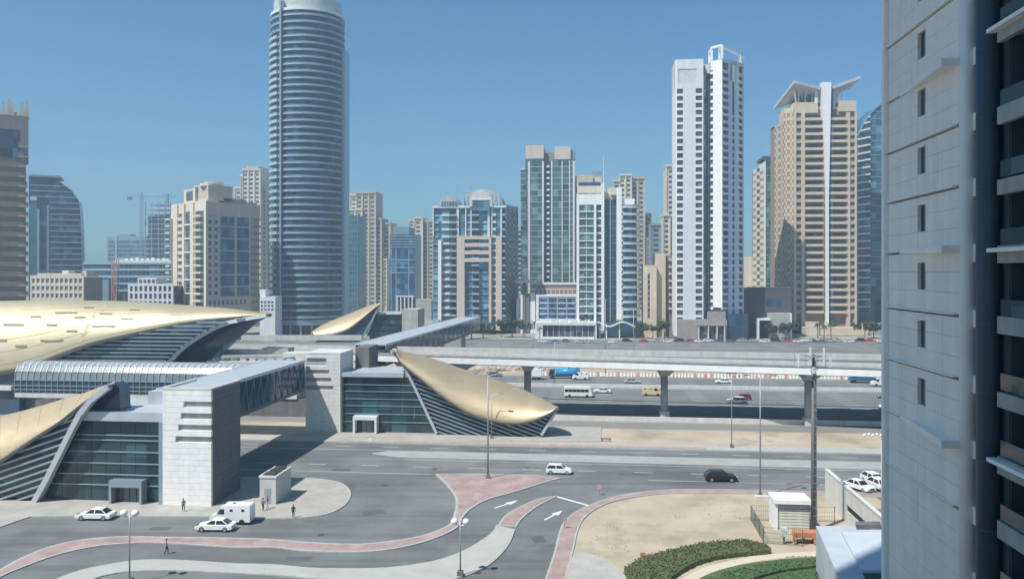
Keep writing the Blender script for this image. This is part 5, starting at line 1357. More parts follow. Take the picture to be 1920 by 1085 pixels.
b.loc('roof_block', M_cream, P(62), P(150), 3, 15, b.z(519), b.z(512)); b.loc('roof_room', M_cream, P(104), P(116), 5, 10, b.z(512), b.z(507)); b.loc('roof_room', M_cream, P(146), P(155), 3, 10, b.z(519), b.z(508))
b = Bld('low_block', 'small white-framed building with open grid of windows, right of the orange mast', 'building', 240, 322, 385, -6); P = b.u
b.loc('core', G_win, P(241), P(322), .6, 14, 0, b.z(536))
for v in (532, 546, 560): b.loc('wall_band', M_wht2, P(240), P(322), 0, .6, b.z(v + 4), b.z(v))
for q in range(10): b.loc('pier', M_wht2, P(240 + q * 9), P(243.5 + q * 9), -.05, .6, 0, b.z(532))
b.loc('upper_frame', M_wht2, P(258), P(292), 0.1, 10, b.z(532), b.z(521)); 
for q in range(4): b.loc('window', G_win, P(261 + q * 8), P(266 + q * 8), -.05, .09, b.z(530), b.z(524))
b = Bld('low_block', 'small white rooftop building between the cream corner block and the round tower', 'building', 487, 516, 380, -6); P = b.u
b.loc('wall', M_wht2, P(487), P(516), 0, 8, 0, b.z(556)); b.loc('roof_room', M_wht, P(487), P(497), 0.4, 5, b.z(556), b.z(543))
for i_ in range(3):
    for q in range(4): b.loc('window', G_win, P(489 + q * 6.5), P(493 + q * 6.5), -.08, 0, b.z(568 + i_ * 7), b.z(564 + i_ * 7))
b = Bld('low_block', 'distant narrow glass block visible between the vaulted block and the twin green tower', 'building', 962, 978, 520, -6); P = b.u
b.loc('core', G_blue, P(962), P(978), .3, 14, 0, b.z(428))
for q in range(16): b.loc('floor_band', M_wht2, P(962), P(978), 0, .3, b.z(432 + q * 9), b.z(429.5 + q * 9))
b = Bld('low_block', 'beige rooftop block seen above the maroon terraces left of the white mid-rise', 'building', 1078, 1128, 470, -6); P = b.u
b.loc('wall', M_beige, P(1078), P(1128), 0, 14, 0, b.z(330)); b.loc('roof_room', M_bluegr, P(1110), P(1128), 1, 10, b.z(330), b.z(322))
for q in range(4): b.loc('window_band', G_blue, P(1081), P(1126), -.1, 0, b.z(340 + q * 9), b.z(336 + q * 9))

# ------------------------------------------------------------------ near facade on the right, in shade
nf = empty('near_building', (24.4, 43.6, 0), -TH, 'large grey building close on the right with ledges, narrow windows and dark balconies', 'building')
FL = 3.52; yF = 10.7
z_joint = [47.3 + 3.52 * 2, 47.3 + 3.52, 47.3, 43.6, 40.15, 36.8, 33.4, 29.75, 26.3, 22.75, 19.2]
z_edges = z_joint + [0.0]
box('core', M_concw, nf, .5, 7, 0, yF - .1, 0, 60)
tops = [60] + z_joint
for i, (zt, zb) in enumerate(zip(tops, z_edges)):
    zt_, zb_ = zt - .17, zb + .03
    wz = 45.9 - 3.52 * round((45.9 - (zt + zb) / 2) / 3.52) if zt - zb < 6 else None
    ya, yb = 4.55, 5.75
    if wz and wz > 23:
        w0, w1 = wz - .82, wz + .82
        for r_ in range(3):
            pz0, pz1 = zb_ + (zt_ - zb_) * r_ / 3 + .008, zb_ + (zt_ - zb_) * (r_ + 1) / 3 - .008
            for (qa, qb) in ((0, 2.2), (2.2, ya), (yb, 8.2), (8.2, yF)): box('wall_panel', M_near, nf, -rnd.uniform(0, .012), .5, qa + .008, qb - .008, pz0, pz1)
        box('wall_panel', M_near, nf, 0.002, .5, ya, yb, zb_, w0); box('wall_panel', M_near, nf, 0.002, .5, ya, yb, w1, zt_)
        f = box('window', G_win, nf, .22, .3, ya, yb, w0, w1)
        box('window_frame', M_metal, nf, .17, .215, ya + .55, ya + .62, w0, w1)
    else:
        nr = max(3, int((zt - zb) / 1.17))
        for r_ in range(nr):
            pz0, pz1 = zb_ + (zt_ - zb_) * r_ / nr + .008, zb_ + (zt_ - zb_) * (r_ + 1) / nr - .008
            for (qa, qb) in ((0, 2.2), (2.2, ya), (ya, yb), (yb, 8.2), (8.2, yF)): box('wall_panel', M_near, nf, -rnd.uniform(0, .012), .5, qa + .008, qb - .008, pz0, pz1)
for i, z in enumerate(z_joint):
    big = abs(z - 43.6) < .1 or abs(z - 33.4) < .1 or abs(z - 22.75) < .1 or i == 0
    if big:
        k = MB(); y1 = 8.6; n_ = 4
        k.add([(0, y1, z - .14), (-.04, y1, z - .14), (-.95, 0, z - .30), (0, 0, z - .30), (0, y1, z + .08), (-.04, y1, z + .08), (-.95, 0, z + .12), (0, 0, z + .12)], [(3, 2, 1, 0), (4, 5, 6, 7), (0, 1, 5, 4), (1, 2, 6, 5), (2, 3, 7, 6), (3, 0, 4, 7)])
        k.build('wedge_ledge', M_nearl, nf); box('ledge', M_nearl, nf, -.14, .45, 8.62, yF, z - .05, z + .03)
    else: box('ledge', M_nearl, nf, -.16, .45, 0.6, yF, z - .05, z + .03)
# rounded near edge of the wall
k = MB().tube((.5, 0, 0), (.5, 0, 60), .5, .5, 20, True); k.build('rounded_edge', M_near, nf, True)
box('edge_fin', M_nearl, nf, -.3, .5, yF + .02, yF + .45, 0, 60)
box('far_flank', M_near, nf, .5, 9, yF - .1, yF + .02, 0, 60)
# recess with stacked windows
box('recess', M_neard, nf, .95, 7, -3.5, -.02, 0, 60)
for i in range(17):
    z = 50.2 - i * FL
    box('recess_spandrel', M_near, nf, .45, .96, -1.5, -.4, z, z + .95); box('recess_window', G_navy, nf, .80, .94, -1.5, -.4, z + .96, z + FL - .02)
k = MB()
k = MB().tube((.42, -2.25, 0), (.42, -2.25, 60), .56, .56, 28); k.build('round_column', M_neard, nf, True)
for i in range(17):
    z = 50.5 - i * FL; k = MB().tube((.42, -2.25, z), (.42, -2.25, z + .03), .572, .572, 24, False); k.build('column_joint', M_concd, nf)
# balconies right of the column
box('balcony_back_wall', glass('grey_blue_glass', (.09, .14, .17), .2), nf, 3.2, 3.4, -22, -3.0, 0, 60)
box('inner_wall', M_neard, nf, .9, 3.2, -3.4, -3.0, 0, 60)
ZB = [CAM_H - (v - HOR) * 38.5 / FOC for v in (-90, 45, 205, 342, 475, 612, 755, 885, 1010, 1140)]
for i, z in enumerate(ZB):
    box('balcony_slab', M_conc, nf, .35, 3.2, -22, -3.45, z - .1, z + .22)
    box('balcony_beam', M_conc, nf, .3, .6, -22, -3.45, z - .45, z + .42 if i % 3 else z + .3)
    if i % 3 == 1: box('ledge', M_nearl, nf, -.1, .3, -22, -3.2, z + .1, z + .3)
    for j in range(5):
        box('balustrade_glass', G_dark, nf, .42, .46, -3.5 - j * 3.6 - 3.5, -3.5 - j * 3.6, z + .42, z + 1.25)
    box('sliding_door', G_win, nf, 3.0, 3.15, -8, -4, z + .22, z + 2.5); box('curtain', M_nearl, nf, 3.1, 3.19, -12, -8.4, z + .22, z + 2.6)
box('roof', M_concd, nf, .4, 9, -22, yF, 59.9, 60.3)
# lower terrace roof in front of the facade
ent = road_empty('podium_roof', G(1690, 1040, 5), 'flat pale blue-grey terrace roof at the foot of the near grey building', 'roof')
ent.location.z = 0
def le(u, v, z): return L(ent, G(u, v, z))
z5 = 5.0
out = [le(1530, 985, z5), le(1700, 985, z5), le(1760, 1110, z5), le(1585, 1110, z5)]
prism('slab', [p[:2] for p in out], 0, z5, mat('terrace_roof', (.44, .49, .53), .6, noise=.09, scale=.4), ent)
inn = [le(1578, 996, z5 + .3), le(1700, 996, z5 + .3), le(1730, 1068, z5 + .3), le(1616, 1068, z5 + .3)]
prism('raised_panel', [p[:2] for p in inn], z5 + .01, z5 + .3, mat('terrace_roof_light', (.50, .55, .59), .55, noise=.06, scale=.5), ent)
inn = [le(1616, 1069, z5), le(1730, 1069, z5), le(1745, 1110, z5), le(1632, 1110, z5)]
prism('dark_hatch', [p[:2] for p in inn], z5 + .01, z5 + .04, mat('dark_green_mat', (.06, .10, .07), .9), ent)
hb = [le(1604, 985.5, z5), le(1650, 985.5, z5), le(1652, 992, z5), le(1606, 992, z5)]
prism('roof_vent', [p[:2] for p in hb], z5 + .01, z5 + .5, M_concd, ent)
# unseen block added out of view, sized so its shadow covers the near facade
wb = empty('shade_block', (-39.5, -34, 0), -TH, 'tall plain block added outside the left edge to shade the near facade', 'building')
box('wall', M_beige, wb, 0, 10, 0, 54, 0, 178)
for i in range(48):
    box('window_band', G_win, wb, 10, 10.1, 2, 52, 3 + i * 3.6, 5 + i * 3.6); box('window_band', G_win, wb, 1, 9, 54, 54.1, 3 + i * 3.6, 5 + i * 3.6)
# ------------------------------------------------------------------ vehicles
PAINT = {}
def paint(name, col):
    if name not in PAINT: PAINT[name] = mat('car_paint_' + name, col, .3, .0, noise=.03, scale=1, spec=.6)
    return PAINT[name]
def lower_body(L_, W_, z0, zb, hood, tail, nose_z, tail_z, name='body'):
    """side outline lofted across the width with rounded shoulders"""
    prof = [(-L_ / 2, z0 + .12), (-L_ / 2 + .05, tail_z - .08), (-L_ / 2 + .16, tail_z), (-L_ / 2 + tail, zb), (L_ / 2 - hood, zb), (L_ / 2 - .25, nose_z), (L_ / 2 - .04, nose_z - .2), (L_ / 2, z0 + .15), (L_ / 2 - .15, z0), (-L_ / 2 + .15, z0)]
    ys = [(-1, .88), (-.97, .97), (-.86, 1.0), (.86, 1.0), (.97, .97), (1, .88)]
    cz = (z0 + zb) / 2; vs = []; fs = []; n = len(prof)
    for yy, s in ys:
        for x, z in prof: vs.append((x * (s + (1 - s) * .7), yy * W_ / 2, cz + (z - cz) * s))
    for k in range(len(ys) - 1):
        for i in range(n): a = k * n + i; b_ = k * n + (i + 1) % n; fs.append((a, b_, b_ + n, a + n))
    fs.append(tuple(range(n))[::-1]); fs.append(tuple(range((len(ys) - 1) * n, len(ys) * n)))
    return vs, fs
def frustum(x0, x1, w, z0, X0, X1, Wt, z1):
    return [(x0, -w, z0), (x1, -w, z0), (x1, w, z0), (x0, w, z0), (X0, -Wt, z1), (X1, -Wt, z1), (X1, Wt, z1), (X0, Wt, z1)], [(3, 2, 1, 0), (4, 5, 6, 7), (0, 1, 5, 4), (1, 2, 6, 5), (2, 3, 7, 6), (3, 0, 4, 7)]
def wheel_mesh(r, w=.22):
    k = MB().tube((0, -w / 2, 0), (0, w / 2, 0), r, r, 16); return k.mesh('wheel', M_black)
def car_proto(kind):
    P_ = dict(sedan=(4.7, 1.82, .28, .92, 1.15, .95, .72, .86, -1.75, 1.05, -1.05, .28, 1.44, .33),
              hatch=(4.1, 1.75, .28, .95, 1.05, .35, .76, .88, -1.95, 1.0, -1.55, .35, 1.5, .32),
              suv=(4.85, 1.95, .38, 1.1, 1.3, .3, .95, 1.05, -2.2, 1.05, -1.55, .35, 1.66, .38))[kind]
    L_, W_, z0, zb, hood, tail, nz, tz, gx0, gx1, rx0, rx1, zr, wr = P_
    r = empty('car', (0, 0, 0)); pm = paint('white', (.78, .79, .79))
    vs, fs = lower_body(L_, W_, z0, zb, hood, tail, nz, tz)
    me = mesh('body', vs, fs, pm); link('body', me, r)
    v, f = frustum(gx0, gx1, W_ / 2 * .93, zb - .01, rx0, rx1, W_ / 2 * .72, zr - .05); link('windows', mesh('windows', v, f, G_car), r)
    v, f = frustum(rx0 - .06, rx1 + .06, W_ / 2 * .735, zr - .055, rx0 + .06, rx1 - .1, W_ / 2 * .66, zr); link('roof', mesh('roof', v, f, pm), r)
    k = MB()
    for s in (-1, 1):
        for (xa, xb_) in ((gx0, rx0), (gx1, rx1), ((gx0 + gx1) / 2 + .1, (rx0 + rx1) / 2 + .1)):
            k.beam((xa, s * W_ / 2 * .935, zb), (xb_, s * W_ / 2 * .725, zr - .05), .1, .07)
    k.build('pillars', pm, r)
    wm = wheel_mesh(wr); hub = MB().tube((0, -.13, 0), (0, .13, 0), wr * .6, wr * .6, 10).mesh('rim', M_metal)
    for x in (-L_ * .31, L_ * .31):
        for s in (-1, 1):
            w_ = link('wheel', wm, r, (x, s * (W_ / 2 - .11), wr)); link('rim', hub, w_)
    for s in (-1, 1):
        box('headlight', M_wht2, r, L_ / 2 - .16, L_ / 2 - .02, s * W_ * .36 - .18, s * W_ * .36 + .18, nz - .22, nz - .08)
        box('taillight', M_redp, r, -L_ / 2 - .01, -L_ / 2 + .1, s * W_ * .38 - .14, s * W_ * .38 + .14, tz - .28, tz - .12)
    box('grille', M_black, r, L_ / 2 - .03, L_ / 2 + .005, -.45, .45, z0 + .2, z0 + .42)
    return r
protos = {k_: car_proto(k_) for k_ in ('sedan', 'hatch', 'suv')}
used = set()
def recolor(o, m):
    for ch in o.children:
        if ch.name.split('.')[0] in ('body', 'roof', 'pillars', 'cab', 'cargo_box'):
            ch.material_slots[0].link = 'OBJECT'; ch.material_slots[0].material = m
def place_car(kind, pos, rz, label, col='white', cat='car', group=None, simple=False):
    cols = dict(white=(.78, .79, .79), silver=(.42, .44, .46), black=(.015, .016, .02), grey=(.17, .18, .19), red=(.45, .05, .05), blue=(.05, .14, .32), cream=(.62, .52, .36), darkred=(.22, .04, .05))
    if kind not in used: o = protos[kind]; used.add(kind)
    else: o = copy_tree(protos[kind])
    o.location = pos; o.rotation_euler.z = rz
    for key in ('label', 'category', 'group'):
        if key in o: del o[key]
    tag(o, label, cat, group); recolor(o, paint(col, cols[col])); return o
East, West = -TH, math.pi - TH
def gp(u, v, z=.006): return G(u, v, z)
place_car('sedan', gp(180, 972), West + R(4), 'white saloon driving past the left station entrance doors')
place_car('sedan', gp(405, 993), West + R(4), 'white saloon just in front of the white high-roof van')
place_car('hatch', gp(1048, 887), East, 'small white hatchback on the near street above the turning arrows')
place_car('suv', gp(1351, 901), East + R(3), 'black SUV on the near street beside the sand lot', 'black')
place_car('sedan', gp(1611, 917, .04), East - R(60), 'white parked saloon behind the white wall, windscreen showing')
place_car('suv', gp(1652, 918, .04), East - R(75), 'white parked SUV behind the white wall, next to the near facade')
place_car('suv', gp(1640, 907, .04), East - R(75), 'white parked car half hidden behind the parked white SUV')
place_car('sedan', gp(1129, 736), West, 'small white car on the highway just ahead of the minibus')
place_car('sedan', gp(1186, 718), East, 'silver car on the far highway lanes right of the blue tanker', 'silver')
place_car('suv', gp(1382, 756), West, 'white car beside the lamp post on the highway, red car behind')
place_car('hatch', gp(1393, 749), West, 'red car on the highway right behind the white car', 'darkred')
place_car('sedan', gp(1356, 718), West, 'white car in the far highway lane below the barrier row')
place_car('sedan', gp(927, 705), East, 'dark car by the barriers right above the gold leaf roof', 'grey')
place_car('hatch', gp(1664, 766), West, 'white car at the right end of the highway beside the near facade')
place_car('sedan', gp(1662, 746), West, 'dark car at the right end of the highway, further lane', 'grey')
place_car('suv', gp(1375, 706, .04), East, 'cream pickup behind the barrier row right of the second viaduct column', 'cream')
# parked and moving cars along the far street
pal = ['white', 'grey', 'silver', 'black', 'white', 'blue', 'silver', 'white', 'red']
spots = []
x_ = 1232
marksp = [(0, 'the beige slab building'), (1266, 'the white tower podium'), (1362, 'the dark grey block'), (1410, 'the white entrance frame'), (1490, 'the tan podium'), (1560, 'right half of the tan podium'), (1612, 'the trees right of tan podium')]
i = 0
while x_ < 1660:
    spots.append((x_, 640.5 + (i % 3 == 1) * 1.4)); x_ += 13 + rnd.random() * 11; i += 1
spots += [(u, 641 + (u % 3)) for u in (1018, 1040, 1062, 1088, 1112, 1148, 1176, 1206)] + [(848, 634), (872, 636), (836, 638)]
ordn = {}
for i, (u, v) in enumerate(spots):
    c = pal[(i * 5 + 2) % len(pal)]
    if u < 900: mk = 'the trees under the long footbridge'
    elif u < 1130: mk = 'the low shop building'
    elif u < 1232: mk = 'the wavy canopy'
    else: mk = [m for (a, m) in marksp if u >= a][-1]
    key = (c, mk); ordn[key] = ordn.get(key, 0) + 1
    sfx = '' if ordn[key] == 1 else [' further right', ' still further right', ' at the right end'][min(2, ordn[key] - 2)]
    place_car(['sedan', 'hatch', 'suv'][i % 3], gp(u, v, .035), East if i % 2 else West, f'{c} car on the far street near {mk}{sfx}', c, 'car', 'cars along the far street')

def van(pos, rz, label, L_=5.6, W_=2.05, H_=2.65, col=None, name='van', windows=True):
    r = empty(name, pos, rz, label, 'van'); pm = col or paint('white', (.78, .79, .79))
    pr = [(-L_ / 2, .35), (-L_ / 2, H_ - .15), (-L_ / 2 + .15, H_), (L_ / 2 - 1.75, H_), (L_ / 2 - 1.5, H_ - .12), (L_ / 2 - .75, 1.35), (L_ / 2 - .15, 1.1), (L_ / 2, .8), (L_ / 2, .35)]
    n = len(pr); vs = [(x, -W_ / 2, z) for x, z in pr] + [(x, W_ / 2, z) for x, z in pr]
    fs = [tuple(range(n)), tuple(range(n, 2 * n))[::-1]] + [(i, i + n, (i + 1) % n + n, (i + 1) % n) for i in range(n)]
    link('body', mesh('body', vs, fs, pm), r)
    a, c = Vector((L_ / 2 - 1.42, 0, H_ - .25)), Vector((L_ / 2 - .8, 0, 1.45)); nn = Vector((.87, 0, .5)) * .03
    link('windscreen', mesh('windscreen', [a + nn + Vector((0, -.85, 0)), c + nn + Vector((0, -.92, 0)), c + nn + Vector((0, .92, 0)), a + nn + Vector((0, .85, 0))], [(0, 1, 2, 3)], G_car), r)
    for s in (-1, 1):
        y = s * (W_ / 2 + .012); link('side_window', mesh('side_window', [(L_ / 2 - 1.9, y, 1.35), (L_ / 2 - .95, y, 1.35), (L_ / 2 - 1.35, y, 2.0), (L_ / 2 - 1.9, y, 2.0)], [(0, 1, 2, 3)], G_car), r)
        if windows:
            for q in (0, 1): box('side_window', G_car, r, L_ / 2 - 3.0 - q * 1.5, L_ / 2 - 2.6 - q * 1.5, y - .01, y + .01, 1.7, 2.0)
        box('taillight', M_redp, r, -L_ / 2 - .02, -L_ / 2 + .02, s * W_ * .43 - .08, s * W_ * .43 + .08, .8, 1.2); box('headlight', M_wht2, r, L_ / 2 - .05, L_ / 2 + .02, s * W_ * .38 - .15, s * W_ * .38 + .15, .7, .9)
    wm = wheel_mesh(.36)
    for x in (-L_ * .3, L_ * .3):
        for s in (-1, 1): link('wheel', wm, r, (x, s * (W_ / 2 - .1), .36))
    for q in (-.4, .9): box('roof_hatch', M_steel, r, q, q + .35, -.25, .1, H_, H_ + .06)
    return r
van(gp(436, 979), West + R(4), 'white high-roof van standing between the stone tower and plaza', 5.2, 1.95, 2.45)
van(gp(1222, 741), East, 'cream and brown van on the highway, left of the second viaduct column', 5.0, 1.9, 2.1, paint('cream', (.62, .52, .36)))
van(gp(1652, 723), West, 'white van on the far highway lane beside the near facade', 5.4, 2.0, 2.4)
van(gp(1088, 711), West, 'white van standing in front of the blue tanker truck', 4.8, 1.9, 2.1)
# minibus
r = empty('minibus', gp(1084, 744), East, 'white minibus with a long dark window band on the highway', 'bus'); L_, W_, H_ = 7.2, 2.1, 2.75
k = MB(); pr = [(-3.6, .4), (-3.6, H_ - .15), (-3.4, H_), (2.9, H_), (3.15, H_ - .15), (3.45, 1.35), (3.6, 1.1), (3.6, .4)]
n = len(pr); link('body', mesh('body', [(x, -W_ / 2, z) for x, z in pr] + [(x, W_ / 2, z) for x, z in pr], [tuple(range(n)), tuple(range(n, 2 * n))[::-1]] + [(i, i + n, (i + 1) % n + n, (i + 1) % n) for i in range(n)], mat('bus_white', (.74, .77, .72), .35, noise=.04)), r)
for s in (-1, 1):
    for q in range(6): box('window', G_car, r, -3.4 + q * 1.03, -2.44 + q * 1.03, s * (W_ / 2) - .02, s * (W_ / 2) + .02, 1.45, 2.15)
    for x in (-2.2, 2.3): link('wheel', wheel_mesh(.4), r, (x, s * (W_ / 2 - .1), .4))
link('windscreen', mesh('windscreen', [(3.2, -.95, 2.45), (3.47, -.98, 1.4), (3.47, .98, 1.4), (3.2, .95, 2.45)], [(0, 1, 2, 3)], G_car), r)
box('bumper', M_steel, r, -3.65, 3.66, -W_ / 2 + .05, W_ / 2 - .05, .32, .5)
# trucks
def truck(pos, rz, label, colm, tank=False, L_=8.5, name='truck', cabm=None):
    r = empty(name, pos, rz, label, 'truck'); cm = cabm or colm
    box('chassis', M_steel, r, -L_ / 2, L_ / 2, -.5, .5, .6, .95)
    v, f = frustum(L_ / 2 - 2.0, L_ / 2, 1.15, .6, L_ / 2 - 1.95, L_ / 2 - .35, 1.05, 2.7); link('cab', mesh('cab', v, f, cm), r)
    box('cab_window', G_car, r, L_ / 2 - 1.5, L_ / 2 - .5, -1.16, 1.16, 1.65, 2.3)
    if tank:
        k = MB().tube((-L_ / 2, 0, 1.95), (L_ / 2 - 2.2, 0, 1.95), 1.15, 1.15, 18); k.build('tank', colm, r, True)
        for x in (-L_ / 2 + .8, -L_ / 2 + 3.2): MB().tube((x, 0, 3.05), (x, 0, 3.3), .35, .35, 10).build('tank_hatch', M_steel, r)
        box('side_rail', mat('navy_paint', (.03, .06, .16), .4), r, -L_ / 2, L_ / 2 - 2.2, -1.2, -1.05, .8, 1.35)
    else: box('cargo_box', colm, r, -L_ / 2, L_ / 2 - 2.15, -1.2, 1.2, .95, 3.2)
    wm = wheel_mesh(.5, .3)
    for x in (-L_ / 2 + .9, -L_ / 2 + 2.1, L_ / 2 - 1.2):
        for s in (-1, 1): link('wheel', wm, r, (x, s * 1.0, .5))
    return r
truck(gp(1058, 709), West, 'bright blue tanker truck parked by the barriers on the far highway side', mat('tank_blue', (.03, .28, .55), .35), True, 9.5, cabm=mat('navy_paint', (.03, .06, .16), .4))
truck(gp(1000, 711), West, 'small white box truck right of the first viaduct column', paint('white', (.78, .79, .79)), False, 5.0)
truck(gp(1622, 717), West, 'long blue truck on the far highway lane behind the white van', mat('truck_blue', (.04, .16, .30), .4), False, 9)
truck(gp(1306, 637, .04), East, 'white box truck parked in front of the stone podium of the white tower', paint('white', (.78, .79, .79)), False, 7)

# ------------------------------------------------------------------ barriers along the highway
def barrier_mesh(m): 
    k = MB(); k.add([(-.27, -.25, 0), (.27, -.25, 0), (.27, .25, 0), (-.27, .25, 0), (-.22, -.1, 1.15), (.22, -.1, 1.15), (.22, .1, 1.15), (-.22, .1, 1.15)], [(0, 1, 5, 4), (1, 2, 6, 5), (2, 3, 7, 6), (3, 0, 4, 7), (4, 5, 6, 7)])
    k.box(-.12, .12, -.08, .08, 1.15, 1.25); return k.mesh('barrier', m)
bw, br = barrier_mesh(M_wht), barrier_mesh(mat('faded_red_plastic', (.52, .22, .19), .6))
s = -22.0; i = 0
while s < 128:
    gap = .82 + rnd.random() * .35
    red = (rnd.random() < .12)
    o = bpy.data.objects.new('road_barrier', br if red else bw); COL.objects.link(o); o.location = W(s, 250.5 + rnd.uniform(-.15, .15), .03); o.rotation_euler.z = -TH + rnd.uniform(-.1, .1)
    tag(o, ('faded red' if red else 'white') + ' plastic barrier in the long row along the far edge of the highway', 'barrier', None, 'row of barriers along the highway')
    s += gap; i += 1
for i, (u, v) in enumerate([(1012, 690), (1026, 689), (1040, 688), (1056, 687), (1072, 687), (1089, 686), (1104, 687)]):
    o = bpy.data.objects.new('road_barrier', br if i % 2 else bw); COL.objects.link(o); p = G(u, v, .03); o.location = p; o.scale = (1.5, 1.5, 1.6)
    tag(o, ('red' if i % 2 else 'white') + ' block on the sand behind the blue tanker truck', 'barrier', None, 'blocks on the sand behind the tanker')
# rubble heaps
def heap(u, v, w, h, label):
    p = G(u, v); bm = bmesh.new(); bmesh.ops.create_icosphere(bm, subdivisions=4, radius=1)
    from mathutils import noise
    for q in bm.verts:
        d = 1 + .35 * noise.noise(q.co * 2.2 + Vector((u, v, 0))) + .12 * noise.noise(q.co * 7)
        q.co = Vector((q.co.x * w * d, q.co.y * w * .6 * d, max(-.05, q.co.z * h * d)))
    me = bpy.data.meshes.new('rubble_heap'); bm.to_mesh(me); bm.free(); me.materials.append(M_rub); o = link('rubble_heap', me, None, p); tag(o, label, 'rubble')
heap(905, 697, 5, 2.2, 'pale rubble heap beyond the barriers just above the gold leaf roof')
heap(935, 693, 6, 2.6, 'larger pale rubble heap left of the first viaduct column')
heap(965, 694, 4, 2.0, 'small rubble heap touching the first viaduct column in view')
heap(1012, 694, 3, 1.2, 'low rubble heap right of the first viaduct column')

# ------------------------------------------------------------------ street lamps
def lamp(u, vb, vt, label, heads='double', r0=.14, m=None, Tz=0.13, globe=False):
    p = G(u, vb, Tz); h = CAM_H - (vt - HOR) * p.y / FOC - Tz; m = m or M_galv
    r = empty('street_lamp', p, -TH, label, 'street lamp')
    MB().tube((0, 0, 0), (0, 0, h), r0, r0 * .55, 10).build('pole', m, r, True); MB().box(-.3, .3, -.3, .3, 0, .5).build('base', M_concd, r)
    for s in ((-1, 1) if heads in ('double', 'globes') else (1,)):
        if heads == 'globes':
            MB().tube((0, 0, h - .5), (s * .62, 0, h - .35), .05, .05, 6).build('arm', m, r)
            g = MB().sphere((s * .62, 0, h - .05), .38, 14, 8, .9).build('globe', M_wht, r, True)
        else:
            MB().tube((0, 0, h - .3), (s * 1.6, 0, h + .15), .05, .04, 6).build('arm', m, r)
            MB().box(s * 1.5 - .1, s * 1.5 + s * .8 , -.15, .15, h + .06, h + .22).build('lamp_head', m, r)
    return r
lamp(915, 896, 702, 'tall grey street lamp on the red traffic island in front of the gold leaf roof')
lamp(922, 822, 738, 'shorter street lamp on the pavement right behind the red island lamp', 'single', .1)
lamp(1425.5, 931, 705, 'tall grey street lamp at the top edge of the sand lot, on a concrete foot')
lamp(1372, 838, 700, 'slim street lamp on the sand strip between the black SUV and highway', 'double', .1)
lamp(863, 1078, 976, 'twin globe lamp standing near the bottom between slip lane and pale island', 'globes', .09)
lamp(243, 1092, 960, 'twin globe lamp at the lower left between the slip lane kerbs', 'globes', .09)
lamp(804 + 236, 720, 640, 'slim lamp post beside the blue tanker truck on the highway', 'double', .12, None, 0)
lamp(1135, 700, 560, 'tall thin lamp post rising behind the viaduct by the shop building', 'double', .16, None, 0)
lamp(1188, 690, 578, 'tall thin lamp post rising behind the viaduct near the wavy canopy', 'double', .16, None, 0)
lamp(1038 - 38, 696, 600, 'thin lamp post rising behind the viaduct left of the shop building', 'double', .16, None, 0)
box('footing', M_concw, None, 0, 1, 0, 1, 0, 1).name = 'lamp_footing'
f = bpy.data.objects['lamp_footing']; q = G(1428, 934, .1); f.location = (q.x - .9, q.y - .5, .1); f.scale = (1.8, 1.1, .4); tag(f, 'pale concrete footing under the tall lamp at the sand lot', 'footing')
# multi-head lamp by the near facade
p = G(1653, 980, .03); r = empty('flood_lamp', p, -TH, 'slim pole with a row of round white lamps beside the near facade', 'street lamp')
h = CAM_H - (815 - HOR) * p.y / FOC; MB().tube((0, 0, 0), (0, 0, h), .08, .06, 8).build('pole', M_nearl, r, True); MB().tube((-2.2, 0, h), (1, 0, h), .05, .05, 6).build('crossbar', M_galv, r)
for q in range(7): MB().sphere((-2.1 + q * .5, -.1, h + (.05 if q % 2 else -.05)), .2, 10, 6).build('lamp', M_wht, r, True)
# telecom mast
p = G(1525, 996, .1); r = empty('telecom_mast', p, -TH, 'tall dark telecom mast with panel antennas rising from the sand lot', 'mast')
h = CAM_H - (664 - HOR) * p.y / FOC
MB().tube((0, 0, 0), (0, 0, h), .34, .2, 14).build('pole', mat('mast_grey', (.16, .165, .17), .6), r, True); MB().tube((.36, 0, 0), (.28, 0, h - 1), .08, .09, 6).build('cable_tray', M_galv, r)
k = MB()
for z in range(2, int(h), 1): k.box(-.06, .42, -.37, -.31, z, z + .08)
k.build('step_bolts', M_galv, r)['kind'] = 'stuff'
for zz, w_ in ((h - .3, 1.9), (h - 1.7, 1.9)):
    k = MB()
    for a in range(3):
        t0, t1 = R(a * 120 + 20), R(a * 120 + 140); k.tube((math.cos(t0) * w_, math.sin(t0) * w_, zz), (math.cos(t1) * w_, math.sin(t1) * w_, zz), .05, .05, 6); k.tube((0, 0, zz), (math.cos(t0) * w_, math.sin(t0) * w_, zz), .05, .05, 6)
    k.build('antenna_frame', M_galv, r)
for x, z, hh in ((-1.9, h - 1.6, 1.5), (-.55, h - 1.2, 2.0), (1.1, h - 1.2, 2.0), (1.9, h - 1.6, 1.3)):
    box('panel_antenna', M_wht2, r, x - .1, x + .1, -.9 + .2 * abs(x), -.75 + .2 * abs(x), z, z + hh)
MB().tube((-.1, -.55, h - 2.0), (-.1, -.75, h - 2.0), .4, .4, 16).build('dish', M_wht2, r)
for x in (-.8, -1.2): MB().tube((x, -.2, h - 3.1), (x + .5, -.4, h - 3.3), .25, .25, 10).build('dish', M_steel, r)
k = MB()
for q in range(7): k.box(-1.4 + q * .2, -1.33 + q * .2, -.3, -.2, h - 3.2 + q * .02, h - 2.9); 
k.build('bracket', M_steel, r); k = MB()
for x in (-2.2, -1.7, -.9, .6, 1.5, 2.1): k.tube((x, .2, h - 1.8), (x, .2, h + .6), .035, .03, 5)
k.build('whip_antennas', M_galv, r)

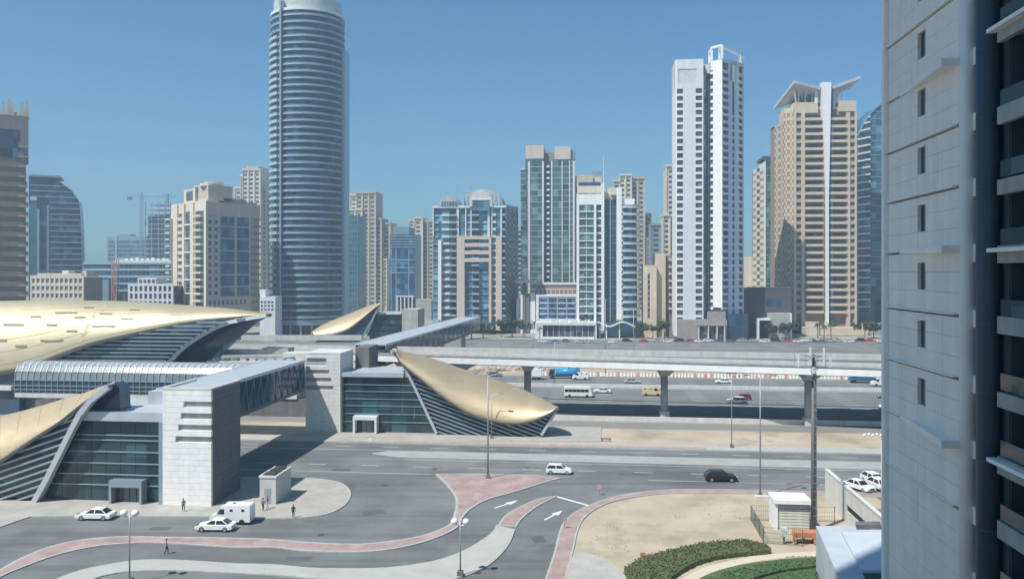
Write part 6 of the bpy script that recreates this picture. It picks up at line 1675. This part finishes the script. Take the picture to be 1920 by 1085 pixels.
# ------------------------------------------------------------------ sand lot: shed, fence, pallets; boundary wall
p = G(1453, 993, .1); r = empty('shed', p, -TH, 'small white flat-roofed equipment shed beside the telecom mast', 'shed')
w_, h_ = 4.3, 3.9
box('wall', M_wht, r, 0, .35, 0, 3.4, 0, h_ - .6); box('wall', M_wht2, r, .35, w_, .35, 3.4, 0, h_ - .6); box('roof', M_wht, r, -.1, w_ + .1, -.25, 3.5, h_ - .59, h_ - .1)
box('roller_door', M_concw, r, .4, w_ - .1, .2, .34, 0, h_ - 1.6)
for q in range(6): box('door_slat', M_conc, r, .4, w_ - .1, .16, .2, .3 + q * .36, .34 + q * .36)
box('lintel', M_metal, r, .4, w_, .1, .34, h_ - 1.4, h_ - 1.3); box('lintel', M_metal, r, .4, w_, .1, .34, h_ - .9, h_ - .8)
fr = empty('mesh_fence', G(1408, 955, .1), 0, 'dark green see-through mesh fence around the white shed', 'fence')
def fence_line(pts):
    for (a, c) in zip(pts, pts[1:]):
        A, C = G(*a, .1) - fr.location, G(*c, .1) - fr.location; n_ = max(1, int((C - A).length / 2.4))
        for i in range(n_ + 1):
            q = A + (C - A) * i / n_; MB().tube(q, q + Vector((0, 0, 2.0)), .045, .045, 6).build('post', mat('fence_green', (.10, .13, .11), .7), fr)
        k = MB(); m_ = int((C - A).length / .22)
        for i in range(m_): q = A + (C - A) * i / m_; k.beam(q + Vector((0, 0, .05)), q + Vector((0, 0, 1.95)), .018, .018)
        for z in (.1, .7, 1.3, 1.95): k.beam(A + Vector((0, 0, z)), C + Vector((0, 0, z)), .03, .03)
        k.build('mesh_panel', MATS['fence_green'], fr)['kind'] = 'stuff'
fence_line([(1408, 975), (1432, 1018), (1505, 1024)]); fence_line([(1408, 975), (1452, 977)]); fence_line([(1520, 978), (1565, 978)])
r = empty('pallet_stack', G(1505, 1016, .1), -TH, 'stack of rust-orange boards on dark trestles beside the shed', 'boards')
for q in range(5): box('board', M_orange, r, -1.2 + q * .05, 1.5 + q * .05, -.8, .6, .75 + q * .13, .86 + q * .13)
for x in (-1.1, 1.2): box('board', M_orange, r, x - .15, x + .15, -.95, -.82, .1, 1.5)
for x in (-1, 0, 1.2): box('trestle', M_steel, r, x, x + .12, -.7, .5, 0, .74)
r = empty('utility_cabinet', G(1470, 1019, .1), -TH, 'slim pale cabinet on a post in front of the shed door', 'cabinet'); box('post', M_concd, r, -.1, .1, -.1, .1, 0, .9); box('cabinet_box', M_wht2, r, -.35, .35, -.2, .2, .9, 1.9)
# boundary wall of the car park
w0 = G(1547, 941); wl = empty('boundary_wall', (w0.x, w0.y, 0), -TH, 'long white concrete wall running towards the viewer beside the parked cars', 'wall')
for q in range(8):
    y0, y1 = -q * 3.2, -(q + 1) * 3.2 + .03; hh = 4.55
    if q in (3, 4, 5): box('wall_panel', M_concw, wl, 0, .35, y1, y0, 2.5, hh); box('wall_panel', M_concw, wl, 0, .35, y1, y0, 0, 1.7); box('slot', M_dark, wl, .12, .2, y1, y0, 1.7, 2.5)
    else: box('wall_panel', M_concw, wl, 0, .35, y1, y0, 0, hh)
box('coping', M_concw, wl, -.08, .43, -25.6, .02, 4.56, 4.72)
box('wall_panel', M_conc, wl, .36, 3, -.3, 0, 0, 1.2)
# kiosk on the plaza
p = G(487, 944, .14); kr = empty('kiosk', p, -TH, 'small grey concrete kiosk on the plaza in the shade of the stone tower', 'kiosk'); kz = 3.9
box('wall', mat('kiosk_wall', (.50, .50, .47), .8), kr, 0, 2.3, 0, 5.5, 0, kz - .3); box('roof_rim', M_concw, kr, -.1, 2.4, -.1, .15, kz - .29, kz); box('roof_rim', M_concw, kr, 2.15, 2.4, .16, 5.6, kz - .29, kz); box('roof_rim', M_concw, kr, -.1, .15, .16, 5.6, kz - .29, kz); box('roof_deck', M_concd, kr, .2, 2.1, .2, 5.5, kz - .29, kz - .12)
for q in range(3): box('roof_unit', M_steel, kr, .4, 1.9, .8 + q * 1.6, 1.7 + q * 1.6, kz - .11, kz + .2)
box('door', M_metal, kr, .7, 1.6, -.04, 0, .05, 2.2)
# bench at the end of the entrance pavement, small signs
r = empty('concrete_bench', G(1136, 826, .1), -TH, 'low dark bench on the sand at the end of the white pavement', 'bench'); box('seat', M_concd, r, -1.0, 1.0, -.25, .25, .35, .5); box('leg', M_concd, r, -.8, -.6, -.2, .2, 0, .34); box('leg', M_concd, r, .6, .8, -.2, .2, 0, .34)
def sign(u, vb, vt, label, round_=False, m=None, Tz=.13, w_=.55):
    p = G(u, vb, Tz); h = CAM_H - (vt - HOR) * p.y / FOC - Tz; r = empty('road_sign', p, -TH, label, 'sign')
    MB().tube((0, 0, 0), (0, 0, h), .04, .04, 6).build('post', M_galv, r); m = m or M_wht
    if round_: MB().tube((0, -.06, h), (0, -.02, h), .35, .35, 16).build('sign_plate', m, r)
    else: box('sign_plate', m, r, -w_ / 2, w_ / 2, -.08, -.04, h - .5, h + .2)
sign(694, 838, 822, 'small white sign on the kerb in front of the right entrance doors')
sign(1124, 928, 912, 'round red and white sign on the slip road merge', True, mat('sign_red', (.50, .30, .28), .5), 0)
sign(1058, 990, 972, 'small round sign at the lower end of the red island', True, M_metal)
sign(1205, 1050, 1038, 'orange marker sign beside the olive hedge', False, M_orange, .1)

# ------------------------------------------------------------------ hedges, lawn, trees
def leafy(name, pts, h, m, label, cat, seed=1, density=26):
    """raised mass of small leaf faces over a planted bed"""
    import mathutils.geometry as mg
    rr = random.Random(seed); poly = [Vector(p) for p in pts]; xs = [p[0] for p in pts]; ys = [p[1] for p in pts]
    def inside(x, y):
        c = False; n = len(poly)
        for i in range(n):
            a, b_ = poly[i], poly[i - 1]
            if (a.y > y) != (b_.y > y) and x < (b_.x - a.x) * (y - a.y) / (b_.y - a.y) + a.x: c = not c
        return c
    k = MB(); ar = abs(area2([tuple(p) for p in poly])) / 2
    cnt = 0; tries = 0
    while cnt < ar * density and tries < ar * density * 6:
        tries += 1; x = rr.uniform(min(xs), max(xs)); y = rr.uniform(min(ys), max(ys))
        if not inside(x, y): continue
        z = .1 + h * (1 - rr.random() ** 2 * .9); s_ = rr.uniform(.06, .13); d = Vector((rr.gauss(0, 1), rr.gauss(0, 1), rr.gauss(0, 1.2))).normalized(); a = d.orthogonal().normalized() * s_; b_ = d.cross(a).normalized() * s_
        c = Vector((x, y, z)); k.add([c - a, c + b_, c + a, c - b_], [(0, 1, 2, 3)]); cnt += 1
    o = prism(name, [tuple(p) for p in inset([tuple(q) for q in poly], .12)], .1, .1 + h * .8, m); tag(o, label, cat)
    q = k.build('leaves', m, o); q['kind'] = 'stuff'; return o
hp = sm([(1168, 1064), (1200, 1044), (1260, 1027), (1330, 1014), (1400, 1010), (1440, 1020)], 3) + sm([(1446, 1030), (1400, 1034), (1340, 1042), (1290, 1060), (1255, 1085), (1235, 1100)], 3) + [(1180, 1090)]
leafy('hedge', [G(u, v, .65)[:2] for u, v in hp], .65, M_hedge, 'thick olive-green curved hedge at the lower right of the sand lot', 'hedge', 3, 60)
gpoly = sm([(1290, 1100), (1310, 1084), (1350, 1067), (1410, 1054), (1480, 1046), (1560, 1042)], 3) + [(1600, 1050), (1640, 1110)]
g = prism('lawn', pxpoly(gpoly, .15), None, .15, M_grass, None, 'structure')
for i, (pl, lb_) in enumerate(((sm([(1330, 1085), (1380, 1066), (1450, 1056), (1540, 1050)], 3) + sm([(1550, 1058), (1460, 1070), (1390, 1092)], 3), 'bright green low shrub band behind the sand path'), (sm([(1400, 1100), (1460, 1080), (1550, 1068)], 3) + [(1575, 1085), (1580, 1105)], 'bright green low shrubs at the bottom edge beside the terrace roof'))):
    leafy('low_shrubs', [G(u, v, .4)[:2] for u, v in pl], .4, mat('bright_leaves', (.065, .115, .05), .9, noise=.4, scale=2), lb_, 'shrubs', 9 + i, 30)
k = MB(); rr = random.Random(5)
for i in range(9000):
    u = rr.uniform(1290, 1600); v = rr.uniform(1040, 1100); p = G(u, v, .15)
    if v > 1042 + max(0, (1480 - u)) * .3: a = rr.uniform(0, 6.28); k.add([p + Vector((math.cos(a) * .03, math.sin(a) * .03, 0)), p - Vector((math.cos(a) * .03, math.sin(a) * .03, 0)), p + Vector((rr.gauss(0, .03), rr.gauss(0, .03), .12))], [(0, 1, 2)])
o = k.build('grass', M_grass); tag(o, 'short green grass at the lower right edge', 'grass', None, 'stuff')
# dry scrub tufts on the sand lot
def tufts(name, spots_, label, m, n=16):
    k = MB(); rr = random.Random(11)
    for (u, v, du, dv) in spots_:
        for i in range(n):
            p = G(u + rr.gauss(0, du), v + rr.gauss(0, dv), .1)
            for q in range(3):
                a = rr.uniform(0, 6.28); k.add([p + Vector((math.cos(a) * .06, math.sin(a) * .06, 0)), p - Vector((math.cos(a) * .06, math.sin(a) * .06, 0)), p + Vector((rr.gauss(0, .08), rr.gauss(0, .08), rr.uniform(.04, .12)))], [(0, 1, 2)])
    o = k.build(name, m); tag(o, label, 'scrub', None, 'stuff')
tufts('dry_scrub', [(1140, 1010, 18, 8), (1165, 1028, 16, 5), (1150, 990, 14, 4), (1340, 958, 34, 7), (1395, 972, 22, 6), (1270, 968, 10, 2)], 'thin dry scrub tufts scattered on the sand lot', mat('dry_scrub', (.27, .24, .16), .95, noise=.3))
# broadleaf and palm trees
def crown_mesh(seed, r, h, n=420, ls=.42):
    rr = random.Random(seed); k = MB(); cl = [(Vector((rr.gauss(0, .45) * r, rr.gauss(0, .45) * r, rr.uniform(-.4, .5) * h)), rr.uniform(.3, .55) * r) for _ in range(9)]
    for i in range(n):
        c, cr = rr.choice(cl); d = Vector((rr.gauss(0, 1), rr.gauss(0, 1), rr.gauss(0, 1))).normalized(); p = c + d * cr * rr.uniform(.7, 1.05)
        nn = (d + Vector((rr.gauss(0, .5), rr.gauss(0, .5), rr.gauss(0, .5)))).normalized(); a = nn.orthogonal().normalized() * ls * rr.uniform(.6, 1.2); b_ = nn.cross(a).normalized() * ls * rr.uniform(.5, 1)
        k.add([p - a, p + b_, p + a, p - b_], [(0, 1, 2, 3)])
    return k.mesh('crown', M_leaf)
crowns = [crown_mesh(i, 2.6, 2.2) for i in range(3)]
tk = MB().tube((0, 0, 0), (.1, 0, 2.4), .2, .14, 7).tube((.1, 0, 2.3), (.8, .2, 3.8), .1, .05, 5).tube((.1, 0, 2.3), (-.7, -.2, 3.9), .1, .05, 5).mesh('trunk', M_bark)
def tree(pos, sc, label, i, group='small trees along the far street'):
    r = empty('tree', pos, rnd.uniform(0, 6), label, 'tree', group); link('trunk', tk, r); link('crown', crowns[i % 3], r, (0, 0, 4.2)); r.scale = (sc, sc, sc)
kf = MB(); rr = random.Random(4)
for i in range(22):
    a = i * 2.399; el = rr.uniform(-.2, 1.0); d = Vector((math.cos(a), math.sin(a), 0)); p = Vector((0, 0, 0)); ang = el; sd = Vector((-d.y, d.x, 0)); w_ = .32
    for q in range(5):
        nx = p + (d * math.cos(ang) + Vector((0, 0, math.sin(ang)))) * .55; w2 = w_ * (1 - q / 5.5)
        dr = Vector((0, 0, -.14)); kf.add([p, nx, nx + sd * w2 + dr, p + sd * w_ + dr], [(0, 1, 2, 3)]); kf.add([p, nx, nx - sd * w2 + dr, p - sd * w_ + dr], [(0, 1, 2, 3)]); p = nx; w_ = w2; ang -= .42
frond = kf.mesh('crown', M_palm); pt = MB().tube((0, 0, 0), (.1, 0, 6.4), .24, .16, 8).mesh('trunk', M_bark)
def palm(pos, sc, label):
    r = empty('palm_tree', pos, rnd.uniform(0, 6), label, 'palm tree', 'palms along the far street'); link('trunk', pt, r); link('crown', frond, r, (.1, 0, 6.3)); r.scale = (sc, sc, sc)
GZ = lambda u, v: G(u, v, .03)
for i, (u, v, s_, lb_) in enumerate([(845, 634, 1.5, 'leftmost dark tree beside the far end of the long footbridge'), (862, 636, 1.7, 'dark tree under the far end of the long footbridge'), (884, 635, 1.5, 'dark tree at the left foot of the vaulted apartment block'),
        (906, 634, 1.3, 'tree below the pinkish porch of the vaulted apartment block'), (940, 632, 1.4, 'tree at the right foot of the vaulted apartment block'), (960, 632, 1.6, 'tree in the gap between the vaulted block and shop building'), (982, 633, 1.4, 'tree just left of the low shop building'),
        (1206, 634, 1.3, 'tree right of the wavy canopy'), (1224, 635, 1.2, 'tree before the plain beige slab building'), (1246, 634, 1.4, 'tree between the beige slab building and white tower podium'), (1449, 636, 1.2, 'tree before the white entrance frame'), (1478, 636, 1.4, 'tree between the white entrance frame and tan podium'),
        (1622, 634, 1.3, 'left tree of the green clump right of the tan podium'), (1638, 634, 1.4, 'middle tree of the green clump right of the tan podium'), (1654, 634, 1.3, 'right tree of the green clump beside the near facade')]): tree(GZ(u, v), s_, lb_, i)
for i, (u, v, s_, lb_) in enumerate([(1462, 634, 1.1, 'palm between the white entrance frame and the tan podium'), (1533, 634, 1.1, 'left palm before the tan tower podium'), (1545, 636, 1.0, 'palm at the doors of the tan tower podium'), (1558, 634, 1.1, 'right palm before the tan tower podium'), (1388, 636, 1.0, 'palm before the dark block'), (1012, 637, .9, 'palm at the left end of the shop building'), (1192, 637, .9, 'palm at the right end of the wavy canopy')]): palm(GZ(u, v), s_, lb_)

# ------------------------------------------------------------------ people
def person(pos, rz, label, top, bot, pose=0, skin=(.30, .19, .13), h=1.72):
    s = h / 1.75; st = .16 + .1 * pose
    J = dict(pel=(0, 0, .95), wst=(0, 0, 1.12), cst=(0, 0, 1.34), nck=(0, 0, 1.48), hd=(.02, 0, 1.58), hdt=(.03, 0, 1.72),
             lh=(0, .1, .92), lk=(.05 + st * .5, .11, .5), la=(st * .6, .12, .09), lt=(st * .6 + .16, .13, .04),
             rh=(0, -.1, .92), rk=(.03 - st * .2, -.11, .5), ra=(-st, -.12, .1), rt=(-st + .15, -.13, .04),
             ls=(0, .19, 1.40), le=(-.08, .25, 1.13), lw=(.04, .25, .90), lf=(.08, .25, .80), rs=(0, -.19, 1.40), re=(.06, -.25, 1.13), rw=(.18, -.24, .92), rf=(.22, -.24, .83))
    rad = dict(pel=.14, wst=.125, cst=.145, nck=.055, hd=.085, hdt=.07, lh=.1, lk=.065, la=.045, lt=.035, rh=.1, rk=.065, ra=.045, rt=.035, ls=.07, le=.045, lw=.032, lf=.035, rs=.07, re=.045, rw=.032, rf=.035)
    ks = list(J); E = [('pel', 'wst'), ('wst', 'cst'), ('cst', 'nck'), ('nck', 'hd'), ('hd', 'hdt'), ('pel', 'lh'), ('lh', 'lk'), ('lk', 'la'), ('la', 'lt'), ('pel', 'rh'), ('rh', 'rk'), ('rk', 'ra'), ('ra', 'rt'), ('cst', 'ls'), ('ls', 'le'), ('le', 'lw'), ('lw', 'lf'), ('cst', 'rs'), ('rs', 're'), ('re', 'rw'), ('rw', 'rf')]
    me = bpy.data.meshes.new('tmp'); me.from_pydata([J[k_] for k_ in ks], [(ks.index(a), ks.index(b_)) for a, b_ in E], [])
    o = bpy.data.objects.new('tmp', me); COL.objects.link(o); md = o.modifiers.new('s', 'SKIN'); md.use_smooth_shade = True
    for i, k_ in enumerate(ks): me.skin_vertices[0].data[i].radius = (rad[k_],) * 2; me.skin_vertices[0].data[i].use_root = (k_ == 'pel')
    ss = o.modifiers.new('u', 'SUBSURF'); ss.levels = 1; ss.render_levels = 1
    dg = bpy.context.evaluated_depsgraph_get(); bm2 = bpy.data.meshes.new_from_object(o.evaluated_get(dg)); bpy.data.objects.remove(o)
    for m in (mat('skin', skin, .6), top, bot, M_black): bm2.materials.append(m)
    for p in bm2.polygons:
        z = p.center.z; x = abs(p.center.y)
        p.material_index = 0 if z > 1.49 or (x > .2 and z < 1.15) else (1 if z > .98 or (x > .17 and z > 1.1) else (3 if z < .1 else 2))
    bm2.name = 'person'
    r = bpy.data.objects.new('person', bm2); COL.objects.link(r); r.location = pos; r.rotation_euler.z = rz; r.scale = (s, s, s); tag(r, label, 'person')
    hr = MB().sphere((.0, 0, 1.70), .105, 10, 6, .85); hr.build('hair', M_black, r, True)
T_dark = mat('dark_cloth', (.03, .03, .035), .9); T_grey = mat('grey_cloth', (.2, .2, .2), .9); T_red = mat('red_shirt', (.45, .10, .12), .9); T_navy = mat('navy_trousers', (.03, .04, .07), .9); T_pale = mat('pale_shirt', (.5, .48, .42), .9)
person(G(312, 1038, .006), 0.4, 'person in a red shirt crossing the slip lane on foot', T_red, T_navy, 1)
person(G(344, 958, .14), 2.0, 'person in dark grey walking before the bright stone tower', T_grey, T_dark, 1)
person(G(493, 957, .14), 1.2, 'left of two people standing at the kiosk, in grey', T_grey, T_dark, 0)
person(G(502, 953, .14), 3.5, 'right of two people standing at the kiosk, black top and pale trousers', T_dark, T_pale, 0)
person(G(550, 970, .14), 1.6, 'person all in black walking alone across the plaza', T_dark, T_dark, 1)

# ------------------------------------------------------------------ air
hz = MB().box(-1400, 1400, -900, 1500, -1.0, 205).build('haze', M_dark); hz.data.materials.clear()
hm_ = bpy.data.materials.new('haze_air'); hm_.use_nodes = True; nt = hm_.node_tree; nt.nodes.clear()
pv = nt.nodes.new('ShaderNodeVolumePrincipled'); pv.inputs['Color'].default_value = (.62, .80, .95, 1); pv.inputs['Density'].default_value = .00058; pv.inputs['Anisotropy'].default_value = .1
mo = nt.nodes.new('ShaderNodeOutputMaterial'); nt.links.new(pv.outputs[0], mo.inputs['Volume']); hz.data.materials.append(hm_); hz['kind'] = 'stuff'
hz['label'] = 'pale blue haze over the whole city'
